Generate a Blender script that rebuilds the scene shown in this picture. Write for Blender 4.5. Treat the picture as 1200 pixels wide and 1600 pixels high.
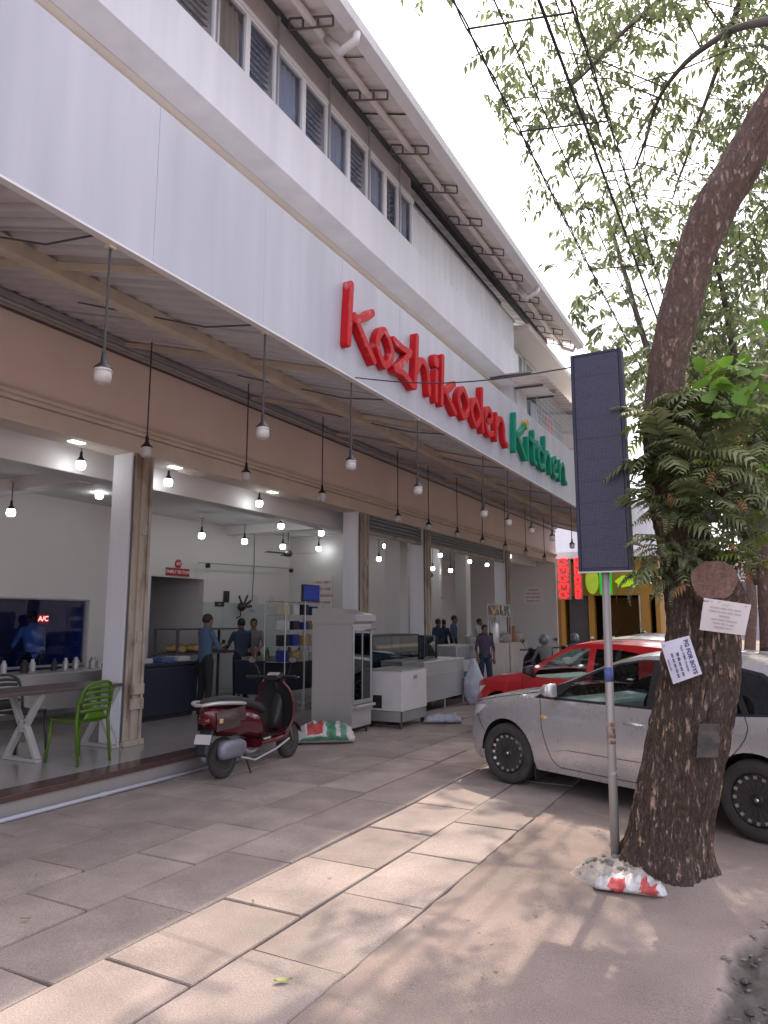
import bpy, bmesh, math, random
from math import radians as R, sin, cos, pi, sqrt, atan2
from mathutils import Vector as V, Matrix as M4, noise as NZ
from mathutils.geometry import delaunay_2d_cdt
for o in list(bpy.data.objects): bpy.data.objects.remove(o)
S = bpy.context.scene
C = S.collection
rnd = random.Random(7)
# ---------------------------------------------------------------- camera
EYE = V((0, 0, 1.68)); PITCH = R(8.506); YAW = R(28.058)
cam = bpy.data.cameras.new('camera'); camo = bpy.data.objects.new('camera', cam); C.objects.link(camo)
camo.location = EYE; camo.rotation_euler = (pi/2 + PITCH, 0, YAW)
cam.sensor_fit = 'VERTICAL'; cam.sensor_height = 36; cam.sensor_width = 27; cam.lens = 1130/1600*36
cam.clip_start = 0.05; cam.clip_end = 2000
S.camera = camo
# ---------------------------------------------------------------- sky, sun, exposure
SUN_EL = R(55.5); SUN_AZ = R(-1.0)          # azimuth from +Y towards +X
w = bpy.data.worlds.new('World'); S.world = w; w.use_nodes = True
nt = w.node_tree; bg = nt.nodes['Background']
sk = nt.nodes.new('ShaderNodeTexSky'); sk.sky_type = 'NISHITA'; sk.sun_disc = False
sk.sun_elevation = SUN_EL; sk.sun_rotation = SUN_AZ; sk.altitude = 10
sk.air_density = 1.0; sk.dust_density = 6.0; sk.ozone_density = 1.0
hz = nt.nodes.new('ShaderNodeMix'); hz.data_type = 'RGBA'; hz.inputs[0].default_value = 0.55
nt.links.new(sk.outputs[0], hz.inputs[6]); hz.inputs[7].default_value = (8.2, 7.9, 8.9, 1)
nt.links.new(hz.outputs[2], bg.inputs[0]); bg.inputs[1].default_value = 0.15
sl = bpy.data.lights.new('sun', 'SUN'); sl.energy = 2.0; sl.angle = R(0.55); sl.color = (1, 0.86, 0.72)
slo = bpy.data.objects.new('sun', sl); C.objects.link(slo)
sd = V((sin(SUN_AZ)*cos(SUN_EL), cos(SUN_AZ)*cos(SUN_EL), sin(SUN_EL)))
slo.rotation_euler = sd.to_track_quat('Z', 'Y').to_euler(); slo.location = (0, 20, 30)
S.view_settings.view_transform = 'Standard'; S.view_settings.look = 'None'
S.view_settings.gamma = 1; S.view_settings.use_curve_mapping = False
S.view_settings.exposure = 0.97
S.render.engine = 'CYCLES'
S.cycles.sample_clamp_indirect = 3.0; S.cycles.max_bounces = 7; S.cycles.transparent_max_bounces = 12

# ---------------------------------------------------------------- survey helpers: sight line to a plane of the place
_cy, _sy, _cp, _sp = cos(YAW), sin(YAW), cos(PITCH), sin(PITCH)
FW = V((-_sy*_cp, _cy*_cp, _sp)); RT = V((_cy, _sy, 0)); UP = RT.cross(FW)
def ray(x, y): return RT*((x-600)/1130) + UP*((800-y)/1130) + FW
def gx(x, y, X): d = ray(x, y); return EYE + d*(X/d.x)
def gy(x, y, Y): d = ray(x, y); return EYE + d*(Y/d.y)
def gz(x, y, Z=0.0): d = ray(x, y); return EYE + d*((Z-EYE.z)/d.z)
def tile(r, a, b): return a+(b-a)*r

# ---------------------------------------------------------------- mesh builder
class MB:
    def __init__(s): s.v = []; s.f = []; s.mi = []; s.cur = 0
    def add(s, vs, fs):
        n = len(s.v); s.v += [tuple(p) for p in vs]; s.f += [tuple(i+n for i in f) for f in fs]; s.mi += [s.cur]*len(fs); return s
    def box(s, x0, x1, y0, y1, z0, z1):
        return s.add([(x0,y0,z0),(x1,y0,z0),(x1,y1,z0),(x0,y1,z0),(x0,y0,z1),(x1,y0,z1),(x1,y1,z1),(x0,y1,z1)],
                     [(3,2,1,0),(4,5,6,7),(0,1,5,4),(1,2,6,5),(2,3,7,6),(3,0,4,7)])
    def cbox(s, c, d, rot=None):
        hx, hy, hz_ = d[0]/2, d[1]/2, d[2]/2
        ps = [V((a*hx, b*hy, e*hz_)) for e in (-1,1) for a, b in ((-1,-1),(1,-1),(1,1),(-1,1))]
        if rot is not None: ps = [rot @ p for p in ps]
        c = V(c)
        return s.add([p+c for p in ps], [(3,2,1,0),(4,5,6,7),(0,1,5,4),(1,2,6,5),(2,3,7,6),(3,0,4,7)])
    def bar(s, a, b, wd, ht=None, upv=(0,0,1)):
        a = V(a); b = V(b); d = (b-a); L = d.length; d.normalize(); u = V(upv)
        if abs(d.dot(u)) > .98: u = V((1,0,0))
        sd_ = d.cross(u).normalized(); u = sd_.cross(d); ht = ht or wd
        rot = M4((sd_, d, u)).transposed()
        return s.cbox((a+b)/2, (wd, L, ht), rot)
    def tube(s, pts, r, n=8, caps=True, closed=False):
        pts = [V(p) for p in pts]; k = len(pts)
        rs = r if isinstance(r, (list, tuple)) else [r]*k
        vs = []; prev = None
        for i, p in enumerate(pts):
            if closed: t = pts[(i+1) % k]-pts[i-1]
            else: t = pts[min(i+1, k-1)]-pts[max(i-1, 0)]
            t.normalize()
            if prev is None:
                u = V((0,0,1)) if abs(t.z) < .9 else V((1,0,0)); prev = t.cross(u).normalized()
            prev = (prev - t*prev.dot(t)).normalized(); b = t.cross(prev)
            for j in range(n):
                a = 2*pi*j/n; vs.append(p+(prev*cos(a)+b*sin(a))*rs[i])
        fs = []
        for i in range(k if closed else k-1):
            i2 = (i+1) % k
            for j in range(n): fs.append((i*n+j, i*n+(j+1) % n, i2*n+(j+1) % n, i2*n+j))
        if caps and not closed: fs += [tuple(range(n-1,-1,-1)), tuple((k-1)*n+j for j in range(n))]
        return s.add(vs, fs)
    def lathe(s, prof, n=16, c=(0,0,0), rot=None):
        vs = []; c = V(c)
        for r, z in prof:
            for j in range(n):
                p = V((r*cos(2*pi*j/n), r*sin(2*pi*j/n), z))
                vs.append((rot @ p if rot is not None else p)+c)
        fs = [(i*n+j, i*n+(j+1) % n, (i+1)*n+(j+1) % n, (i+1)*n+j) for i in range(len(prof)-1) for j in range(n)]
        if prof[0][0] > 1e-5: fs.append(tuple(range(n-1,-1,-1)))
        if prof[-1][0] > 1e-5: fs.append(tuple((len(prof)-1)*n+j for j in range(n)))
        return s.add(vs, fs)
    def grid(s, fn, nu, nv, flip=False):
        vs = [fn(i/(nu-1), j/(nv-1)) for i in range(nu) for j in range(nv)]
        fs = [(i*nv+j, (i+1)*nv+j, (i+1)*nv+j+1, i*nv+j+1) for i in range(nu-1) for j in range(nv-1)]
        if flip: fs = [f[::-1] for f in fs]
        return s.add(vs, fs)
    def prism(s, poly, a, b, fr):      # poly (u,v) extruded w=a..b, fr maps (u,v,w)->xyz
        n = len(poly)
        return s.add([fr(u, v, a) for u, v in poly]+[fr(u, v, b) for u, v in poly],
              [tuple(range(n-1,-1,-1)), tuple(range(n, 2*n))]+[(i, (i+1) % n, n+(i+1) % n, n+i) for i in range(n)])
    def loft(s, rings, caps=True):
        n = len(rings[0]); k = len(rings)
        fs = [(i*n+j, i*n+(j+1) % n, (i+1)*n+(j+1) % n, (i+1)*n+j) for i in range(k-1) for j in range(n)]
        if caps: fs += [tuple(range(n-1,-1,-1)), tuple((k-1)*n+j for j in range(n))]
        return s.add([p for r_ in rings for p in r_], fs)
    def blob(s, c, r, n=10, m=6, amp=0, sc=3, seed=0):
        def fn(u, v):
            a = 2*pi*u; b = pi*v-pi/2
            d = V((cos(a)*cos(b), sin(a)*cos(b), sin(b)))
            k = 1+amp*NZ.noise(d*sc+V((seed*7.3, seed*3.1, 0)))
            return V(c)+V((d.x*r[0], d.y*r[1], d.z*r[2]))*k
        return s.grid(fn, n+1, m+1)
    def mesh(s, name, mats, smooth=False):
        me = bpy.data.meshes.new(name); me.from_pydata(s.v, [], s.f)
        for m in (mats if isinstance(mats, (list, tuple)) else [mats]): me.materials.append(m)
        if any(s.mi): me.polygons.foreach_set('material_index', s.mi)
        if smooth:
            me.polygons.foreach_set('use_smooth', [True]*len(me.polygons))
        me.validate(); me.update(); return me
    def build(s, name, mats, parent=None, smooth=False, bevel=0, seg=2, weld=False, auto=None, **k):
        if auto: smooth = True
        me = s.mesh(name, mats, smooth)
        if weld:
            bm = bmesh.new(); bm.from_mesh(me); bmesh.ops.remove_doubles(bm, verts=bm.verts, dist=1e-4)
            bmesh.ops.recalc_face_normals(bm, faces=bm.faces); bm.to_mesh(me); bm.free()
        if auto: me.set_sharp_from_angle(angle=R(auto))
        return put(name, me, parent, bevel, seg, **k)
def put(name, me, parent=None, bevel=0, seg=2, label=None, cat=None, group=None, kind=None, loc=None, rotz=None, rot=None):
    o = bpy.data.objects.new(name, me); C.objects.link(o)
    if parent is not None:
        o.parent = parent
        if parent.get('_w'): o.location = -parent.location
    if loc is not None: o.location = loc
    if rotz is not None: o.rotation_euler = (0, 0, rotz)
    if rot is not None: o.rotation_euler = rot
    if bevel:
        b = o.modifiers.new('bevel', 'BEVEL'); b.width = bevel; b.segments = seg; b.limit_method = 'ANGLE'; b.angle_limit = R(40)
        b.harden_normals = False
    tag(o, label, cat, group, kind); return o
def tag(o, label=None, cat=None, group=None, kind=None):
    if label: o['label'] = label
    if cat: o['category'] = cat
    if group: o['group'] = group
    if kind: o['kind'] = kind
    return o
def thing(name, label, cat, loc=(0,0,0), rotz=0, group=None, world=False):
    o = bpy.data.objects.new(name, None); C.objects.link(o); o.location = loc; o.rotation_euler = (0,0,rotz)
    o.empty_display_size = .1
    if world: o['_w'] = 1
    return tag(o, label, cat, group)
def dup(o, loc, rotz=None, label=None, group=None):
    def cp(a, par):
        c = a.copy(); C.objects.link(c); c.parent = par
        for ch in a.children: cp(ch, c)
        return c
    r = cp(o, None); r.location = loc
    if rotz is not None: r.rotation_euler = (0,0,rotz)
    return tag(r, label, None, group)
def spline(pts, n=6, closed=False):
    P = [V(p) for p in pts]; k = len(P); out = []
    for i in range(k if closed else k-1):
        if closed: a, b, c, d = P[i-1], P[i], P[(i+1) % k], P[(i+2) % k]
        else: a, b, c, d = P[max(i-1,0)], P[i], P[i+1], P[min(i+2,k-1)]
        for j in range(n):
            t = j/n
            out.append(.5*((2*b)+(c-a)*t+(2*a-5*b+4*c-d)*t*t+(3*b-a-3*c+d)*t*t*t))
    if not closed: out.append(P[-1])
    return out
def lerp_tab(tab, x):
    if x <= tab[0][0]: return tab[0][1]
    for (a, p), (b, q) in zip(tab, tab[1:]):
        if x <= b: return p+(q-p)*(x-a)/(b-a)
    return tab[-1][1]
def smooth_tab(tab, x):     # catmull-rom over a table
    if x <= tab[0][0]: return tab[0][1]
    if x >= tab[-1][0]: return tab[-1][1]
    for i in range(len(tab)-1):
        a, p = tab[i]; b, q = tab[i+1]
        if x <= b:
            t = (x-a)/(b-a); h = b-a
            m0 = (q-tab[i-1][1])/(b-tab[i-1][0]) if i else (q-p)/h
            m1 = (tab[i+2][1]-p)/(tab[i+2][0]-a) if i+2 < len(tab) else (q-p)/h
            return (2*t**3-3*t*t+1)*p+(t**3-2*t*t+t)*h*m0+(-2*t**3+3*t*t)*q+(t**3-t*t)*h*m1

# ---------------------------------------------------------------- materials
MATS = {}
def mat(name, col, rough=.6, metal=0, col2=None, sc=6, amt=.5, bump=0, bsc=40, coord='obj', det=5, spec=None,
        coat=0, trans=0, alpha=1, emit=None, est=0, stretch=None, rand=0, sharp=None, ior=1.45, rvar=0, sub=0):
    m = bpy.data.materials.new(name); m.use_nodes = True; n = m.node_tree; b = n.nodes['Principled BSDF']; L = n.links.new
    c4 = lambda c: (c[0], c[1], c[2], 1)
    b.inputs['Base Color'].default_value = c4(col); b.inputs['Roughness'].default_value = rough; b.inputs['Metallic'].default_value = metal
    if spec is not None: b.inputs['Specular IOR Level'].default_value = spec
    if coat: b.inputs['Coat Weight'].default_value = coat; b.inputs['Coat Roughness'].default_value = .04
    if trans: b.inputs['Transmission Weight'].default_value = trans; b.inputs['IOR'].default_value = ior
    if alpha < 1: b.inputs['Alpha'].default_value = alpha
    if emit: b.inputs['Emission Color'].default_value = c4(emit); b.inputs['Emission Strength'].default_value = est
    vec = None
    if col2 is not None or bump or rvar:
        if coord == 'obj': tc = n.nodes.new('ShaderNodeTexCoord'); vec = tc.outputs['Object']
        else: g = n.nodes.new('ShaderNodeNewGeometry'); vec = g.outputs['Position']
        if rand:
            oi = n.nodes.new('ShaderNodeObjectInfo'); va = n.nodes.new('ShaderNodeVectorMath'); va.operation = 'MULTIPLY_ADD'
            L(oi.outputs['Random'], va.inputs[0]); va.inputs[1].default_value = (37, 61, 17); L(vec, va.inputs[2]); vec = va.outputs[0]
        if stretch:
            mp = n.nodes.new('ShaderNodeMapping'); mp.inputs['Scale'].default_value = stretch; L(vec, mp.inputs[0]); vec = mp.outputs[0]
    def noise_(s_, d_=det, rg=.55):
        t = n.nodes.new('ShaderNodeTexNoise'); t.inputs['Scale'].default_value = s_; t.inputs['Detail'].default_value = d_; t.inputs['Roughness'].default_value = rg
        L(vec, t.inputs['Vector']); return t.outputs['Fac']
    if col2 is not None:
        f = noise_(sc); mr = n.nodes.new('ShaderNodeMapRange'); lo, hi = sharp or (.3, .7)
        mr.inputs[1].default_value = lo; mr.inputs[2].default_value = hi; mr.inputs[4].default_value = amt
        L(f, mr.inputs[0])
        mx = n.nodes.new('ShaderNodeMix'); mx.data_type = 'RGBA'; L(mr.outputs[0], mx.inputs[0])
        mx.inputs[6].default_value = c4(col); mx.inputs[7].default_value = c4(col2); out = mx.outputs[2]
        if rand:
            hs = n.nodes.new('ShaderNodeHueSaturation'); mr2 = n.nodes.new('ShaderNodeMapRange')
            mr2.inputs[3].default_value = 1-rand; mr2.inputs[4].default_value = 1+rand
            L(oi.outputs['Random'], mr2.inputs[0]); L(mr2.outputs[0], hs.inputs['Value']); L(out, hs.inputs['Color']); out = hs.outputs[0]
        L(out, b.inputs['Base Color'])
    if rvar:
        f = noise_(sc*1.7); mr = n.nodes.new('ShaderNodeMapRange'); mr.inputs[1].default_value = .3; mr.inputs[2].default_value = .7
        mr.inputs[3].default_value = max(0, rough-rvar); mr.inputs[4].default_value = min(1, rough+rvar); L(f, mr.inputs[0]); L(mr.outputs[0], b.inputs['Roughness'])
    if bump:
        f = noise_(bsc, 6, .6); bp = n.nodes.new('ShaderNodeBump'); bp.inputs['Strength'].default_value = 1; bp.inputs['Distance'].default_value = bump
        L(f, bp.inputs['Height']); L(bp.outputs[0], b.inputs['Normal'])
    MATS[name] = m; return m
def nodes_of(m): return m.node_tree.nodes, m.node_tree.links.new
def glassmat(name, tint, refl=.9, rough=.02, ior=1.5):
    m = bpy.data.materials.new(name); m.use_nodes = True; n = m.node_tree.nodes; L = m.node_tree.links.new
    n.remove(n['Principled BSDF']); out = n['Material Output']
    tr = n.new('ShaderNodeBsdfTransparent'); tr.inputs[0].default_value = (*tint, 1)
    gl = n.new('ShaderNodeBsdfGlossy'); gl.inputs['Roughness'].default_value = rough; gl.inputs[0].default_value = (refl, refl, refl, 1)
    lw = n.new('ShaderNodeLayerWeight'); pw = n.new('ShaderNodeMath'); pw.operation = 'POWER'; pw.inputs[1].default_value = 4.5; L(lw.outputs['Facing'], pw.inputs[0]); f0 = ((ior-1)/(ior+1))**2
    fr = n.new('ShaderNodeMapRange'); fr.inputs[3].default_value = f0; fr.inputs[4].default_value = .95; L(pw.outputs[0], fr.inputs[0]); lw.inputs[0].default_value = .5; mx = n.new('ShaderNodeMixShader')
    L(fr.outputs[0], mx.inputs[0]); L(tr.outputs[0], mx.inputs[1]); L(gl.outputs[0], mx.inputs[2]); L(mx.outputs[0], out.inputs[0])
    MATS[name] = m; return m

def speckle(m, scale, lo, hi, det=3, st=None):      # grain multiplied over the base colour
    n, L = nodes_of(m); b = n['Principled BSDF']; g = n.new('ShaderNodeNewGeometry'); v = g.outputs['Position']
    if st: mp = n.new('ShaderNodeMapping'); mp.inputs['Scale'].default_value = st; L(v, mp.inputs[0]); v = mp.outputs[0]
    t = n.new('ShaderNodeTexNoise'); t.inputs['Scale'].default_value = scale; t.inputs['Detail'].default_value = det; L(v, t.inputs['Vector'])
    mr = n.new('ShaderNodeMapRange'); mr.inputs[1].default_value = .34; mr.inputs[2].default_value = .68; mr.inputs[3].default_value = lo; mr.inputs[4].default_value = hi; L(t.outputs['Fac'], mr.inputs[0])
    mu = n.new('ShaderNodeMix'); mu.data_type = 'RGBA'; mu.blend_type = 'MULTIPLY'; mu.inputs[0].default_value = 1
    old = b.inputs['Base Color'].links[0].from_socket; L(old, mu.inputs[6]); L(mr.outputs[0], mu.inputs[7]); L(mu.outputs[2], b.inputs['Base Color']); return m
# ================================================================ GROUND
m_ground = mat('dusty_ground', (.33,.255,.21), .92, col2=(.2,.155,.13), sc=.35, amt=.8, bump=.006, bsc=60, coord='pos')
m_slab = mat('granite_slab', (.46,.375,.33), .8, col2=(.35,.295,.268), sc=1.6, amt=.75, bump=.0022, bsc=140, coord='obj', rand=.13, rvar=.1)
speckle(m_slab, 120, .74, 1.16); speckle(m_slab, 2.2, .78, 1.1, 6); speckle(m_slab, .7, .86, 1.06, 4)
m_joint = mat('joint_dirt', (.07,.055,.045), .95, col2=(.14,.11,.085), sc=5, bump=.006, bsc=40, coord='pos')
m_asph = mat('asphalt', (.055,.055,.058), .9, col2=(.09,.085,.08), sc=2, bump=.004, bsc=120, coord='pos')
m_stone = mat('rubble_stone', (.34,.29,.25), .85, col2=(.2,.18,.165), sc=9, bump=.004, bsc=50)

def gnd(name, x0, x1, y0, y1, z, m, n=2, k=2): 
    return MB().grid(lambda u, v: (x0+(x1-x0)*u, y0+(y1-y0)*v, z), n, k).build(name, m, kind='structure')
gnd('ground', -400, 400, -400, 400, -.09, m_ground)
gnd('road', 2.6, 9.5, -60, 260, -.075, m_asph)
# worn concrete verge with a broken edge and a wet ditch: fine sheet with real relief
mv = mat('worn_concrete', (.39,.305,.262), .9, col2=(.27,.22,.195), sc=1.3, amt=.8, bump=.004, bsc=90, coord='pos')
n_, L_ = nodes_of(mv)   # lay fine aggregate and dark damp ditch soil on top
b_ = n_['Principled BSDF']
old = b_.inputs['Base Color'].links[0].from_socket
g_ = n_.new('ShaderNodeNewGeometry')
vo = n_.new('ShaderNodeTexNoise'); vo.inputs['Scale'].default_value = 160; vo.inputs['Detail'].default_value = 3; L_(g_.outputs['Position'], vo.inputs['Vector'])
mr_ = n_.new('ShaderNodeMapRange'); mr_.inputs[1].default_value = .35; mr_.inputs[2].default_value = .7; mr_.inputs[3].default_value = .72; mr_.inputs[4].default_value = 1.2
L_(vo.outputs['Fac'], mr_.inputs[0])
mu = n_.new('ShaderNodeMix'); mu.data_type = 'RGBA'; mu.blend_type = 'MULTIPLY'; mu.inputs[0].default_value = 1
L_(old, mu.inputs[6]); L_(mr_.outputs[0], mu.inputs[7])
at_ = n_.new('ShaderNodeAttribute'); at_.attribute_name = 'damp'
md = n_.new('ShaderNodeMix'); md.data_type = 'RGBA'; L_(at_.outputs['Fac'], md.inputs[0]); L_(mu.outputs[2], md.inputs[6]); md.inputs[7].default_value = (.05,.045,.042,1)
L_(md.outputs[2], b_.inputs['Base Color'])
rr = n_.new('ShaderNodeMapRange'); rr.inputs[3].default_value = .9; rr.inputs[4].default_value = .45; L_(at_.outputs['Fac'], rr.inputs[0]); L_(rr.outputs[0], b_.inputs['Roughness'])
def ditch(x, y):   # 0 on the verge .. 1 in the ditch
    e = -.33+.05*NZ.noise(V((3, y*2.3, 1)))+.04*NZ.noise(V((x*9, y*13, 4)))+.02*NZ.noise(V((x*25, y*31, 7)))+max(0, y-4.2)**2*.55
    return max(0, min(1, (x-e)/.03)), e
def crack(x, y):   # open crack running from the slabs to the tree
    yc = 6.35-.42*(x+1.75)+.05*NZ.noise(V((x*7, 2, 0)))
    d = abs(y-yc); k = max(0, 1-d/.018) if -1.75 < x < -1.0 else 0
    return k
def verge(x, y):
    z = -.004+.010*NZ.noise(V((x*1.3, y*1.3, 0)))+.004*NZ.noise(V((x*6, y*6, 3)))-.0015
    dd, e = ditch(x, y)
    z -= dd*(.05+.04*NZ.noise(V((x*9, y*9, 8)))+.03*NZ.noise(V((x*23, y*23, 2))))
    z -= .02*crack(x, y)
    r_ = sqrt((x+.72)**2+(y-5.42)**2)           # soil heaped round the trunk
    z += .05*max(0, 1-(r_-.25)/.35)**2 if r_ > .25 else .05
    return z
xs = [-1.93+i*.03 for i in range(int(2.0/.03))]+[.1+i*.25 for i in range(12)]
ys = [1.4+i*.035 for i in range(int(5.9/.035))]+[7.3+i*.4 for i in range(70)]
vs = []; dm = []
for x in xs:
    for y in ys:
        xx = x+(.012*NZ.noise(V((1, y*5, 0))) if x == xs[0] else 0)
        vs.append((xx, y, verge(xx, y))); dm.append(min(1, ditch(x, y)[0]*.9+crack(x, y)*.7))
ny = len(ys)
me = bpy.data.meshes.new('verge'); me.from_pydata(vs, [], [(i*ny+j, (i+1)*ny+j, (i+1)*ny+j+1, i*ny+j+1) for i in range(len(xs)-1) for j in range(ny-1)])
me.attributes.new('damp', 'FLOAT', 'POINT').data.foreach_set('value', dm)
me.polygons.foreach_set('use_smooth', [True]*len(me.polygons)); me.materials.append(mv)
put('verge', me, kind='structure')
# pavement: every slab an own piece on a dirt bed
pav = MB().grid(lambda u, v: (-7.2+5.28*u, -1+34*v, -.028), 30, 60).build('pavement', m_joint, kind='structure')
rows = [(-1.935,-2.5), (-2.507,-3.085), (-3.092,-3.66), (-3.667,-4.24), (-4.247,-4.82), (-4.827,-5.38), (-5.386,-5.83)]
offs = [3.30, 2.86, 3.42, 3.05, 3.5, 2.95, 3.3]
slab_cache = []
def slab_mesh(wd, ln, seed):
    b = bmesh.new(); r_ = random.Random(seed)
    j = lambda a: r_.uniform(-a, a)
    co = [(-wd/2+j(.007), -ln/2+j(.009)), (wd/2+j(.007), -ln/2+j(.009)), (wd/2+j(.007), ln/2+j(.009)), (-wd/2+j(.007), ln/2+j(.009))]
    mb = MB(); mb.prism(co, -.04, 0, lambda u, v, q: (u, v, q)); me = mb.mesh('slab', m_slab)
    b.from_mesh(me); bmesh.ops.bevel(b, geom=[e for e in b.edges if e.verts[0].co.z > -.01 and e.verts[1].co.z > -.01], offset=.004, segments=2, affect='EDGES'); b.to_mesh(me); b.free(); return me
for i, ((xa, xb), o0) in enumerate(zip(rows, offs)):
    wd = xa-xb-.010; y = o0-4*.915
    while y < (27 if i > 2 else 14):
        ln = .9+rnd.uniform(-.08, .08) if i > 1 or y > 7 else .9
        if i > 2: ln = rnd.choice([.6, .9, .9, 1.1])
        me = slab_mesh(wd, ln-.013, rnd.random())
        o = put('slab', me, pav, loc=((xa+xb)/2, y+ln/2, rnd.uniform(-.007, .005)))
        t = .006 if i < 3 else .009
        o.rotation_euler = (rnd.uniform(-t, t)*.8, rnd.uniform(-t, t), rnd.uniform(-.004, .004))
        y += ln
speckle(mv, .9, .7, 1.12, 6)
# fallen leaves, pebbles, small litter
m_dry = mat('dry_leaf', (.3,.27,.1), .7, col2=(.16,.12,.05), sc=20)
def fallen_leaf(p, L, rz, lab, m=m_dry):
    mb = MB()
    mb.grid(lambda u, v: ((u-.5)*L, (v-.5)*L*.42*sin(pi*min(1, u*1.05+.02))**.8, .012+.02*L/.1*(abs(v-.5)*.9+(u-.5)**2)), 9, 5)
    mb.build('fallen_leaf', m, smooth=True, loc=p, rotz=rz, label=lab, cat='leaf', group='leaves fallen on the pavement')
p = gz(442,1537); fallen_leaf((p.x,p.y,.0), .085, .7, 'yellow green curled leaf lying on the sunlit corner slab', mat('green_leaf_fallen', (.34,.36,.13), .6))
for q, L, lab in (((395,1413),.05,'small dark dry leaf on the sunlit slabs'), ((40,1440),.06,'pale dry leaf lying on the shaded slabs'), ((755,1527),.03,'tiny black dry leaf on the concrete verge'), ((440,1334),.035,'tiny pale scrap leaf beside the edge of the building shadow')):
    p = gz(*q); fallen_leaf((p.x,p.y,.002), L, rnd.uniform(0, 6), lab)
mbs = [MB().blob((0,0,0), (1,1,.6), 7, 4, .6, 1.5, k).mesh('stone', m_stone) for k in range(5)]
for k in range(34):     # broken concrete along the ditch edge, loose stones near the tree
    if k < 18: y = rnd.uniform(3.3, 4.9); x = ditch(0, y)[1]+rnd.gauss(.03, .03); s_ = rnd.uniform(.008, .034)
    else: x = rnd.uniform(-1.6, -.1); y = rnd.uniform(4.3, 6.6); s_ = rnd.uniform(.005, .014)
    o = put('loose_stone', mbs[k % 5], loc=(x, y, verge(x, y)+s_*.25), rotz=rnd.uniform(0, 6), group='loose stones on the verge', cat='stone',
            label='chunk of broken concrete along the wet ditch edge' if k < 18 else 'small pebble lying on the concrete verge')
    o.scale = (s_*rnd.uniform(.8,1.6), s_*rnd.uniform(.7,1.1), s_*.7)

m_wet = mat('wet_stone', (.07,.062,.058), .4, col2=(.13,.115,.105), sc=12)
mbw = [MB().blob((0,0,0), (1,.9,.6), 7, 4, .7, 1.6, k+20).mesh('wet_stone', m_wet) for k in range(4)]
for k in range(90):
    y = rnd.uniform(2.9, 4.8); x = ditch(0, y)[1]+rnd.uniform(.02, .4); s_ = rnd.uniform(.007, .028)
    o = put('wet_stone', mbw[k % 4], loc=(x, y, verge(x, y)+s_*.15), rotz=rnd.uniform(0, 6), group='wet stones in the ditch', cat='stone', label='dark wet stone lying in the ditch beyond the broken verge'); o.scale = (s_*rnd.uniform(.8,1.5), s_, s_*.8)
# ================================================================ RESTAURANT BUILDING
m_white = mat('white_plaster', (.82,.82,.87), .65, col2=(.72,.715,.755), sc=1.1, amt=.5, bump=.0015, bsc=25, coord='pos', stretch=(1,1,.22))
m_fascia = mat('fascia_panel', (.55,.56,.635), .38, col2=(.49,.497,.56), sc=.8, amt=.55, bump=.004, bsc=1.6, coord='pos', stretch=(1,1,.3))
speckle(m_fascia, 4, .89, 1.03, 7, (1,1,.07)); speckle(m_fascia, 1.1, .9, 1.03, 5, (1,1,.25))
speckle(m_white, 4, .92, 1.03, 6, (1,1,.1))
m_soffit = mat('cream_soffit', (.82,.76,.68), .8, col2=(.74,.66,.57), sc=1.5, coord='pos')
m_pink = mat('pink_plaster', (.92,.75,.68), .5, col2=(.80,.63,.56), sc=.9, amt=.8, bump=.002, bsc=14, coord='pos')
m_beige = mat('beige_plaster', (.74,.63,.54), .7, col2=(.58,.48,.41), sc=2.2, amt=.7, bump=.002, bsc=22, coord='pos')
m_intw = mat('interior_wall', (.68,.655,.64), .45, col2=(.6,.575,.56), sc=.7, amt=.6, bump=.0008, bsc=20, coord='pos')
m_ceil = mat('ceiling_paint', (.74,.72,.71), .7, col2=(.66,.63,.61), sc=.8, coord='pos')
m_sheet = mat('roof_sheet', (.64,.64,.68), .45, .1, col2=(.5,.48,.49), sc=1.6, amt=.7, coord='pos')
m_roofw = mat('roof_sheet_pale', (.86,.81,.77), .55, col2=(.78,.71,.66), sc=1.4, coord='pos')
m_steelb = mat('beige_steel', (.68,.59,.48), .55, .1, col2=(.4,.32,.25), sc=4, coord='pos')
m_dark = mat('dark_steel', (.08,.085,.1), .5, .3, col2=(.14,.13,.13), sc=6, coord='pos')
m_galv = mat('galvanised', (.5,.5,.52), .42, .7, col2=(.36,.36,.38), sc=6, coord='pos')
m_rust = mat('painted_channel', (.44,.38,.31), .6, .1, col2=(.2,.12,.08), sc=5, amt=.8, sharp=(.5,.68), coord='pos', stretch=(1,1,.4), bump=.001, bsc=40)
m_floor = mat('glossy_floor_tile', (.40,.37,.36), .12, col2=(.32,.3,.29), sc=2.5, coord='pos', rvar=.06)
m_step = mat('red_granite_edge', (.085,.045,.042), .2, col2=(.13,.07,.06), sc=14, coord='pos')
m_riser = mat('grey_riser', (.33,.3,.29), .45, col2=(.24,.22,.21), sc=3, coord='pos', stretch=(1,1,.4))
m_alu = mat('white_window_frame', (.78,.78,.8), .4, col2=(.66,.65,.66), sc=4, coord='pos')
m_glass = glassmat('window_glass', (.8,.84,.9), .8, .02, 1.22)
m_curt = mat('curtain', (.62,.6,.66), .9, col2=(.5,.46,.44), sc=3, coord='pos', stretch=(1,1,.1))
m_curt2 = mat('brown_curtain', (.62,.47,.32), .9, col2=(.4,.28,.17), sc=3, coord='pos', stretch=(1,1,.1))
m_pvc = mat('grey_pvc', (.5,.52,.58), .4, col2=(.4,.42,.47), sc=3, coord='pos')
m_blue = mat('shade_net', (.16,.17,.26), .8, col2=(.2,.2,.28), sc=3, coord='pos')
BX = -6.9; FX = -3.5; Y0 = -3.0; Y1 = 26.3
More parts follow.
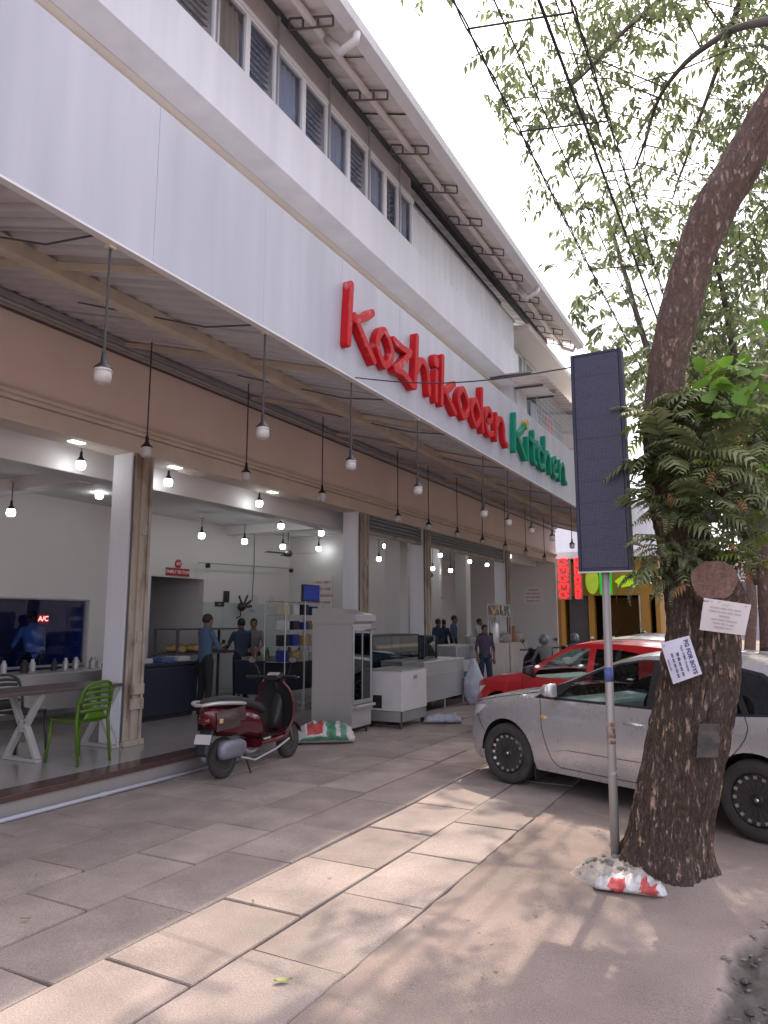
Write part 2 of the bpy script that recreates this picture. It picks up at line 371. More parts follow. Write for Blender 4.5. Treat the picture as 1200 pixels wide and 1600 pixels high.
bld = thing('restaurant_building', 'long white two storey restaurant with open shopfront under a sheet metal canopy', 'building', (-8, 11, 0), world=True)
def part(name, m, *boxes, par=bld, bevel=0, **k):
    mb = MB()
    for b in boxes: mb.box(*b)
    return mb.build(name, m, par, bevel=bevel, **k)
cz = lambda x: 4.05+.294*(FX-x)      # canopy underside height
# --- floor, step
part('floor', m_floor, (-16, -6.12, Y0, 8.2, -.03, .2), (-16, -6.9, 8.2, Y1, -.03, .198))
part('step_edge', m_step, (-6.118, -5.835, Y0, 8.21, .152, .205), bevel=.006)
part('riser', m_riser, (-6.12, -5.86, Y0, 8.2, -.03, .15))
MB().tube([(-5.805, Y0, .022), (-5.803, 5.1, .024), (-5.8, 7.7, .02)], .019, 10).build('conduit', m_pvc, bld, smooth=True)
for y in (3.2, 5.15, 6.9): MB().lathe([(.024,-.03),(.024,.03)], 10, (-5.803, y, .023), M4.Rotation(pi/2, 3, 'X')).build('conduit_clip', m_pvc, bld)
# --- columns with shutter guide channels
cols = [(.7, 1.05), (6.31, 6.63), (11.91, 12.28), (14.85, 15.2), (20.58, 21.0)]
for a, b in cols:
    part('column', m_white, (-7.25, BX-.01, a, b-.01, .19, 3.76), bevel=.012)
    mb = MB(); z0, z1 = .21, 3.74
    mb.box(BX-.02, BX+.035, a+.02, a+.06, z0, z1); mb.box(BX-.02, BX+.035, b-.05, b-.01, z0, z1)
    mb.box(BX-.02, BX+.012, a+.06, b-.05, z0, z1); mb.box(BX, BX+.05, (a+b)/2-.035, (a+b)/2+.035, z0, z1)
    mb.build('shutter_channel', m_rust, bld, bevel=.004)
    MB().tube([(BX+.02, a+.005, .25), (BX+.028, a+.006, 2), (BX+.02, a+.0, 3.7)], .011, 6).build('drain_pipe', m_dark, bld)
    for zz in (.45, .62, 1.25, 2.55):
        part('latch_box' if zz < .7 else 'hasp', m_rust, (BX+.03, BX+.075, a+.09 if zz < .7 else (a+b)/2-.02, b-.03 if zz < .7 else (a+b)/2+.06, .17+zz, .2+zz+.1), bevel=.006)
    part('channel_foot', m_rust, (BX-.02, BX+.08, a+.01, b+.0, .2, .27), bevel=.01)
# --- lintel, moulding, pink band
part('lintel', m_beige, (-7.3, BX, Y0, Y1, 3.75, 3.97), bevel=.01)
part('moulding', m_beige, (BX-.01, BX+.05, Y0, Y1, 3.972, 4.02), (BX-.01, BX+.085, Y0, Y1, 4.02, 4.07), bevel=.012)
part('upper_band', m_pink, (-7.25, BX-.004, Y0, Y1, 3.99, 5.3))
MB().tube([(BX+.04, Y0, 4.99), (BX+.04, Y1, 4.99)], .028, 8).build('wall_pipe', m_galv, bld)
MB().tube([(BX+.05, Y0, 4.9), (BX+.05, 12, 4.91), (BX+.05, Y1, 4.9)], .016, 6).build('cable_run', m_dark, bld)
# soffit lamps set into the lintel underside
for y in (5.6, 7.2, 9.4): part('recessed_light', mat('recessed_lamp', (.8,.85,.9), .3, emit=(.9,.95,1), est=1.2) if y < 6 else MATS['recessed_lamp'], (-7.12, -7.02, y-.09, y+.09, 3.735, 3.752))
# --- roller shutters part lowered in the far bays
m_slat = mat('shutter_slat', (.2,.215,.25), .45, .4, col2=(.13,.14,.16), sc=5, coord='pos')
for a, b, n in ((12.28, 14.85, 4), (15.2, 20.58, 4)):
    for i in range(n):
        mb = MB(); z = 3.74-.075*(i+1)
        mb.prism([(0,0),(.012,.01),(.02,.035),(.012,.062),(0,.07),(-.008,.035)], a+.01, b-.01, lambda u, v, q, z=z: (BX-.07+u, q, z+v)); mb.build('shutter_slat', m_slat, bld)
    part('shutter_bar', m_rust, (BX-.1, BX-.03, a+.01, b-.01, 3.36, 3.43), bevel=.005)
# --- canopy: corrugated sheets, beams, rafters
def sheet(y0, y1, xa, za, xb, zb, m, pitch=.2, h=.05, name='roof_sheet', par=bld):
    prof = []; y = y0
    while y < y1-1e-4:
        for dy, dz in ((0,0),(.04,0),(.06,h),(.14,h),(.16,0)):
            if y+dy < y1: prof.append((y+dy, dz))
        y += pitch
    prof.append((y1, 0)); n = len(prof); mb = MB()
    top = [(xa, q, za+d) for q, d in prof]+[(xb, q, zb+d) for q, d in prof]
    mb.add(top, [(i, i+1, n+i+1, n+i) for i in range(n-1)])
    mb.add([(x, q, z+.004) for x, q, z in top], [(i+1, i, n+i, n+i+1) for i in range(n-1)])
    return mb.build(name, m, par)
y = Y0
k = 0
while y < Y1:
    y2 = min(y+1.0, Y1)
    sheet(y, y2+.02, FX-.02, cz(FX)+.09+.004*(k % 2), BX, cz(BX)+.06+.004*(k % 2), m_sheet, name='canopy_sheet'); y = y2; k += 1
part('canopy_beam', m_steelb, (-4.96, -4.84, Y0, Y1, cz(-4.9)-.06, cz(-4.9)+.06), bevel=.006)
part('canopy_beam', m_galv, (-6.84, -6.78, Y0, Y1, cz(-6.8)-.02, cz(-6.8)+.05), bevel=.006)
yy = 1.1
while yy < Y1:
    MB().bar((FX-.03, yy, cz(FX)+.05), (BX, yy, cz(BX)+.01), .045, .05).build('rafter', m_steelb, bld)
    yy += 2.45
for yy in (2.95, 4.58, 6.95, 8.7, 11.2, 13.9, 16.2):
    MB().tube([(FX-.04, yy, cz(FX)+.06), (-4.3, yy+.1, cz(-4.3)-.012), (-5.7, yy-.15, cz(-5.7)+.01)], .008, 5).build('lamp_cable', m_dark, bld)
# --- fascia panels
yy = Y0; brk = [Y0, -.3, .9, 2.1, 3.28, 4.47, 5.7, 6.95, 8.2, 9.45, 10.7, 12.0, 13.3, 14.55, 15.8, 19.6, 23.2, Y1]
for a, b in zip(brk, brk[1:]):
    part('fascia_panel', m_fascia, (FX-.05, FX+rnd.uniform(-.002,.002), a+(.003 if abs(a-4.47) < .01 else .0008), b-.0008, 4.052, 5.2), bevel=.002)
part('fascia_trim', m_alu, (FX-.055, FX+.004, Y0, Y1, 4.034, 4.05))
part('fascia_top', m_white, (-4.3, FX-.06, Y0, Y1, 5.1, 5.17))
part('front_wall', m_soffit, (-4.5, -4.28, Y0, 12.7, 5.175, 6.0))
# --- first floor slab with parapet band
part('slab_band', m_white, (-4.2, -3.9, Y0, 12.7, 6.0, 6.62), bevel=.008)
part('soffit', m_soffit, (-4.5, -4.202, Y0, 12.7, 6.0, 6.1))
part('inner_floor', m_ceil, (-9, -4.6, Y0, 12.7, 6.1, 6.3))
# --- windows
edges = [2.35, 2.8, 3.25, 3.7, 4.28, 4.71, 5.15, 5.63, 6.09, 6.54, 6.99, 7.44, 7.81, 8.23]
WX = -3.96; WZ0, WZ1 = 6.63, 7.3
part('window_beam', mat('grey_beam', (.5,.48,.5), .6, col2=(.4,.38,.39), sc=3, coord='pos'), (WX-.12, WX-.02, Y0, 8.25, WZ1, 7.75)); part('window_head', m_alu, (WX-.03, WX+.03, Y0, 8.25, WZ1-.005, WZ1+.045))
part('upper_back_wall', m_intw, (-5.2, -5.1, Y0, 12.6, 6.3, 7.9))
for i, (a, b) in enumerate(zip(edges, edges[1:])):
    w_ = thing('window', None, None); w_.parent = bld; w_['_w'] = 1; w_.location = V((WX, (a+b)/2, WZ0))-bld.location
    def wp(name, m, mb, **k):
        o = mb.build(name, m, w_, **k); o.location = (-WX, -(a+b)/2, -WZ0); return o
    t = .032
    mb = MB(); mb.box(WX-.03, WX+.02, a, a+t, WZ0, WZ1); mb.box(WX-.03, WX+.02, b-t, b, WZ0, WZ1); mb.box(WX-.03, WX+.018, a+t, b-t, WZ0, WZ0+t); mb.box(WX-.03, WX+.018, a+t, b-t, WZ1-t, WZ1)
    wp('frame', m_alu, mb, bevel=.004)
    mb = MB(); mb.box(WX-.012, WX-.008, a+t, b-t, WZ0+t, WZ1-t); wp('pane', m_glass, mb)
    if i % 2 == 0:
        mb = MB(); c0, c1 = a+t+.0, b-t-.05
        mb.grid(lambda u, v: (WX-.055+.015*sin(u*26), c0+(c1-c0)*u, WZ0+.0+v*.66), 40, 2); wp('curtain', m_curt2 if i in (4, 5) else m_curt, mb, smooth=True)
    else:
        for j in range(9):
            mb = MB(); z = WZ0+.05+j*.068; mb.bar((WX-.06, a+t+.01, z), (WX-.06, b-t-.01, z), .045, .005, (.5,0,.9)); wp('louvre', m_curt2 if i == 3 else m_galv, mb)
        mb = MB(); mb.grid(lambda u, v: (WX-.12+.015*sin(u*20), a+t+(b-a-2*t)*u, WZ0+v*.66), 30, 2); wp('curtain', m_curt, mb, smooth=True)
    if i % 2 == 1: part('downpipe', m_galv, (WX+.022, WX+.045, b-.012, b+.012, WZ0-.01, 7.62))
# --- cladding wall of narrow ribbed panels
yy = 8.26; k = 0
while yy < 12.62:
    mb = MB(); y2 = min(yy+.22, 12.68)
    mb.prism([(yy, 0), (yy+.02, .022), (y2-.03, .022), (y2-.004, 0)], 6.6, 7.28+.0*k, lambda u, v, q: (-3.98+v, u, q)); mb.build('cladding_panel', m_white, bld); yy = y2; k += 1
part('cladding_frame', m_galv, (-4.02, -3.95, 8.24, 12.7, 7.27, 7.31)); part('shade_net', m_blue, (-4.3, -4.28, 8.25, 12.9, 7.0, 7.85))
part('side_wall', m_white, (-9, -3.99, 12.6, 12.72, 5.18, 7.3))
# --- upper roof: sheets, purlin pipe, brackets, gutter
GX = -3.33; GZ = 7.50; RX = -4.6; RZ = 7.98
rz = lambda x: GZ+.06+(RZ-GZ)*(GX-x)/(GX-RX)
yy = Y0; k = 0
while yy < 15.1:
    y2 = min(yy+1.0, 15.15); sheet(yy, y2+.02, GX+.02, rz(GX)+.005*(k % 2), RX, rz(RX)+.005*(k % 2), m_roofw, .22, .03); yy = y2; k += 1
sheet(Y0, 15.1, RX, rz(RX)+.01, -12, 9.9, m_roofw, .5, .03)
for a, b in zip([Y0, -.2, 2.6, 5.4, 8.2, 11, 13.2], [-.2, 2.6, 5.4, 8.2, 11, 13.2, 15.2]):
    mb = MB(); mb.prism([(0,0),(.13,.02),(.15,.11),(.14,.11),(.12,.035),(.008,.012),(0,.12),(-.008,.12)], a, b-.004, lambda u, v, q: (GX+u-.02, q, GZ-.03+v)); mb.build('gutter', m_alu, bld)
MB().tube([(-3.68, Y0, rz(-3.68)-.07), (-3.68, 14.9, rz(-3.68)-.07)], .04, 10).build('purlin_pipe', m_roofw, bld, smooth=True)
MB().tube([(-3.68, 14.9, rz(-3.68)-.07), (-3.62, 15.0, rz(-3.6)-.16), (-3.4, 15.02, GZ-.1), (-3.35, 15.0, GZ-.0)], .04, 10).build('gutter_outlet', m_roofw, bld, smooth=True)
for y in (5.55, 11.9): MB().tube([(GX+.06, y, GZ-.02), (GX+.05, y, GZ-.1), (GX-.12, y, GZ-.16), (-3.62, y, rz(-3.6)-.1)], .045, 10).build('gutter_outlet', m_alu, bld, smooth=True)
for y in (4.2, 5.35, 6.5, 7.6, 8.55, 9.5, 10.5, 11.5, 12.5, 13.4, 14.2, 14.9):
    z = rz(-3.45); mb = MB()
    q = [(-3.42, y, rz(-3.42)-.02), (-3.42, y, rz(-3.42)-.13), (-3.95, y, rz(-3.95)-.15), (-3.95, y, rz(-3.95)-.02)]
    for a, b in zip(q, q[1:]): mb.bar(a, b, .016)
    mb.bar(q[0], q[3], .016); mb.bar((-3.6, y, rz(-3.6)-.02), (-3.6, y, rz(-3.6)-.14), .018); mb.bar((-3.78, y, rz(-3.78)-.02), (-3.78, y, rz(-3.78)-.14), .018)
    mb.build('roof_bracket', MATS['bracket_grey'] if 'bracket_grey' in MATS else mat('bracket_grey', (.17,.165,.18), .6, .2, col2=(.24,.2,.19), sc=8, coord='pos'), bld)
part('eave_beam', m_dark, (-4.06, -3.97, Y0, 15.1, rz(-4)-.14, rz(-4)-.04))
# --- interior shell
IW = -10.2
part('front_ceiling', m_ceil, (-7.62, -7.24, Y0, Y1, 3.96, 4.1))
part('ceiling_beam', m_ceil, (-7.95, -7.6, Y0, 14.3, 3.5, 4.1), (-7.93, -7.62, 14.35, Y1, 3.62, 4.1), bevel=.01)
part('ceiling', m_ceil, (-14, -7.94, Y0, 14.3, 3.66, 3.9), (-14, -7.94, 14.3, Y1, 3.9, 4.05))
for yb in (6.35, 11.95): part('cross_beam', m_ceil, (-10.2, -7.94, yb, yb+.25, 3.48, 3.66), bevel=.008)
dy0, dy1, dz_ = 9.9, 11.33, 2.5
part('back_wall', m_intw, (IW-.15, IW, Y0, 8.55, 2.02, 3.66), (IW-.15, IW, 8.55, dy0, .2, 3.66), (IW-.15, IW, dy0, dy1, dz_, 3.66), (IW-.15, IW, dy1, 14.3, .2, 3.66), (IW-.15, IW, Y0, 8.55, .2, .62))
part('passage_wall', m_intw, (-12.6, -12.5, dy0-.8, dy1+1.2, .2, 3.66)); part('passage_side', m_intw, (-12.6, IW-.15, dy1+.02, dy1+.12, .2, 3.66))
m_tile = mat('wall_tile', (.5,.55,.54), .18, col2=(.42,.47,.47), sc=1.2, coord='pos')
for i in range(5):
    for j in range(3): part('wall_tile', m_tile, (IW, IW+.012, dy1+.004+i*.594, dy1+.594+i*.594, .25+j*.6, .846+j*.6), bevel=.002)
for j in range(3):
    for i in range(4): part('wall_tile', m_tile, (-12.498, -12.486, dy0-.6+i*.6, dy0-.006+i*.6, .25+j*.56, .806+j*.56), bevel=.002)
for b4 in ((-10.2, -8.55, 14.3, 14.42, .2, 3.9), (-10.6, -8.6, 19.6, 19.75, .2, 3.9), (-9.75, -9.6, 14.43, 19.59, .2, 3.9), (-10.7, -10.605, 19.6, Y1, .2, 3.9)): part('partition_wall', m_intw, b4)
for b4 in ((-7.95, -7.55, 14.95, 15.35, .2, 3.62), (-9.35, -8.95, 22.6, 23.0, .2, 3.9)): part('interior_column', m_intw, b4, bevel=.01)
part('end_wall', m_intw, (-14, -6.92, Y1, Y1+.15, -.05, 5.3)); part('near_wall', m_intw, (-14, -6.92, Y0-.15, Y0, -.05, 5.3))
part('rear_wall', m_intw, (-14.1, -14, Y0, Y1, -.05, 5.3))
m_kitw = mat('kitchen_wall', (.06,.08,.2), .4, col2=(.04,.06,.15), sc=.8, coord='pos')  # navy base colour carries the dim blue light of the kitchen
part('kitchen_wall', m_kitw, (-13.4, -13.3, Y0, 8.5, .2, 3.6), (-13.3, IW-.15, 8.45, 8.55, .2, 3.6))
# kitchen glass front in panes
mg = glassmat('kitchen_glass', (.6,.68,.9))
for a, b in ((1.2, 3.0), (3.0, 4.8), (4.8, 6.6), (6.6, 8.52)):
    part('glass_pane', mg, (IW-.08, IW-.072, a+.01, b-.01, .98, 2.0)); part('glass_frame', m_galv, (IW-.1, IW-.05, b-.012, b+.012, .98, 2.01))
part('glass_frame', m_galv, (IW-.1, IW-.04, Y0, 8.54, 2.0, 2.03), (IW-.1, IW-.04, Y0, 8.54, .94, .975))
# --- upper storey beyond the white block: green room, awning, balcony
m_green = mat('pale_green_plaster', (.42,.5,.46), .7, col2=(.36,.43,.4), sc=2, coord='pos')
part('green_room_wall', m_green, (-7, -4.3, 13.2, 17.5, 5.2, 7.45)); 
part('green_room_roof', m_roofw, (-7.3, -3.75, 12.95, 18.4, 7.2, 7.32), bevel=.01)
for a in (13.35, 14.4, 15.6):
    part('window', m_glass, (-4.31, -4.285, a+.06, a+.8, 6.35, 7.1)); part('window_frame', m_alu, (-4.3, -4.27, a, a+.06, 6.3, 7.15), (-4.3, -4.27, a+.8, a+.86, 6.3, 7.15), (-4.3, -4.272, a+.06, a+.8, 7.1, 7.15), (-4.3, -4.272, a+.06, a+.8, 6.3, 6.35))
part('balcony_column', m_white, (-4.6, -3.95, 12.75, 13.35, 5.2, 6.3), bevel=.01); part('balcony_wall', m_beige, (-5.6, -5.5, 13.4, 24, 5.2, 6.4))
sheet(13.0, 24, -3.55, 6.32, -5.5, 6.62, m_roofw, .22, .03, 'balcony_roof_sheet')
sheet(11.9, 13.5, -3.45, 5.98, -4.2, 6.02, m_roofw, .22, .02, 'awning_sheet')
for y in (11.95, 12.7, 13.45): MB().bar((-3.45, y, 5.96), (-4.2, y, 5.99), .03).build('awning_bracket', m_dark, bld)
for y in (14.2, 16, 18, 20, 22): MB().bar((-3.6, y, 6.29), (-5.5, y, 6.56), .05).build('balcony_rafter', m_galv, bld)
# balcony grille: wires one by one
mw = m_alu
mv_ = MB().tube([(0,0,0), (0,0,1.0)], .006, 5).mesh('grille_bar', mw); mh_ = MB().tube([(0,0,0), (0,10.2,0)], .006, 5).mesh('grille_rail', mw)
for i in range(92): o = put('grille_bar', mv_, bld); o.location = V((-3.78, 13.4+i*.11, 5.25))-bld.location
for j in range(9): o = put('grille_rail', mh_, bld); o.location = V((-3.775, 13.4, 5.3+j*.115))-bld.location
# clothes drying on the balcony
for y, c, l in ((13.8, (.62,.66,.8), 'pale blue cloth hung to dry behind the balcony grille'), (15.0, (.7,.2,.13), 'orange red cloth hung to dry behind the balcony grille')):
    MB().grid(lambda u, v: (-4.05+.03*sin(u*14+v*2), y+.55*u, 5.3+.75*v+.03*u), 16, 5).build('hanging_cloth', mat('cloth_'+l[:4], c, .9, col2=tuple(q*.8 for q in c), sc=4), smooth=True, label=l, cat='cloth')
# ================================================================ SIGN LETTERS
def stroke(mb, pts, hw, d0, d1, fr, closed=False, ch=.005, n=7):
    P = spline([(a, b, 0) for a, b in pts], n, closed)
    def side(i):
        k = len(P)
        t = (P[(i+1) % k]-P[i-1]) if closed else (P[min(i+1, k-1)]-P[max(i-1, 0)])
        t.normalize(); return V((-t.y, t.x, 0)), t
    def outline(w_):
        Lp = []; Rp = []
        for i, p in enumerate(P):
            s_, t = side(i); ww = w_*(hw(i/(len(P)-1)) if callable(hw) else 1); Lp.append(p+s_*ww); Rp.append(p-s_*ww)
        return Lp, Rp
    h = 1 if callable(hw) else hw
    if closed:
        k = len(P); rings = []
        for w_, z in ((h, d0), (h, d1-ch), (h-ch if not callable(hw) else .88, d1)):
            rings.append([[fr(p.x, p.y, z) for p in side_] for side_ in outline(w_)])
        vs = [p for r_ in rings for q in r_ for p in q]; fs = []
        for s_ in (0, 1):
            for r_ in (0, 1):
                a = r_*2*k+s_*k; b = (r_+1)*2*k+s_*k
                for i in range(k):
                    j = (i+1) % k; f = (a+i, a+j, b+j, b+i); fs.append(f if s_ else f[::-1])
        a = 4*k
        for i in range(k): j = (i+1) % k; fs.append((a+i, a+j, a+k+j, a+k+i))
        mb.add(vs, [f[::-1] for f in fs]); return
    rings = []
    for w_, z in ((h, d0), (h, d1-ch), (h-ch if not callable(hw) else .88, d1)):
        Lp, Rp = outline(w_); s0, t0 = side(0); s1, t1 = side(len(P)-1)
        w0 = w_*(hw(0) if callable(hw) else 1); w1 = w_*(hw(1) if callable(hw) else 1)
        c0 = [P[0]+(-t0*sin(a)-s0*cos(a))*w0 for a in [pi*q/6 for q in range(1, 6)]]
        c1 = [P[-1]+(t1*sin(a)+s1*cos(a))*w1 for a in [pi*q/6 for q in range(1, 6)]]
        rings.append([fr(p.x, p.y, z) for p in Rp[::1]][::-1]+[fr(p.x, p.y, z) for p in c0]+[fr(p.x, p.y, z) for p in Lp]+[fr(p.x, p.y, z) for p in c1])
    n_ = len(rings[0]); vs = [p for r_ in rings for p in r_]; m = len(P)
    fs = [(i*n_+j, (i+1)*n_+j, (i+1)*n_+(j+1) % n_, i*n_+(j+1) % n_) for i in range(2) for j in range(n_)]
    o = 2*n_; Ri = lambda i: o+m-1-i; Li = lambda i: o+m+5+i
    for i in range(m-1): fs.append((Ri(i), Ri(i+1), Li(i+1), Li(i)))
    fs.append(tuple([Ri(0)]+[o+m+q for q in range(5)]+[Li(0)])); fs.append(tuple([Li(m-1)]+[o+2*m+5+q for q in range(5)]+[Ri(m-1)]))
    mb.add(vs, fs)
G = {  # strokes in a unit cell (x 0..1, y 0..1 ascender)
 'K': [[(.2,1.04),(.16,.5),(.13,-.02)], [(.86,.82),(.6,.62),(.28,.46)], [(.3,.52),(.55,.26),(.9,-.06)]],
 'o': ['c', [(.5,.66),(.16,.34),(.5,0),(.86,.32)]],
 'z': [[(.1,.62),(.45,.58),(.82,.6)], [(.8,.58),(.5,.3),(.14,.06)], [(.14,.05),(.5,.08),(.92,-.06)]],
 'h': [[(.24,1.04),(.2,.5),(.14,-.02)], [(.2,.3),(.42,.6),(.7,.5),(.8,.02)]],
 'i': [[(.55,.6),(.5,.3),(.48,-.02)]], 'dot': [],
 'k': [[(.22,1.04),(.18,.5),(.13,-.02)], [(.84,.62),(.55,.42),(.26,.3)], [(.3,.34),(.55,.15),(.86,-.04)]],
 'd': ['c', [(.44,.62),(.14,.3),(.44,.0),(.76,.3)], [(.9,1.0),(.86,.5),(.92,-.03)]],
 'e': [[(.2,.3),(.6,.34),(.74,.5),(.46,.64),(.16,.34),(.4,.0),(.84,.08)]],
 'n': [[(.18,.64),(.15,.3),(.12,-.02)], [(.16,.3),(.42,.6),(.66,.5),(.72,.1),(.92,0)]],
 't': [[(.5,.95),(.46,.4),(.5,.06),(.72,.0)], [(.12,.66),(.5,.64),(.9,.68)]],
 'c': [[(.85,.52),(.5,.62),(.16,.3),(.48,0),(.9,.08)]],
}
def letter(par, ch, y0, y1, z0, h, m, hw=.058, dep=.12, x=FX, dot=None, dz=.83):
    mb = MB(); fr = lambda u, v, q: (x+q, u, v); k = 0
    lst = list(G[ch]); closed = False
    for st in lst:
        if st == 'c': closed = True; continue
        P = [(y0+(y1-y0)*a, z0+h*b) for a, b in st]
        stroke(mb, P, hw, .004, dep+.003*k, fr, closed); closed = False; k += 1
    o = mb.build('letter', m, par, auto=35)
    if ch == 'i' and dot:
        md_ = MB(); c = (y0+(y1-y0)*.5, z0+h*dz); r_ = .08
        md_.prism([(c[0]+r_*cos(a*pi/9), c[1]+r_*1.1*sin(a*pi/9)) for a in range(18)], .004, dep, fr); md_.build('letter_dot', dot, par, bevel=.01)
    return o
m_red = mat('faded_red_letter', (.5,.008,.014), .5, spec=.25, col2=(.62,.3,.32), sc=7, amt=.75, sharp=(.55,.72), coord='pos', bump=.003, bsc=18)
m_red2 = mat('red_letter', (.5,.008,.014), .5, spec=.25, col2=(.56,.06,.07), sc=8, amt=.5, sharp=(.5,.75), coord='pos')
m_grn = mat('green_letter', (.0,.22,.13), .5, spec=.25, col2=(.01,.28,.18), sc=8, amt=.6, coord='pos')
m_dotg = mat('dot_green', (.1,.35,.1), .4, col2=(.75,.35,.04), sc=5, amt=1, sharp=(.48,.52), coord='pos')
sg = thing('shop_sign', 'raised red lettering Kozhikoden on the white fascia', 'sign', (FX, 8, 4.3), world=True)
B = 4.33
for ch, a, b in (('K',5.62,6.26),('o',6.2,6.68),('z',6.6,7.15),('h',7.1,7.68),('i',7.6,7.95),('k',7.86,8.44),('o',8.4,8.92),('d',8.88,9.42),('e',9.42,9.9),('n',9.86,10.5)):
    letter(sg, ch, a, b, B, .58, m_red if a < 7 or ch == 'o' else m_red2, .041, .085, dot=m_red2)
sg2 = thing('shop_sign', 'raised green lettering Kitchen on the white fascia', 'sign', (FX, 12.4, 4.3), world=True)
for ch, a, b in (('K',10.74,11.45),('i',11.3,11.75),('t',11.65,12.15),('c',12.1,12.5),('h',12.45,13.05),('e',13.05,13.5),('n',13.5,14.15)):
    letter(sg2, ch, a, b, B+.02, .56, m_grn, .043, .085, dot=m_dotg, dz=1.02 if ch == 'i' else .83)
def text(body, size, m, par, fr_o, fr_x, fr_z, depth=.001, name='lettering', align='CENTER', bold=0.0, **k):
    """flat lettering: origin, reading direction, up direction"""
    cu = bpy.data.curves.new('t', 'FONT'); cu.body = body; cu.size = size; cu.align_x = align; cu.align_y = 'CENTER'; cu.offset = bold; cu.extrude = 0; cu.resolution_u = 2
    to = bpy.data.objects.new('t', cu); C.objects.link(to)
    me = bpy.data.meshes.new_from_object(to); bpy.data.objects.remove(to)
    X = V(fr_x).normalized(); Z = V(fr_z).normalized(); Nn = X.cross(Z); O = V(fr_o)
    for v in me.vertices: c = v.co.copy(); v.co = O+X*c.x+Z*c.y+Nn*depth
    me.materials.clear(); me.materials.append(m)
    return put(name, me, par, **k)
# ================================================================ PENDANT LAMPS
m_lblk = mat('lamp_holder', (.02,.02,.024), .4); m_bulb = mat('unlit_bulb', (.5,.47,.455), .3, col2=(.42,.39,.38), sc=8)
m_lit = mat('lit_bulb', (.9,.9,.9), .4, emit=(.93,.97,1.0), est=12); m_lcord = mat('lamp_cord', (.05,.045,.045), .6); m_cap = mat('bulb_cap', (.5,.47,.45), .4, .3)
def pendant(L, lit, s=1.0):
    t = thing('pendant_lamp', '-', 'lamp')
    MB().tube([(0,0,-.01), (0,0,-L+.2*s)], .0085 if not lit else .007, 6).build('cord', m_lcord, t)
    MB().lathe([(.004,-L+.24*s),(.016*s,-L+.235*s),(.02*s,-L+.17*s),(.03*s,-L+.15*s),(.062*s,-L+.118*s),(.066*s,-L+.108*s),(.0,-L+.1*s)], 16).build('holder', m_lblk, t, auto=40)
    bu = MB().lathe([(0,-L),(.042*s,-L+.006*s),(.056*s,-L+.022*s),(.061*s,-L+.05*s),(.058*s,-L+.09*s),(.05*s,-L+.107*s),(0,-L+.107*s)], 18).build('bulb', m_lit if lit else m_bulb, t, smooth=True)
    if not lit: MB().lathe([(.0602*s,-L+.088*s),(.063*s,-L+.094*s),(.063*s,-L+.106*s),(.055*s,-L+.108*s)], 18).build('collar', m_cap, t)
    MB().box(-.025,.025,-.025,.025,-.03,.0).build('ceiling_rose', m_steelb, t)
    return t
pa = pendant(.92, False, .88); first = True
rowA = [2.97, 4.57, 5.97, 7.5, 9.7, 10.8, 12.03, 13.36, 14.88, 16.4]
for i, y in enumerate(rowA):
    o = pa if first else dup(pa, (0,0,0)); first = False
    o.location = (FX-.05, y, 4.055+rnd.uniform(-.02,.01)); tag(o, 'unlit bulb pendant hung from the front edge of the canopy', group='unlit pendants along the canopy edge')
pb = pendant(1.3, False); first = True
for i, y in enumerate([5.4, 7.05, 8.8, 11.25, 12.55, 14.0, 15.5, 17.1, 18.8, 20.6]):
    o = pb if first else dup(pb, (0,0,0)); first = False
    o.location = (-5.72, y, 4.69+rnd.uniform(-.02,.02)); tag(o, 'unlit bulb pendant on a long cord before the pink band', group='unlit pendants before the pink band')
# lit pendants inside
pc = {}
def lit(px, py, X, ztop, lab, grp):
    p = gx(px, py, X); L = round(ztop-(p.z-.045), 1); L = max(.2, L)
    if L not in pc: pc[L] = pendant(L, True, .95); o = pc[L]
    else: o = dup(pc[L], (0,0,0))
    o.location = (p.x, p.y, p.z-.045+L); tag(o, lab, None, grp)
for px, py in ((126,728),(263,755),(405,788)): lit(px, py, -7.35, 3.9, 'lit white pendant bulb just inside the shopfront beam', 'lit pendants by the shopfront beam')
for px, py in ((155,775),(17,802),(315,838),(382,847),(442,855),(498,858)): lit(px, py, -9.2, 3.6, 'lit white pendant bulb hanging over the serving hall', 'lit pendants over the serving hall')
for px, py in ((439,823),(502,834),(527,812)): lit(px, py, -8.2, 3.6, 'lit white pendant bulb close under the hall ceiling', 'lit pendants close under the ceiling')
for px, py in ((602,854),(592,874),(688,868),(677,847),(725,855),(734,878),(676,889),(704,892),(761,883)): lit(px, py, -8.4, 3.95, 'lit white pendant bulb in the far counter hall', 'lit pendants in the far hall')
for px, py in ((796,870),(844,880)): lit(px, py, -7.5, 3.95, 'lit white pendant bulb near the far end wall', 'lit pendants near the end wall')
# ================================================================ FANS AND PIPES ON THE HALL WALL
m_fan = mat('fan_brown', (.07,.06,.055), .4)
def fan(p, lab, rz=0):
    t = thing('ceiling_fan', lab, 'fan', p, rz, 'ceiling fans in the halls')
    MB().tube([(0,0,.08), (0,0,.85)], .012, 6).build('rod', m_fan, t)
    MB().lathe([(0,-.07),(.07,-.06),(.1,-.02),(.1,.03),(.05,.08),(0,.09)], 16).build('motor', m_fan, t, smooth=True)
    bm_ = MB().grid(lambda u, v: (.1+.52*u, (v-.5)*(.1+.04*u), .0+.02*(v-.5)), 6, 3).mesh('blade', m_fan)
    for k in range(3): put('blade', bm_, t, rotz=k*2*pi/3)
p = gx(450,865,-9.2); fan(p, 'dark ceiling fan in the serving hall near the corner', .3)
p = gx(805,898,-8.6); fan((p.x,p.y,3.1), 'dark ceiling fan near the far end wall', .2)
p = gx(672,910,-8.9); fan((p.x,p.y,3.0), 'dark ceiling fan in the far counter hall', .9)
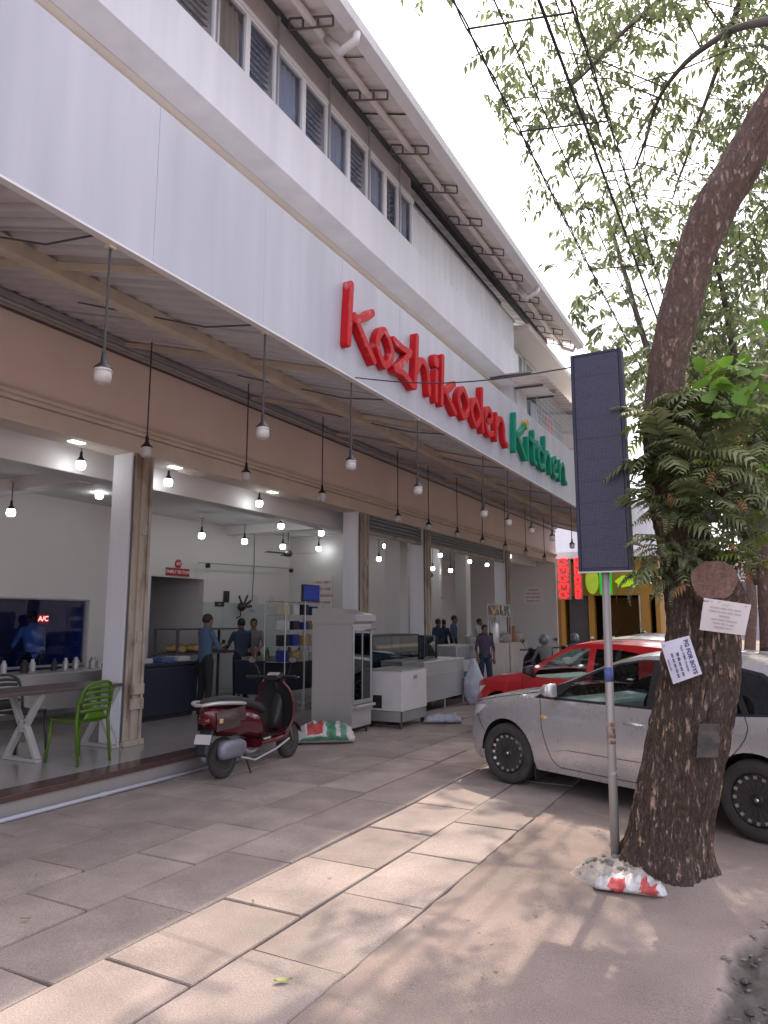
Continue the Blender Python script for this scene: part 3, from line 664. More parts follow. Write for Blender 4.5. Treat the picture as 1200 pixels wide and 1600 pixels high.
t = thing('wall_fan', 'black wall fan with bent blades over the tiled wall', 'fan', gx(375,948,IW+.1), 0)
MB().lathe([(0,0),(.09,.01),(.1,.06),(.06,.12),(0,.13)], 14, (0,0,0), M4.Rotation(pi/2, 3, 'Y')).build('motor', m_lblk, t, smooth=True)
for a in (.5, 1.1, 0.05, 2.2): MB().bar((.08,0,0), (.1, .28*cos(a), .28*sin(a)), .05, .008, (1,0,0)).build('blade', m_lblk, t)
MB().tube([(.02,0,-.05),(.02,0,-.2),(-.09,0,-.24)], .014, 6).build('bracket', m_lblk, t)
a, b = gx(325,880,IW+.25), gx(455,888,IW+.25)
t = thing('wall_rail', 'thin metal rail with two small cameras along the hall wall', 'rail', a, 0, world=True)
MB().tube([a, b], .014, 6).build('rail', m_galv, t)
for q in (a, b):
    MB().lathe([(0,-.1),(.05,-.09),(.055,-.03),(.03,.0)], 12, q).build('camera', m_lblk, t, smooth=True); MB().bar(q, (IW, q.y, q.z+.02), .02).build('bracket', m_galv, t)
# ================================================================ WALL NOTICES
m_rsign = mat('red_sign', (.36,.012,.02), .4); m_wtxt = mat('white_print', (.8,.78,.78), .5); m_wsign = mat('white_sign', (.72,.68,.66), .5); m_rtxt = mat('red_print', (.42,.06,.07), .5); m_bsign = mat('black_sign', (.02,.02,.025), .4); m_gtxt = mat('grey_print', (.5,.5,.52), .6)
def wall_sign(lab, c, w_, h_, m, lines, tm, ts, nx=(0,1,0), n_=(1,0,0), round_=False, name='wall_sign', bold=.002):
    c = V(c); t = thing(name, lab, 'sign', c)
    X = V(nx); N = V(n_); mb = MB()
    if round_: poly = [(w_/2*cos(a*pi/12), h_/2*sin(a*pi/12)) for a in range(24)]
    else: poly = [(-w_/2,-h_/2),(w_/2,-h_/2),(w_/2,h_/2),(-w_/2,h_/2)]
    mb.prism(poly, .0, .02, lambda u, v, q: tuple(X*u+V((0,0,v))+N*(q+.004))); mb.build('board', m, t)
    k = len(lines)
    for i, s_ in enumerate(lines):
        text(s_, ts, tm, t, N*.028+V((0,0,(k-1)/2-i))*(h_*.86/max(1,k)), X, (0,0,1), .0, bold=bold)
    return t
p = gx(278,881,IW); wall_sign('round red A/C sign above the doorway notice', p, .17, .17, m_rsign, ['A/C'], m_wtxt, .085, round_=True)
p = gx(277,894,IW); wall_sign('red FAMILY SECTION sign over the hall doorway', p, .62, .15, m_rsign, ['FAMILY SECTION'], m_wtxt, .085)
p = gx(342,944,IW); wall_sign('small black notice on the hall wall beside the wall fan', p, .28, .1, m_bsign, ['oo oooo'], m_gtxt, .03)
p = gx(66,967,IW); wall_sign('red lit A/C sign on the kitchen glass', p, .2, .13, m_rsign, ['A/C'], mat('lit_red_letters', (.9,.4,.4), .4, emit=(1,.35,.35), est=1.2), .11)
def scribble(n, seed):   # rows of unreadable curly script
    return None
p = gy(505,925,14.3); wall_sign('white notice with four rows of red script beside the column', p, .52, .72, m_wsign, ['~oo oo~','ooo~oo','oo~ooooo','oo~ooo'], m_rtxt, .13, (1,0,0), (0,-1,0))
p = gy(833,930,Y1); wall_sign('white notice with rows of red script on the far end wall', p, .75, .62, m_wsign, ['~ooooo','ooo ooo~o','oo~oooooo','ooooo~oo'], m_rtxt, .11, (1,0,0), (0,-1,0))
p = gy(650,911,14.95); wall_sign('small red arrow sign on the interior column', (p.x,14.945,p.z), .26, .07, m_rsign, ['<- OOOO'], m_wtxt, .05, (1,0,0), (0,-1,0))
p = gx(685,933,-10.6); wall_sign('framed dark notice with pale border on the far wall', p, .9, .8, m_wsign, ['ooo ~oo'], m_bsign, .2)
p = gx(755,940,-10.59); t = wall_sign('tall dark blue menu board on the far hall wall', (-10.59, p.y, 2.35), 1.55, 1.75, mat('menu_blue', (.02,.035,.09), .3), ['- - - - - -']*9, m_gtxt, .13, name='menu_board')
# ================================================================ CARS
m_cglass = glassmat('car_glass', (.6,.68,.68)); m_tint = glassmat('car_glass_tinted', (.07,.08,.11)); m_clear = glassmat('clear_glass', (.72,.8,.8))
m_tyre = mat('tyre_rubber', (.035,.033,.032), .8, col2=(.09,.08,.07), sc=9, amt=.5, bump=.001, bsc=60)
m_rim = mat('black_rim', (.05,.05,.055), .35, .6); m_rims = mat('silver_rim', (.62,.62,.64), .3, .9); m_blk = mat('black_plastic', (.02,.02,.022), .5)
m_chrome = mat('chrome', (.75,.75,.77), .12, 1); m_under = mat('underbody', (.012,.012,.013), .9)
m_seat = mat('seat_fabric', (.06,.065,.075), .9); m_dash = mat('dashboard', (.2,.24,.24), .6); m_lens = mat('lamp_lens', (.75,.78,.8), .1, .2, coat=1); m_tail = mat('tail_lens', (.4,.01,.01), .15, coat=1); m_amber = mat('amber_lens', (.6,.42,.2), .2, coat=1)
def inpoly(p, poly):
    x, y = p; c = False; j = len(poly)-1
    for i in range(len(poly)):
        xi, yi = poly[i]; xj, yj = poly[j]
        if (yi > y) != (yj > y) and x < (xj-xi)*(y-yi)/(yj-yi)+xi: c = not c
        j = i
    return c
def wheel(par, x, y, r, side, steer=0, nsp=16, plain=False):
    t = thing('wheel', None, None); t.parent = par; t.location = (x, y, r); t.rotation_euler = (0, 0, steer)
    rx = M4.Rotation(pi/2*side, 3, 'X')      # lathe axis -> outward
    w_ = .19; q = r*.66
    MB().lathe([(q,-w_),(r*.93,-w_),(r*.985,-w_+.02),(r,-w_*.75),(r,-.03),(r*.985,-.01),(r*.93,.004),(r*.8,.008),(q+.006,0),(q,-.012)], 40, rot=rx.transposed() if False else rx).build('tyre', m_tyre, t, auto=50)
    ri = MB().lathe([(q-.002,-w_),(q-.002,-.01),(q-.016,.002),(q-.024,-.012),(q-.03,-.06),(.06,-.075),(0,-.075)], 40, rot=rx).build('rim', m_rim if not plain else m_rims, t, auto=45)
    for k in range(nsp):
        a = 2*pi*k/nsp; mb = MB(); d = V((cos(a), sin(a), 0))
        f = lambda p: rx @ p
        mb.bar(f(d*.045+V((0,0,-.02))), f(d*(q-.04)+V((0,0,-.022))), .014, .022, tuple(f(V((0,0,1)))))
        mb.build('spoke', m_rim if not plain else m_rims, ri)
        mb = MB(); mb.bar(f(d*(q-.04)+V((0,0,-.016))), f(d*(q-.015)+V((0,0,-.008))), .026, .02, tuple(f(V((0,0,1))))); mb.build('spoke_tip', m_rims, ri)
    MB().lathe([(.055,-.06),(.055,-.015),(.045,-.006),(0,-.004)], 20, rot=rx).build('hub', m_rim, ri, auto=40)
    MB().lathe([(.018,-.006),(.016,.002),(0,.003)], 12, rot=rx).build('hub_cap', m_chrome, ri, smooth=True)
    return t
def car(name, label, paint, loc, rotz, T):
    root = thing(name, label, 'car', loc, rotz)
    wb = T['wb']/2; r = T['r']; fx, rxx = T['front'], T['rear']      # plan curves (x,y)
    # plan parameter: |s|<=s0 equals x, then arc length round the corner
    def plan(pts):
        tab = [(0, pts[0])]; 
        for a, b in zip(pts, pts[1:]): tab.append((tab[-1][0]+sqrt((a[0]-b[0])**2+(a[1]-b[1])**2), b))
        return tab
    fp, rp = plan(fx), plan(rxx); SF = fx[0][0]; SR = rxx[0][0]
    smax = SF+fp[-1][0]; smin = SR-rp[-1][0]
    fpx = [(a, b[0]) for a, b in fp]; fpy = [(a, b[1]) for a, b in fp]; rpx = [(a, b[0]) for a, b in rp]; rpy = [(a, b[1]) for a, b in rp]
    sec = T['sec']; zb = T['belt']
    def pos(s, z, off=0):
        if s > SF: x = smooth_tab(fpx, s-SF); y = max(0, smooth_tab(fpy, s-SF)); k = min(1, (s-SF)/.5)
        elif s < SR: x = smooth_tab(rpx, SR-s); y = max(0, smooth_tab(rpy, SR-s)); k = min(1, (SR-s)/.4)
        else: x = s; y = smooth_tab(T['plan'], s); k = 0
        y *= smooth_tab(sec, z)
        if s > SF: x -= k*k*(max(0, z-.48)*T['fl']+max(0, .32-z)*.5)
        elif s < SR: x += k*k*(max(0, z-.85)*T['rl']+max(0, .35-z)*.4)
        return V((x, y, z))
    def nrm(s, z):
        e = .01; a = pos(s+e, z)-pos(s-e, z); b = pos(s, z+e)-pos(s, z-e); n = b.cross(a)
        n.normalize(); return n if n.y >= -1e-3 or abs(n.x) > .7 else -n
    top = T['top']; ar = r+.05; bot = T['sill']
    zt = lambda s: smooth_tab(top, s)
    # outline in (s,z)
    ss = [smin+(smax-smin)*i/150 for i in range(151)]
    out = []
    for s in ss:
        if s > smin and abs(s-wb) > ar+.01 and abs(s+wb) > ar+.01: out.append((s, bot if abs(s) < wb else bot-.02+.03*(abs(s)-wb)))
        for c in (-wb, wb):
            nx_ = s+(smax-smin)/150
            if s <= c-ar-.01 < nx_:
                for k in range(17):
                    a = pi-pi*k/16; out.append((c+ar*cos(a), max(bot, r+ar*sin(a)) if k not in (0, 16) else bot))
    body = out+[(s, zt(s)) for s in reversed(ss)]
    regs = T['regs']
    def dens(poly, d=.05):
        o_ = []
        for (a, b), (c, e) in zip(poly, poly[1:]+poly[:1]):
            k = max(1, int(sqrt((a-c)**2+(b-e)**2)/d)); o_ += [(a+(c-a)*i/k, b+(e-b)*i/k) for i in range(k)]
        return o_
    regs = [(n2, dens(pl)) for n2, pl in regs]; near = [p for _, pl in regs for p in pl]+body; cell = {}
    for p in near: cell.setdefault((int(p[0]//.03), int(p[1]//.03)), []).append(p)
    def close(p):
        i, j = int(p[0]//.03), int(p[1]//.03)
        return any((p[0]-q[0])**2+(p[1]-q[1])**2 < .026**2 for a in (-1,0,1) for b in (-1,0,1) for q in cell.get((i+a, j+b), ()))
    pts = list(body); edges = [(i, (i+1) % len(body)) for i in range(len(body))]
    for nm, poly in regs:
        n0 = len(pts); pts += poly; edges += [(n0+i, n0+(i+1) % len(poly)) for i in range(len(poly))]
    s = smin+.03
    while s < smax:
        z = bot+.04
        while z < 1.5:
            q_ = (s+rnd.uniform(-.004,.004), z); z += .055
            if not close(q_): pts.append(q_)
        s += .055
    vo, ed, fo, *_ = delaunay_2d_cdt([V(p) for p in pts], edges, [], 0, 1e-5)
    bins = {}
    for f in fo:
        c = (sum(vo[i].x for i in f)/len(f), sum(vo[i].y for i in f)/len(f))
        if not inpoly(c, body): continue
        nm = 'body_side'
        for n2, poly in regs:
            if inpoly(c, poly): nm = n2; break
        bins.setdefault(nm, []).append(f)
    mt = {'body_side': paint, 'front_door': paint, 'rear_door': paint, 'side_window': m_cglass, 'rear_window': m_tint, 'quarter_window': m_tint, 'pillar_trim': m_blk, 'bumper_grille': m_blk, 'headlight': m_lens, 'tail_light': m_tail, 'door_moulding': T.get('mould', paint)}
    for sd_ in (1, -1):
        for nm, fs in bins.items():
            off = {'side_window': -.006, 'rear_window': -.006, 'quarter_window': -.006, 'door_moulding': .012, 'bumper_grille': -.012}.get(nm, 0)
            ids = {}; vs = []; ns = []
            for f in fs:
                for i in f:
                    if i not in ids:
                        ids[i] = len(vs); p = vo[i]; n = nrm(p.x, p.y); q = pos(p.x, p.y)+n*off
                        vs.append((q.x, q.y*sd_, q.z)); ns.append((n.x, n.y*sd_, n.z))
            F = []
            for f in fs:
                g = [ids[i] for i in f]; a, b, c = (V(vs[k]) for k in g[:3])
                if (b-a).cross(c-a).dot(V(ns[g[0]])) < 0: g = g[::-1]
                F.append(tuple(g))
            me = bpy.data.meshes.new(nm); me.from_pydata(vs, [], F); me.materials.append(mt[nm]); me.polygons.foreach_set('use_smooth', [True]*len(F))
            me.update(); 
            if nm not in ('door_moulding',): me.normals_split_custom_set_from_vertices(ns)
            put(nm, me, root)
    # top skin in strips
    for nm, sa, sb, m, cr, bow in T['strips']:
        sa = max(sa, smin); sb = min(sb, smax); N = max(4, int((sb-sa)/.05)); mb = MB()
        def fn(u, v):
            s_ = sa+(sb-sa)*u; t_ = v*2-1; p = pos(s_, zt(s_))
            k = 1-abs(t_)**2.4
            return (p.x+bow*k*(1 if s_ > -.5 else -1), p.y*t_, p.z+smooth_tab(T['crown'], s_)*k)
        mb.grid(fn, N+1, 25); mb.build(nm, m, root, smooth=True)
    # underbody, wells, wheels
    MB().box(-wb-.6, wb+.55, -.62, .62, bot-.02, .5).build('underbody', m_under, root)
    MB().box(-wb+.36, wb-.36, -.76, .76, bot-.015, .46).build('floor_pan', m_under, root)
    for c in (-wb, wb):
        for sd_ in (1, -1):
            mb = MB(); ring = [(c+ar*cos(pi*k/14), r+ar*sin(pi*k/14)) for k in range(15)]
            yo = pos(c, .5).y
            mb.add([(a, sd_*(yo-.012), b) for a, b in ring]+[(a, sd_*(yo-.32), b) for a, b in ring], [(i, i+1, 16+i, 15+i) for i in range(14)]); mb.build('wheel_well', m_under, root)
            wheel(root, c, sd_*(yo-.015), r, -sd_ , (T.get('steer', 0) if c > 0 else 0), T.get('nsp', 16), T.get('plain', False))
    # seams
    for sl_ in T['seams']:
        P = spline([(a, b, 0) for a, b in sl_], 6)
        for sd_ in (1, -1):
            q = [pos(p.x, p.y)+nrm(p.x, p.y)*.0005 for p in P]
            MB().tube([(a.x, a.y*sd_, a.z) for a in q], .0035, 5).build('panel_gap', m_under, root)
    # fittings on each side
    for sd_ in (1, -1):
        for hs, hzz in T['handles']:
            p = pos(hs, hzz); MB().tube([(p.x-.09, sd_*(p.y-.005), hzz), (p.x-.08, sd_*(p.y+.03), hzz), (p.x+.08, sd_*(p.y+.03), hzz+.005), (p.x+.09, sd_*(p.y-.005), hzz)], [.012,.016,.016,.012], 8).build('door_handle', T['hmat'], root, smooth=True)
        ms, mz = T['mirror']; p = pos(ms, mz)
        mb = MB().loft([[(p.x+dx*k+.0+.03*(1-k), sd_*(p.y+.02+yy), mz+.07+dz*k) for dx, dz in ((.05,-.055),(.07,0),(.05,.055),(-.04,.07),(-.05,-.06))] for yy, k in ((.03,.72),(.07,1),(.15,1.0),(.2,.6))])
        mc = mb.build('mirror', T['mirm'], root, smooth=True, bevel=.01)
        MB().tube([(p.x+.03, sd_*(p.y-.02), mz-.02), (p.x+.03, sd_*(p.y+.07), mz+.015)], .028, 8).build('mirror_foot', m_blk, root)
        p = pos(wb-.52, .72) if T.get('rep') else None
        if p: MB().lathe([(.03,0),(.028,.008),(.0,.012)], 14, (p.x, sd_*p.y, p.z), M4.Rotation(-pi/2*sd_, 3, 'X') @ M4.Scale(1.4, 3, V((1,0,0)))).build('side_repeater', m_amber, root, smooth=True)
        for c in (-wb, wb):
            p = pos(c-ar-.0, bot+.1); MB().box(p.x-.012, p.x+.0, min(sd_*(p.y-.2), sd_*(p.y-.01)), max(sd_*(p.y-.2), sd_*(p.y-.01)), .1, .3).build('mud_flap', m_blk, root)
    # interior
    MB().loft([[(.75,-.66,.7),(.75,.66,.7),(.35,.66,.7),(.35,-.66,.7)], [(.8,-.66,.9),(.8,.66,.9),(.42,.64,.88),(.42,-.64,.88)]]).build('dashboard', m_dash, root, bevel=.04)
    MB().lathe([(.155,-.012),(.17,0),(.155,.012),(.14,0),(.155,-.012)], 24, (.28,-.34,.86), M4.Rotation(R(68), 3, 'Y')).build('steering_wheel', m_blk, root, smooth=True)
    for x in (-.05, -.85):
        for y in (-.34, .34):
            st = MB().loft([[(x+.3,y-.22,.35),(x+.3,y+.22,.35),(x-.25,y+.22,.35),(x-.25,y-.22,.35)], [(x+.3,y-.23,.5),(x+.3,y+.23,.5),(x-.25,y+.23,.5),(x-.25,y-.23,.5)]]).build('seat', m_seat, root, bevel=.05)
            MB().loft([[(x-.12,y-.2,.48),(x-.12,y+.2,.48),(x-.26,y+.2,.48),(x-.26,y-.2,.48)], [(x-.3,y-.2,1.0),(x-.3,y+.2,1.0),(x-.4,y+.2,1.0),(x-.4,y-.2,1.0)]]).build('backrest', m_seat, st, bevel=.04)
            MB().loft([[(x-.32,y-.11,1.03),(x-.32,y+.11,1.03),(x-.4,y+.11,1.03),(x-.4,y-.11,1.03)], [(x-.34,y-.1,1.18),(x-.34,y+.1,1.18),(x-.42,y+.1,1.18),(x-.42,y-.1,1.18)]]).build('headrest', m_seat, st, bevel=.03)
    for a, b in (((.8,-.15,1.0),(.62,.3,1.03)), ((.86,.1,.985),(.72,.55,1.0))):
        MB().tube([V(a)+V((0,0,.012)), V(b)+V((.04,0,.03))], .008, 5).build('wiper', m_blk, root)
    MB().tube([(-.25,0,1.42*T['hs']+.01), (-.42,0,1.42*T['hs']+.2)], .004, 5).build('aerial', m_blk, root)
    return root
m_silver = mat('silver_paint', (.62,.61,.63), .28, .6, col2=(.56,.55,.57), sc=3, amt=.5, coat=.7, rvar=.05)
m_redp = mat('red_paint', (.5,.012,.014), .3, 0, col2=(.44,.012,.014), sc=3, coat=.9)
m_whitep = mat('white_paint', (.72,.72,.73), .3, 0, col2=(.66,.66,.66), sc=3, coat=.8)
m_bluep = mat('dark_blue_paint', (.02,.04,.1), .25, .3, col2=(.02,.03,.08), sc=3, coat=.8)
SILVER = dict(wb=2.56, r=.305, belt=.9, fl=.42, rl=.5, sill=.2, hs=.985, rep=True, steer=.12,
  front=[(1.5,.842),(1.72,.815),(1.89,.735),(2.0,.60),(2.06,.40),(2.085,.18),(2.09,0)], rear=[(-1.5,.84),(-1.7,.815),(-1.86,.73),(-1.95,.55),(-1.985,.3),(-1.99,0)],
  plan=[(-1.5,.84),(-1,.855),(0,.86),(1,.855),(1.5,.842)],
  sec=[(.18,.93),(.3,.965),(.42,.985),(.55,1.0),(.7,1.0),(.82,.985),(.9,.955),(1.0,.905),(1.15,.83),(1.3,.745),(1.42,.66)],
  top=[(-2.9,.92),(-2.3,.93),(-2.0,.98),(-1.86,1.06),(-1.74,1.2),(-1.62,1.28),(-1.4,1.318),(-1.0,1.35),(-.6,1.362),(-.25,1.35),(0,1.3),(.3,1.185),(.6,1.06),(.84,.965),(1.0,.94),(1.3,.905),(1.55,.86),(1.8,.80),(2.05,.745),(2.4,.70),(3,.69)],
  crown=[(-2.9,.0),(-2.2,.01),(-1.7,.04),(-1,.05),(-.3,.05),(.2,.04),(.7,.03),(.9,.035),(1.4,.045),(1.9,.03),(2.6,.0)],
  regs=[('side_window', [(.62,.925),(.44,1.08),(.2,1.19),(-.02,1.265),(-.25,1.302),(-.36,1.308),(-.36,.925)]), ('rear_window', [(-.5,.925),(-.5,1.308),(-.8,1.305),(-1.02,1.285),(-1.2,.94),(-1.0,.928)]),
        ('quarter_window', [(-1.25,.945),(-1.08,1.278),(-1.3,1.235),(-1.52,1.10),(-1.58,1.01),(-1.5,.965)]),
        ('pillar_trim', [(.9,.9),(.76,1.0),(.48,1.095),(.2,1.215),(-.02,1.283),(-.25,1.322),(-.8,1.325),(-1.05,1.31),(-1.32,1.26),(-1.58,1.11),(-1.64,1.0),(-1.5,.945),(-1.0,.905)]),
        ('headlight', [(1.55,.78),(1.75,.765),(2.1,.70),(2.3,.66),(2.3,.60),(1.95,.62),(1.7,.68)]), ('bumper_grille', [(1.9,.52),(2.2,.54),(2.75,.55),(2.75,.3),(2.1,.3),(1.98,.38)]),
        ('tail_light', [(-1.62,.93),(-1.85,.92),(-2.1,.86),(-2.1,.74),(-1.75,.78)]),
        ('door_moulding', [(.6,.375),(.66,.41),(.5,.44),(-1.0,.45),(-1.0,.39),(.3,.365)]),
        ('front_door', [(.8,.9),(.78,.6),(.68,.32),(.6,.27),(-.43,.27),(-.43,.9)]), ('rear_door', [(-.43,.9),(-.43,.27),(-.82,.27),(-.95,.45),(-1.18,.68),(-1.24,.8),(-1.2,.9)])],
  strips=[('bonnet', .86, 3, m_silver, 0, .0), ('windscreen', -.06, .86, m_cglass, 0, .07), ('roof', -1.66, -.06, m_silver, 0, .02), ('rear_glass', -1.98, -1.66, m_tint, 0, .03), ('tailgate', -3, -1.98, m_silver, 0, .0)],
  seams=[[(.84,.93),(.8,.8),(.78,.6),(.7,.35),(.6,.265)], [(.6,.265),(.1,.26),(-.8,.262)], [(-.43,.9),(-.43,.5),(-.42,.262)], [(-.82,.265),(-.95,.45),(-1.18,.68),(-1.25,.82),(-1.22,.93),(-1.1,1.25)], [(.86,.958),(1.3,.885),(1.6,.83),(1.9,.765)], [(1.72,.68),(1.66,.58),(1.6,.5)], [(-1.7,.76),(-1.66,.6),(-1.6,.45)], [(-.86,1.3),(-.9,1.1),(-.95,.94)]],
  handles=[(-.26,.765),(-1.0,.775)], mirror=(.6,.93), hmat=m_silver, mirm=m_silver)
h = V((-.915,.404,0)).normalized(); lf = V((-h.y, h.x, 0))     # heading and left
def car_loc(p, half, T):      # near front wheel contact -> origin
    return V(p)-h*(T['wb']/2)-lf*half
rzc = atan2(h.y, h.x)
car('hatchback_car', 'silver hatchback parked with its nose to the shop behind the tree', m_silver, car_loc((-2.56,7.52,0), .84, SILVER), rzc, SILVER)
import copy
RED = copy.copy(SILVER); RED.update(wb=2.36, nsp=8, plain=True, rep=False, steer=0, hmat=m_blk, mirm=m_blk, hs=.99, mould=m_blk,
  front=[(1.38,.75),(1.56,.735),(1.72,.66),(1.82,.52),(1.86,.35),(1.88,.15),(1.885,0)], rear=[(-1.35,.75),(-1.55,.735),(-1.68,.66),(-1.75,.5),(-1.78,.25),(-1.785,0)], plan=[(-1.35,.75),(0,.77),(1.38,.75)],
  sec=[(.18,.93),(.3,.965),(.55,1.0),(.7,1.0),(.82,.985),(.9,.965),(1.0,.93),(1.15,.87),(1.3,.80),(1.42,.72)],
  top=[(-2.9,.92),(-2.2,.95),(-1.9,1.0),(-1.75,1.1),(-1.66,1.22),(-1.55,1.30),(-1.3,1.345),(-.8,1.37),(-.3,1.37),(-.02,1.33),(.25,1.2),(.5,1.06),(.74,.945),(.95,.91),(1.3,.86),(1.55,.80),(1.8,.73),(2.1,.68),(3,.66)],
  regs=[('side_window', [(.56,.9),(.36,1.07),(.14,1.2),(-.06,1.285),(-.2,1.305),(-.34,1.305),(-.34,.9)]), ('rear_window', [(-.44,.9),(-.44,1.305),(-.8,1.3),(-1.05,1.27),(-1.12,.92)]),
        ('headlight', [(1.45,.72),(1.7,.70),(2.0,.62),(2.0,.52),(1.7,.54)]), ('bumper_grille', [(1.9,.45),(2.3,.45),(2.3,.28),(1.9,.28)]), ('tail_light', [(-1.6,.9),(-1.9,.85),(-1.9,.65),(-1.6,.68)]),
        ('front_door', [(.7,.88),(.68,.55),(.6,.27),(-.39,.27),(-.39,.88)]), ('rear_door', [(-.39,.88),(-.39,.27),(-.72,.27),(-.9,.5),(-1.12,.7),(-1.14,.88)])],
  strips=[('bonnet', .76, 3, m_redp, 0, 0), ('windscreen', -.08, .76, m_cglass, 0, .05), ('roof', -1.58, -.08, m_redp, 0, .02), ('rear_glass', -1.9, -1.58, m_tint, 0, .02), ('tailgate', -3, -1.9, m_redp, 0, 0)],
  seams=[[(.74,.9),(.7,.6),(.62,.3)], [(-.39,.9),(-.39,.5),(-.38,.265)], [(-.72,.27),(-.9,.5),(-1.12,.7),(-1.15,.9)]], handles=[(-.24,.76),(-.95,.77)], mirror=(.5,.92))
car('hatchback_car', 'bright red small hatchback parked beyond the silver car', m_redp, car_loc((-3.62,10.35,0), .76, RED), rzc, RED)
WHITE = copy.copy(RED); WHITE.update(strips=[(a, b, c, m_whitep if d is m_redp else d, e, f) for a, b, c, d, e, f in RED['strips']], hmat=m_whitep, mirm=m_whitep)
car('hatchback_car', 'white hatchback parked beyond the red car', m_whitep, car_loc((-3.75,13.0,0), .76, WHITE), rzc, WHITE)
BLUE = copy.copy(RED); BLUE.update(strips=[(a, b, c, m_bluep if d is m_redp else d, e, f) for a, b, c, d, e, f in RED['strips']])
car('hatchback_car', 'dark blue hatchback parked beyond the white car', m_bluep, car_loc((-3.9,15.8,0), .76, BLUE), rzc, BLUE)
# ================================================================ STREET TREE
def leafmat(name, c1, c2, tr=.35, rough=.5):
    m = bpy.data.materials.new(name); m.use_nodes = True; n = m.node_tree.nodes; L = m.node_tree.links.new; b = n['Principled BSDF']; out = n['Material Output']
    g = n.new('ShaderNodeNewGeometry'); no = n.new('ShaderNodeTexNoise'); no.inputs['Scale'].default_value = 2.3; no.inputs['Detail'].default_value = 4; L(g.outputs['Position'], no.inputs['Vector'])
    ra = n.new('ShaderNodeMath'); ra.operation = 'MULTIPLY_ADD'; ra.inputs[1].default_value = .5; L(g.outputs['Random Per Island'], ra.inputs[0]); L(no.outputs['Fac'], ra.inputs[2])
    mr = n.new('ShaderNodeMapRange'); mr.inputs[1].default_value = .45; mr.inputs[2].default_value = 1.05; L(ra.outputs[0], mr.inputs[0])
    mx = n.new('ShaderNodeMix'); mx.data_type = 'RGBA'; L(mr.outputs[0], mx.inputs[0]); mx.inputs[6].default_value = (*c1, 1); mx.inputs[7].default_value = (*c2, 1)
    L(mx.outputs[2], b.inputs['Base Color']); b.inputs['Roughness'].default_value = rough
    t = n.new('ShaderNodeBsdfTranslucent'); L(mx.outputs[2], t.inputs[0]); ms = n.new('ShaderNodeMixShader'); ms.inputs[0].default_value = tr
    L(b.outputs[0], ms.inputs[1]); L(t.outputs[0], ms.inputs[2]); L(ms.outputs[0], out.inputs[0]); MATS[name] = m; return m
m_leaf = leafmat('tree_leaf', (.10,.14,.065), (.2,.24,.1), .55); m_leaf2 = leafmat('far_tree_leaf', (.11,.15,.08), (.21,.25,.12), .55)
m_fern = leafmat('fern_leaf', (.085,.12,.045), (.31,.33,.165), .3, .4); m_ferny = leafmat('young_fern_leaf', (.2,.28,.05), (.36,.42,.1), .4); m_fernb = leafmat('dead_fern_leaf', (.22,.10,.035), (.34,.2,.08), .2, .7)
m_heart = leafmat('creeper_leaf', (.1,.24,.03), (.2,.36,.06), .4)
m_bark = mat('rough_bark', (.44,.28,.2), .95, col2=(.24,.175,.14), sc=3, amt=.9, bump=.012, bsc=26, coord='pos', stretch=(1,1,.5))
def plates(m, scale, st, depth, dark):      # cracked bark plates
    n, L = nodes_of(m); b = n['Principled BSDF']; g = n.new('ShaderNodeNewGeometry'); mp = n.new('ShaderNodeMapping'); mp.inputs['Scale'].default_value = st
    no = n.new('ShaderNodeTexNoise'); no.inputs['Scale'].default_value = 9; no.inputs['Detail'].default_value = 4; L(g.outputs['Position'], no.inputs['Vector'])
    ad = n.new('ShaderNodeVectorMath'); ad.operation = 'MULTIPLY_ADD'; ad.inputs[1].default_value = (.03,.03,.03); L(no.outputs['Color'], ad.inputs[0]); L(g.outputs['Position'], ad.inputs[2]); L(ad.outputs[0], mp.inputs[0])
    vo = n.new('ShaderNodeTexNoise'); vo.inputs['Scale'].default_value = scale; vo.inputs['Detail'].default_value = 7; vo.inputs['Roughness'].default_value = .7; L(mp.outputs[0], vo.inputs['Vector'])
    su = n.new('ShaderNodeMath'); su.operation = 'SUBTRACT'; su.inputs[1].default_value = .5; L(vo.outputs['Fac'], su.inputs[0]); ab = n.new('ShaderNodeMath'); ab.operation = 'ABSOLUTE'; L(su.outputs[0], ab.inputs[0])
    mr = n.new('ShaderNodeMapRange'); mr.inputs[2].default_value = .11; L(ab.outputs[0], mr.inputs[0])
    old = b.inputs['Base Color'].links[0].from_socket; mx = n.new('ShaderNodeMix'); mx.data_type = 'RGBA'; L(mr.outputs[0], mx.inputs[0]); mx.inputs[6].default_value = (*dark, 1); L(old, mx.inputs[7]); L(mx.outputs[2], b.inputs['Base Color'])
    ob = b.inputs['Normal'].links[0].from_node; bp = n.new('ShaderNodeBump'); bp.inputs['Distance'].default_value = depth; L(mr.outputs[0], bp.inputs['Height']); L(ob.outputs[0], bp.inputs['Normal']); L(bp.outputs[0], b.inputs['Normal'])
plates(m_bark, 24, (1,1,.26), .03, (.12,.085,.066)); speckle(m_bark, 90, .75, 1.2, 4, (1,1,.4))
m_bark2 = mat('upper_bark', (.32,.21,.17), .9, col2=(.46,.37,.31), sc=9, amt=.8, sharp=(.52,.66), bump=.006, bsc=40, coord='pos', stretch=(1,1,.6))
plates(m_bark2, 20, (1,1,.4), .014, (.17,.115,.092))
m_cut = mat('cut_wood', (.26,.145,.11), .85, col2=(.10,.055,.045), sc=9, amt=.9, bump=.004, bsc=50, coord='pos', stretch=(1,1,.25)); speckle(m_cut, 60, .7, 1.15)
m_twig = mat('twig_bark', (.09,.075,.065), .9, col2=(.15,.12,.1), sc=8, coord='pos')
tree = thing('street_tree', 'large street tree with rough trunk, sawn limb stump and hanging ferns', 'tree', (-.74, 5.45, 0), world=True)
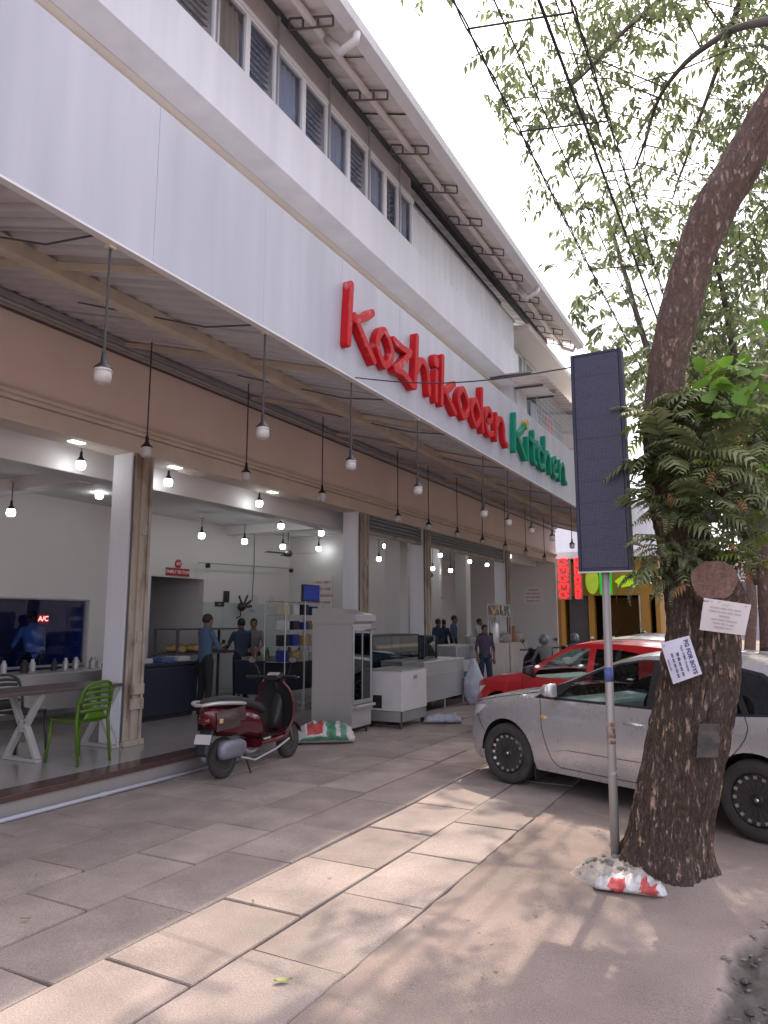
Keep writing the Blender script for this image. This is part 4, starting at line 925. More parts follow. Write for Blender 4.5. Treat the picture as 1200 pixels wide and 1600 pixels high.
def bark_tube(path, rad, na, nl, amp, seed, flare=None):
    """path: list of (t,point), rad table; ridged vertical bark relief"""
    mb = MB(); P = spline(path, nl); k = len(P); rings = []
    pr = None
    for i, p in enumerate(P):
        t = (P[min(i+1, k-1)]-P[max(i-1, 0)]).normalized(); u = i/(k-1)*(len(rad)-1); r_ = smooth_tab(list(enumerate(rad)), u)
        if pr is None: pr = V((1,0,0))
        pr = (pr-t*pr.dot(t)).normalized(); b = t.cross(pr); ring = []
        for j in range(na):
            a = 2*pi*j/na; d = pr*cos(a)+b*sin(a)
            q = V((cos(a)*3.2, sin(a)*3.2, p.z*1.5+seed))
            wq = NZ.noise(V((q.x, q.y, q.z*1.3)))*.8
            n1 = .6*(1-abs(NZ.noise(V((q.x*2.4+wq, q.y*2.4+wq, q.z*1.1))))*3.2)+.6*(1-abs(NZ.noise(V((q.x*4.6+wq, q.y*4.6+wq, q.z*2.2+9))))*3.4); n2 = NZ.noise(V((q.x*5, q.y*5, q.z*5)))+.6*NZ.noise(V((q.x*9, q.y*9, q.z*11)))
            lump = NZ.noise(V((cos(a)*1.1, sin(a)*1.1, p.z*1.2+seed)))
            rr_ = r_*(1+.10*lump)+amp*(n1*.55+n2*.45)
            if flare: rr_ += flare(p.z, a)
            ring.append(p+d*rr_)
        rings.append(ring)
    return mb.loft(rings)
lower = [(-.765,5.45,-.12),(-.75,5.45,.04),(-.70,5.45,.3),(-.61,5.45,.7),(-.52,5.46,1.12),(-.46,5.48,1.45),(-.44,5.5,1.75),(-.5,5.55,2.15),(-.6,5.58,2.6),(-.62,5.55,3.13)]
trunk = bark_tube(lower, [.33,.29,.262,.245,.24,.235,.215,.18,.15,.132], 150, 22, .024, 0,
    lambda z, a: max(0, .22-z)*.35*(.5+.5*sin(a*5+1))).build('trunk', m_bark, tree, smooth=True)
upper = [(-.625,5.55,3.05),(-.57,5.5,3.5),(-.455,5.45,3.9),(-.33,5.42,4.28),(-.18,5.4,4.6),(0,5.4,4.88),(.16,5.4,5.14),(.35,5.4,5.42),(.7,5.5,6.1),(.95,5.7,6.9),(1.1,5.8,7.9)]
bark_tube(upper, [.128,.13,.138,.13,.135,.138,.132,.128,.12,.1,.07], 72, 16, .014, 7).build('trunk_limb', m_bark2, tree, smooth=True)
# sawn stump facing the street
stc = gy(1116,908,5.12); cf = V((-.06,-1,.22)).normalized(); sdir = cf; st0 = stc-cf*.34-V((0,0,.05))
stump = bark_tube([st0, st0.lerp(stc,.35), st0.lerp(stc,.7), stc], [.16,.155,.147,.14], 48, 6, .012, 3).build('limb_stump', m_bark, tree, smooth=True)
ux = V((1,0,0)); ux = (ux-cf*ux.dot(cf)).normalized(); uy = cf.cross(ux)
mb = MB(); ring = [stc+sdir*.004+(ux*cos(a)+uy*sin(a))*(.138+.006*sin(3*a)) for a in [2*pi*k/32 for k in range(32)]]
mb.add(ring+[p+cf*.012 for p in ring], [tuple(range(32,64))]+[(i, (i+1) % 32, 32+(i+1) % 32, 32+i) for i in range(32)]); mb.build('cut_face', m_cut, stump, weld=True, bevel=.006)
# bark burl ring under the notice
pb_ = gy(1062,1035,5.24); MB().tube([pb_+V((.11*cos(a), .03*abs(cos(a)), .13*sin(a))) for a in [2*pi*k/16 for k in range(16)]], .022, 8, closed=True).build('bark_ring', m_bark, tree, smooth=True)
# limbs
def limb(pts, r0, r1, n=8, par=tree, m=m_twig, name='limb'):
    P = spline(pts, 8); k = len(P)
    P = [p+V((NZ.noise(p*1.3), NZ.noise(p*1.3+V((9,0,0))), NZ.noise(p*1.3+V((0,9,0)))))*.06*(i/k) for i, p in enumerate(P)]
    MB().tube(P, [r0+(r1-r0)*i/(k-1) for i in range(k)], n).build(name, m, par, smooth=True); return P
tips = []
limbs = [([(1.0,5.75,7.2),(.3,6.6,7.9),(-.8,7.6,8.3),(-2.0,8.6,8.4)], .06), ([(1.05,5.8,7.6),(.4,7.4,8.4),(-.2,9.2,8.4),(-.9,11,8.0)], .06), ([(.9,5.7,6.7),(1.0,7.2,7.1),(.6,8.9,7.3),(.2,10.6,6.8)], .05),
         ([(1.1,5.8,7.9),(.4,5.4,8.8),(-.9,5.2,9.2),(-2.3,5.6,9.2)], .05), ([(1.1,5.8,7.8),(1.8,7,8.6),(2.6,8.6,8.8),(3.0,10.5,8.6)], .06), ([(.35,5.4,5.4),(.9,6.4,5.6),(1.3,7.6,6.1),(1.5,9.0,6.2)], .045), ([(.6,5.45,5.9),(.0,6.3,6.7),(-.6,7.3,7.1),(-1.1,8.4,7.0)], .04)]
for pts, r0 in limbs: tips.append(limb(pts, r0, .012))
# foliage: drooping sprigs of small leaves
def in_sky_gap(p):       # air left open between tree and building
    e = p-EYE; zc = e.dot(FW)
    if zc < .3: return False
    x = 600+1130*e.dot(RT)/zc; y = 800-1130*e.dot(UP)/zc
    if x < 0 or x > 1250 or y < -30 or y > 1600: return False
    edge = lerp_tab([(-30,690),(60,712),(150,740),(195,765),(290,815),(350,850),(430,865),(500,880),(560,920),(640,985),(700,1060)], y)
    return x < edge+8 or (y > 660 and x < 1010)
def sprig_leaves(out, c, dirv, n, L, rg, droop=.5):
    d = dirv.normalized(); side = d.cross(V((0,0,1))); side = side.normalized() if side.length > .1 else V((1,0,0))
    for i in range(n):
        t = (i+.5)/n; s_ = 1 if i % 2 else -1
        base = c+d*(t*n*.030)+V((0,0,-droop*.35*t*t*n*.03))
        ld = (d*.55+side*s_*rg.uniform(.5,1)+V((rg.uniform(-.3,.3), rg.uniform(-.3,.3), -droop*rg.uniform(.4,1.5)))).normalized()
        l = L*rg.uniform(.7,1.2); wv = ld.cross(V((rg.uniform(-.6,.6), rg.uniform(-.6,.6), 1))).normalized()*l*.21
        up = wv.cross(ld).normalized()*l*.05; m1 = base+ld*l*.38-up; tip = base+ld*l-V((0,0,l*.12))
        k = len(out[0]); out[0].extend([base, m1+wv+up*2, tip, m1-wv+up*2, m1]); out[1].extend([(k, k+4, k+1), (k+4, k+2, k+1), (k, k+3, k+4), (k+4, k+3, k+2)])
def crown(par, centers, L, nl, m, seed, twigs=True, droop=.6, gap=True, name='crown'):
    rg = random.Random(seed); out = ([], []); tw = MB()
    for c, rad, cnt in centers:
        for _ in range(cnt):
            while True:
                d = V((rg.uniform(-1,1), rg.uniform(-1,1), rg.uniform(-1,1)))
                if d.length < 1: break
            p = V(c)+V((d.x*rad[0], d.y*rad[1], d.z*rad[2]))
            if gap and in_sky_gap(p): continue
            dv = V((rg.uniform(-1,1), rg.uniform(-1,1), rg.uniform(-.8,.25)))
            sprig_leaves(out, p, dv, nl, L, rg, droop)
            if twigs and rg.random() < .5: tw.tube([p-dv.normalized()*.18+V((0,0,.08)), p, p+dv.normalized()*nl*.028-V((0,0,droop*.01*nl))], .004, 4, False)
    me = bpy.data.meshes.new(name); me.from_pydata([tuple(v) for v in out[0]], [], out[1]); me.materials.append(m); me.polygons.foreach_set('use_smooth', [True]*len(out[1])); me.update()
    put(name, me, par, kind='stuff')
    if tw.v: tw.build('twigs', m_twig, par, kind='stuff')
    return len(out[1])
cs = []; rg = random.Random(4)
for P in tips:
    for i in range(8, len(P), 3):
        for _ in range(2):
            q = P[i]+V((rg.gauss(0,.55), rg.gauss(0,.55), rg.gauss(-.15,.35))); cs.append((q, (.5,.5,.35), 5))
            a = q; tw = MB().tube([P[i], P[i].lerp(q,.5)+V((0,0,.08)), q], [.009,.007,.004], 5); tw.build('branchlet', m_twig, tree)
allP = [p for P in tips for p in P[6:]]
for (xa, xb, ya, yb, Ya, Yb, n) in ((730,960,-40,330,6.5,9.5,18),(940,1210,-40,330,7,11,26),(1080,1230,250,600,8,11,14),(580,660,-60,10,6,7,2)):
    for _ in range(n):
        q = gy(rg.uniform(xa,xb), rg.uniform(ya,yb), rg.uniform(Ya,Yb)); near = min(allP, key=lambda p: (p-q).length)
        if in_sky_gap(q) and xa > 600: continue
        cs.append((q, (.42,.42,.3), 8)); MB().tube([near, near.lerp(q,.5)+V((0,0,.12)), q], [.009,.007,.003], 5).build('branchlet', m_twig, tree)
crown(tree, cs, .11, 12, m_leaf, 11)
# ferns growing on the trunk
def frond_mesh(L, npair, wid, droop, m, seed, curl=.1):
    rg = random.Random(seed); mb = MB(); rib = []
    for i in range(9): t = i/8; rib.append(V((L*t*cos(droop*t*.6), 0, L*(.25*t-droop*.55*t*t))))
    mb.tube(rib, [.004*(1-.7*i/8) for i in range(9)], 4)
    for i in range(npair):
        t = .14+.84*i/(npair-1); k = t*8; a = int(min(7, k)); c = rib[a].lerp(rib[a+1], k-a); tg = (rib[a+1]-rib[a]).normalized()
        l = wid*(sin(pi*min(1, .18+.78*t))**.7)*rg.uniform(.85,1.1)
        for s_ in (1, -1):
            d = (tg*.62+V((0, s_*.8, -.12-curl*rg.random()))).normalized(); wv = tg*l*.15; n = d.cross(V((0,0,1))).normalized()
            p1 = c+d*l*.5+V((0,0,.012)); k0 = len(mb.v); tip = c+d*l+V((0,0,-l*.22))
            mb.add([c-wv*.9, c+wv*.9, p1-wv*1.1, p1+wv*1.0, tip], [(0,1,3,2),(2,3,4)] if s_ > 0 else [(1,0,2,3),(3,2,4)])
    return mb.mesh('frond', m, True)
FR = [frond_mesh(.42, 9, .13, .75, m_fern, 1), frond_mesh(.34, 8, .11, 1.0, m_fern, 2), frond_mesh(.5, 11, .11, 1.2, m_fern, 3), frond_mesh(.3, 9, .075, .7, m_ferny, 4), frond_mesh(.16, 5, .07, .9, m_fernb, 5, .4), frond_mesh(.32, 13, .05, 1.3, m_fern, 6)]
def fern(px, py, Y, n, kinds, lab, sc=1.0, spread=1.0, seed=0):
    p = gy(px, py, Y); sc *= 1.15; rg = random.Random(seed+px); t = thing('fern', lab, 'fern', p, 0, 'ferns growing on the tree trunk')
    MB().blob((0,.04,0), (.05,.06,.05), 8, 5, .5, 2, seed).build('root_mass', m_twig, t, smooth=True)
    for i in range(n):
        a = -pi/2+(i/(n-1)-.5)*pi*1.35*spread+rg.uniform(-.25,.25)
        o = put('frond', FR[rg.choice(kinds)], t); o.rotation_euler = (rg.uniform(-.5,.5), rg.uniform(-.75,.35), a); s_ = sc*rg.uniform(.75,1.15); o.scale = (s_, s_, s_); o.location = (0,0,rg.uniform(-.06,.06))
fern(1075,640,5.42,10,[0,3,0],'fern with yellow green young fronds at the top of the clump',.9,1,1)
fern(1130,650,5.45,9,[0,1,3],'fern with mixed pale and dark fronds under the creeper leaves',1,1,2)
fern(1040,715,5.36,12,[0,1],'dark fern with broad lobed fronds spreading towards the display panel',1,1,3)
fern(1100,720,5.28,13,[0,2,3],'dark glossy fern in the middle of the trunk clump',1.0,1,4)
fern(1155,735,5.36,11,[0,3],'long fronded dark fern on the street side of the trunk',1,1,5)
fern(1045,800,5.32,12,[0,1,5],'dense grey green fern below the broad lobed fern',.95,1,6)
fern(1110,805,5.24,12,[2,0,1],'drooping dark fern just above the sawn stump',.95,1,7)
fern(1165,830,5.34,9,[1,5,3],'small yellowish fern hanging beside the sawn stump',.85,1,8)
fern(1035,860,5.34,13,[5,5,1],'fine leaved fern hanging behind the display panel edge',.9,1,9)
fern(1075,870,5.26,8,[5,1],'fine leaved fern left of the sawn stump',.7,1,10)
for i, (px, py, k) in enumerate(((1020,660,[3,0]),(1062,760,[0,1]),(1130,770,[2,1]),(1178,690,[0,3]),(1010,770,[1,5]),(1090,690,[0,1]),(1140,870,[1,5]),(1060,905,[5,1]),(1185,790,[3,1]),(1110,610,[3,0]),(1180,880,[3,4]),(1012,900,[5,5]))):
    fern(px, py, 5.42, 11, k, ['pale fern tucked against the leaning limb','short dark fern under the top ferns','dark fern between the glossy and drooping ferns','street side fern with yellowish young fronds','wispy fern touching the display panel','dark fern below the creeper stem','small fern right over the sawn stump','thin fern hanging by the stump bark','yellowish fern above the notice','young fern at the foot of the creeper','dry tipped fern beside the notice','wispy fern hanging lowest beside the display pole'][i], .95, 1, 20+i)
for i, (px, py) in enumerate(((1150,680),(1155,780),(1143,848),(1072,913),(1045,770),(1115,735))):
    p = gy(px, py, 5.12); o = put('dead_frond', FR[4], loc=p, label='curled orange brown dead frond caught in the trunk ferns', cat='dead frond', group='dead fronds in the ferns'); o.rotation_euler = (rnd.uniform(-1,1), rnd.uniform(.2,1.2), rnd.uniform(-2.6,-.6)); o.scale = (.8,)*3
# heart leaved creeper
def heart(L):
    mb = MB(); pr = [(0,0),(.12,.3),(.3,.42),(.55,.38),(.8,.2),(1,0)]
    vs = [(L*a, 0, -.12*L*a*a) for a, b in pr]+[(L*a-(.08*L if 0 < i < 3 else 0), L*b, .1*L*b-.12*L*a*a) for i, (a, b) in enumerate(pr)]+[(L*a-(.08*L if 0 < i < 3 else 0), -L*b, .1*L*b-.12*L*a*a) for i, (a, b) in enumerate(pr)]
    return mb.add(vs, [(i, i+1, 7+i, 6+i) for i in range(5)]+[(i+1, i, 12+i, 13+i) for i in range(5)]).mesh('leaf', m_heart, True)
hm = [heart(.11), heart(.15), heart(.08)]
t = thing('creeper', 'bright green heart leaved creeper climbing behind the trunk ferns', 'creeper', gy(1150,640,5.5))
base = t.location.copy(); rg = random.Random(9)
pts = [base, gy(1120,590,5.5), gy(1140,545,5.5), gy(1180,500,5.55)]; MB().tube([p-base for p in spline(pts, 5)], .007, 5).build('stem', m_heart, t, smooth=True)
pts = [base, gy(1180,610,5.45), gy(1200,560,5.45), gy(1230,500,5.5)]; MB().tube([p-base for p in spline(pts, 5)], .007, 5).build('stem', m_heart, t, smooth=True)
_extra = {(1085+(k*29) % 110, 570+(k*37) % 110) for k in range(26)}
for px, py, k in ((1113,583,1),(1128,587,1),(1165,568,0),(1168,520,1),(1190,512,1),(1195,545,0),(1145,560,2),(1180,583,0),(1120,610,0),(1098,612,2),(1155,600,0),(1190,610,1),(1175,640,0),(1198,660,1),(1140,630,2),(1160,655,0),(1090,635,2),(1192,480,2),(1185,700,0),(1197,730,1))+tuple((1085+(k*29) % 110, 570+(k*37) % 110, k % 3) for k in range(26)):
    o = put('leaf', hm[k], t, loc=gy(px, py, (5.02 if px % 1 == 0 and k < 3 and (px, py) in _extra else 5.3)+rg.uniform(-.08,.2))-base); o.rotation_euler = (rg.uniform(-.8,.8), rg.uniform(-.6,.9), rg.uniform(-2.6,-.5))
# ================================================================ TREES FURTHER ALONG THE STREET
def far_tree(x, y, hgt, spread, lab, seed, n=60, L=.16, m=m_leaf2, trunk_r=.2, lean=(0,0), low=.42):
    t = thing('street_tree', lab, 'tree', (x, y, -.05), world=True, group='trees further along the street'); rg = random.Random(seed); cs = []
    top = V((x+lean[0]*.6, y+lean[1]*.6, hgt*.62)); x2, y2 = x+lean[0], y+lean[1]; limb([(x,y,-.1),(x+rg.uniform(-.3,.3),y,hgt*.3),top], trunk_r, trunk_r*.55, 12, t, m_bark2, 'trunk')
    for k in range(9):
        a = k*2.4+rg.random(); rr_ = spread*rg.uniform(.5,1); e = V((x2+rr_*cos(a), y2+rr_*sin(a), hgt*rg.uniform(low+.05,1)))
        if in_sky_gap(e) or in_sky_gap(e.lerp(top,.4)): cs.append((e, (spread*.3, spread*.3, hgt*.09), n//2)); continue
        P = limb([V((x,y,hgt*rg.uniform(.3,.5))), top.lerp(e,.5)+V((0,0,.3)), e], trunk_r*.42, .02, 6, t)
        for i in range(6, len(P), 2): cs.append((P[i], (spread*.30, spread*.30, hgt*.09), n//4))
    for _ in range(14): cs.append(((x2+rg.gauss(0,spread*.5), y2+rg.gauss(0,spread*.5), hgt*rg.uniform(low,.98)), (spread*.28, spread*.28, hgt*.07), n//3))
    crown(t, cs, L, 10, m, seed+50, False, .5, True); return t
far_tree(-1.1, 14.2, 9.8, 2.9, 'leafy tree with an open crown beyond the parked cars', 21, 46, .17, lean=(-1.2,.6))
far_tree(1.3, 19, 10.5, 3.6, 'tall tree behind the open crowned tree', 22, 50, .22, lean=(-.8,0))
far_tree(-.9, 29, 13, 4.6, 'broad tree where the street recedes', 23, 56, .3, lean=(-1.5,0))
_q = gy(1190,950,11.5)
far_tree(_q.x, 11.5, 6.6, 2.0, 'dark trunked tree on the street side of the fern tree', 24, 44, .13, m_leaf, .2, low=.3)
far_tree(3.5, 14, 7.5, 2.8, 'bushy street side tree behind the dark trunked tree', 26, 50, .18, m_leaf2, .2, low=.25)
far_tree(3.5, 36, 13, 5, 'hazy tree at the end of the street', 25, 70, .36, low=.2)
# ================================================================ LED PANEL ON POLE
PY = 5.38
led = thing('led_display_post', 'tall narrow unlit LED display panel on a grey pole', 'display', (-1.045, PY, 0), world=True)
m_ledm = mat('led_module', (.045,.042,.09), .4); n_, L_ = nodes_of(m_ledm); b_ = n_['Principled BSDF']
tc = n_.new('ShaderNodeTexCoord'); sp = n_.new('ShaderNodeSeparateXYZ'); L_(tc.outputs['Object'], sp.inputs[0])
def stripes(sock, freq):
    a = n_.new('ShaderNodeMath'); a.operation = 'MULTIPLY'; a.inputs[1].default_value = freq; L_(sock, a.inputs[0])
    f = n_.new('ShaderNodeMath'); f.operation = 'FRACT'; L_(a.outputs[0], f.inputs[0])
    g = n_.new('ShaderNodeMath'); g.operation = 'GREATER_THAN'; g.inputs[1].default_value = .4; L_(f.outputs[0], g.inputs[0]); return g.outputs[0]
pr_ = n_.new('ShaderNodeMath'); pr_.operation = 'MULTIPLY'; L_(stripes(sp.outputs[0], 100), pr_.inputs[0]); L_(stripes(sp.outputs[2], 100), pr_.inputs[1])
wn = n_.new('ShaderNodeTexWhiteNoise'); wn.noise_dimensions = '2D'; 
fl = n_.new('ShaderNodeVectorMath'); fl.operation = 'SNAP'; fl.inputs[1].default_value = (.02,.02,.02); L_(tc.outputs['Object'], fl.inputs[0])
sp2 = n_.new('ShaderNodeSeparateXYZ'); L_(fl.outputs[0], sp2.inputs[0]); cb = n_.new('ShaderNodeCombineXYZ'); L_(sp2.outputs[0], cb.inputs[0]); L_(sp2.outputs[2], cb.inputs[1]); L_(cb.outputs[0], wn.inputs['Vector'])
mr = n_.new('ShaderNodeMapRange'); mr.inputs[3].default_value = .6; mr.inputs[4].default_value = 1.0; L_(wn.outputs['Value'], mr.inputs[0])
p2 = n_.new('ShaderNodeMath'); p2.operation = 'MULTIPLY'; L_(pr_.outputs[0], p2.inputs[0]); L_(mr.outputs[0], p2.inputs[1])
mx = n_.new('ShaderNodeMix'); mx.data_type = 'RGBA'; L_(p2.outputs[0], mx.inputs[0]); mx.inputs[6].default_value = (.008,.009,.028,1); mx.inputs[7].default_value = (.085,.08,.15,1); L_(mx.outputs[2], b_.inputs['Base Color'])
m_ledf = mat('panel_frame', (.01,.014,.04), .35, .3, col2=(.05,.045,.06), sc=4, coord='pos'); m_pole = mat('pole_paint', (.42,.40,.39), .5, .3, col2=(.3,.27,.25), sc=5, amt=.7, coord='pos', stretch=(1,1,.3)); m_rst = mat('rust_patch', (.2,.09,.045), .9, col2=(.32,.27,.25), sc=30, amt=1, sharp=(.48,.55))
x0, x1, z0, z1 = -1.232, -.858, 2.03, 3.675
mb = MB(); mb.box(x0+.012, x1-.012, PY-.035, PY+.06, z0+.012, z1-.012); mb.build('case', m_ledf, led)
mb = MB(); mb.box(x0, x0+.022, PY-.052, PY+.065, z0, z1); mb.box(x1-.022, x1, PY-.052, PY+.065, z0, z1); mb.box(x0+.022, x1-.022, PY-.051, PY+.064, z0, z0+.022); mb.box(x0+.022, x1-.022, PY-.051, PY+.064, z1-.022, z1); mb.build('frame', m_ledf, led, bevel=.003)
hm_ = (z1-z0-.046)/10
for i in range(10): 
    o = MB().box(-.162, .162, -.006, .006, -hm_/2+.0004, hm_/2-.0004).build('led_module', m_ledm, led); o.location = (0, -.042+rnd.uniform(-.001,.001), z0+.023+hm_*(i+.5))
MB().box(x0-.003, x1+.003, PY-.055, PY-.02, z0-.012, z0-.001).build('bottom_lip', m_galv, led)
MB().tube([(-1.07,PY,-.05),(-1.062,PY,1.0),(-1.05,PY,2.03)], [.031,.029,.028], 18).build('pole', m_pole, led, smooth=True)
for zz, hh, m in ((1.30,.10,mat('blue_tape', (.03,.07,.3), .5, col2=(.3,.32,.42), sc=12)), (.92,.11,m_rst), (.84,.03,m_rst)): 
    MB().lathe([(.0305,-hh/2),(.0305,hh/2)], 18, (-1.062+.006*(zz-1),PY,zz)).build('tape_band' if zz > 1 else 'rust_band', m, led, smooth=True)
MB().lathe([(.032,-.01),(.032,.01)], 16, (-1.062,PY,.63)).build('weld_seam', m_pole, led)
# concrete footing heap
m_conc = mat('crumbled_concrete', (.5,.45,.4), .95, col2=(.34,.3,.26), sc=14, amt=.8, bump=.012, bsc=40)
c = V((-1.03,5.2,0))
MB().grid(lambda u, v: (lambda r_, a: (c.x+r_*cos(a)*1.15, c.y+r_*sin(a)*.9, -.02+.13*max(0,1-(r_/.27)**2.6)+.03*NZ.noise(V((r_*cos(a)*17, r_*sin(a)*17, 1)))+.012*NZ.noise(V((r_*cos(a)*45, r_*sin(a)*45, 5)))))(.3*u, 2*pi*v), 18, 49).build('footing', m_conc, led, smooth=True)
rg = random.Random(3); sm = [MB().blob((0,0,0), (1,.8,.6), 6, 4, .7, 2, k).mesh('chip', m_conc) for k in range(3)]
for k in range(40):
    a = rg.uniform(0,6.28); r_ = rg.uniform(.04,.24); o = put('footing_chip', sm[k % 3], led); s_ = rg.uniform(.008,.022); o.scale = (s_,)*3; o.location = V((c.x+r_*cos(a)*1.1, c.y+r_*sin(a)*.9, -.01+.125*max(0,1-(r_/.24)**2.6)+.008))-led.location
# crumpled plastic sack by the footing: white with red print
def crumple(name, lab, cat, L, W, Hh, mats, loc, rz, seed, amp=.25, prints=(), n=36, m=20, par=None, flat=.0):
    def fn(u, v):
        a = 2*pi*v; ex = (1-abs(2*u-1)**3.2)**.5; x = (u-.5)*L
        yy = cos(a)*W/2*(.35+.65*ex)*(1 if ex > 0 else 0); zz = (sin(a)*.5+.5)*Hh*(.12+.88*ex)
        nn = NZ.noise(V((x*9/L*1.2, yy*8/W, zz*5/Hh+seed)))*amp+NZ.noise(V((x*24/L, yy*18/W, seed)))*amp*.45
        return (x+nn*.1*L, yy*(1+nn*.5), max(.002, zz*(1+nn)+(.0)))
    mb = MB().grid(fn, n, m)
    for i, f in enumerate(mb.f):
        u = (i//(m-1))/(n-1); v = (i % (m-1))/(m-1)
        for k, (u0, u1, v0, v1, mi) in enumerate(prints):
            if u0 <= u+.03*NZ.noise(V((u*20, v*20, seed))) <= u1 and v0 <= v <= v1: mb.mi[i] = mi
    return mb.build(name, mats, smooth=True, label=lab, cat=cat, loc=loc, rotz=rz)
m_plast = mat('white_plastic', (.62,.6,.6), .45, col2=(.5,.48,.47), sc=10, bump=.004, bsc=30); m_pred = mat('red_print_plastic', (.5,.03,.04), .45, col2=(.58,.2,.18), sc=14, amt=.7, bump=.004, bsc=30); m_pgrn = mat('green_print_plastic', (.02,.2,.1), .5, col2=(.2,.36,.26), sc=14, amt=.8, bump=.004, bsc=30)
crumple('plastic_sack', 'crumpled white plastic sack with red print against the pole footing', 'sack', .43, .19, .085, [m_plast, m_pred], (-.92,4.98,0), .12, 2, .55, [(.22,.44,.28,.62,1),(.66,.86,.22,.55,1)])
# ================================================================ PAPERS ON THE TREE
m_paper = mat('white_paper', (.66,.64,.76), .6, col2=(.58,.56,.68), sc=6); m_paper2 = mat('aged_paper', (.68,.61,.6), .7, col2=(.6,.53,.52), sc=6); m_ink = mat('dark_ink', (.03,.03,.10), .6); m_ink2 = mat('faded_ink', (.33,.29,.3), .7)
def notice(name, lab, cs, Y, m, lines, X, U, ink):
    c = [gy(a, b, Y) for a, b in cs]; ctr = (c[0]+c[1]+c[2]+c[3])/4; t = thing(name, lab, 'paper notice', ctr)
    mb = MB(); mb.grid(lambda u, v: tuple((c[0].lerp(c[1],u)).lerp(c[3].lerp(c[2],u), v)-ctr+V((0,-.012*sin(pi*u)-.006*sin(3*v),0))), 8, 8)
    fr_ = list(mb.v); mb.add([(a, b+.002, d) for a, b, d in fr_], [f[::-1] for f in mb.f]); mb.build('sheet', m, t, smooth=True)
    ex = (c[1]-c[0])*X[0]+(c[3]-c[0])*X[1]; ez = (c[1]-c[0])*U[0]+(c[3]-c[0])*U[1]
    for s_, size, off, al, du in lines: text(s_, size, ink, t, ez.normalized()*off+ex.normalized()*du+V((0,-.026,0)), ex, ez, 0, bold=.0012 if size > .02 else .0004, align=al)
    for q in ((.1,.08),(.9,.08)):
        p = c[0].lerp(c[1],q[0]).lerp(c[3].lerp(c[2],q[0]),q[1])-ctr; MB().lathe([(.004,0),(.004,.004)], 8, p+V((0,-.016,0)), M4.Rotation(pi/2, 3, 'X')).build('nail', m_dark, t)
    return t
notice('paper_notice', 'white PG FOR BOYS notice pinned sideways on the tree trunk', [(1032,1005),(1077,993),(1097,1053),(1052,1069)], 5.16, m_paper,
    [('PG FOR BOYS', .036, .062, 'CENTER', 0), ('Near WMA Hospital', .02, .026, 'CENTER', 0), ('90 46 oo oo oo', .024, -.01, 'CENTER', .03), ('oo oo oo oo oo', .024, -.042, 'CENTER', .03), ('ooon nlo', .02, -.075, 'CENTER', .02)], (0,1), (1,0), m_ink)
notice('paper_notice', 'pale notice with small centred text nailed below the sawn stump', [(1100,934),(1174,945),(1164,993),(1093,984)], 5.08, m_paper2,
    [(s_, .02, .075-.024*i, 'CENTER', 0) for i, s_ in enumerate(('- o~o -', 'ououo~oun ouo uonn', 'nouo~o nou uoo onuo', 'uonouo', 'ouo nouo uonuoo', 'ouou no o uou', 'uonouo uo o'))], (1,0), (0,-1), m_ink2)
c = [gy(a, b, 5.17) for a, b in ((1092,1131),(1124,1131),(1122,1184),(1088,1184))]; mb = MB(); mb.prism([(p.x, p.z) for p in c][::-1], 5.165, 5.185, lambda u, v, q: (u, q, v)); mb.build('tin_plate', mat('blackened_tin', (.035,.035,.035), .6, .3, col2=(.16,.13,.11), sc=14, amt=.8), label='blackened square tin plate nailed to the tree trunk', cat='plate', bevel=.003)
# ================================================================ OVERHEAD CABLES
m_cable = mat('black_cable', (.03,.03,.035), .6)
def cable(lab, px, py, z, r_, dz=0, dx=0, twist=0, y1=42):
    p = gz(px, py, z); pts = []
    for i in range(60):
        t = i/59; y = -6+(y1+6)*t; f = (y-p.y)/(y1-p.y); pts.append(V((p.x+dx*max(0,f), y, z+dz*max(0,f)-(.25*sin(pi*max(0,min(1,f))) if f > 0 else 0))))
    t_ = thing('overhead_cable', lab, 'cable', pts[0], 0, 'overhead cables along the street', world=True)
    if twist:
        P = spline(pts, 6)
        for k in range(2): MB().tube([q+V((twist*cos(q.y*9+k*pi), 0, twist*sin(q.y*9+k*pi))) for q in P], r_, 5).build('strand', m_cable, t_)
    else: MB().tube(pts, r_, 6).build('strand', m_cable, t_)
    return pts
A = cable('twisted overhead cable nearest the restaurant roof', 708, 0, 6.5, .008, .1, .1, .011); Bc = cable('twisted overhead cable joined by the ladder rungs', 892, 0, 6.5, .008, 0, -.15, .011)
cable('thickest single overhead cable between the twisted pair', 842, 0, 6.45, .014, 0, 0); cable('thin overhead wire beside the thick cable', 772, 0, 6.8, .008, -.3, .3); cable('thin overhead wire close to the twisted cable of the rungs', 868, 0, 6.7, .007, -.3, -.1)
def at_y(P, y): 
    for a, b in zip(P, P[1:]):
        if a.y <= y <= b.y: return a.lerp(b, (y-a.y)/(b.y-a.y))
for y in (5.0, 6.4, 9.5):
    a, b = at_y(A, y), at_y(Bc, y+.25); t = thing('cable_spacer', 'thin rung holding the two twisted overhead cables apart', 'spacer', a, 0, 'rungs between the overhead cables', world=True); MB().tube([a, b], .009, 6).build('rod', m_cable, t)
a, b = V((FX-.02, 5.97, 4.07)), V((-1.23, PY, 3.60)); pts = [a.lerp(b, i/16)-V((0,0,.09*sin(pi*i/16))) for i in range(17)]
t = thing('power_wire', 'thin sagging wire from the canopy edge to the display panel', 'wire', a, 0, world=True); MB().tube(pts, .006, 5).build('wire', m_cable, t)
pole = thing('utility_pole', 'concrete utility pole carrying the overhead cables', 'pole', (.35, 42, -.1), world=True)
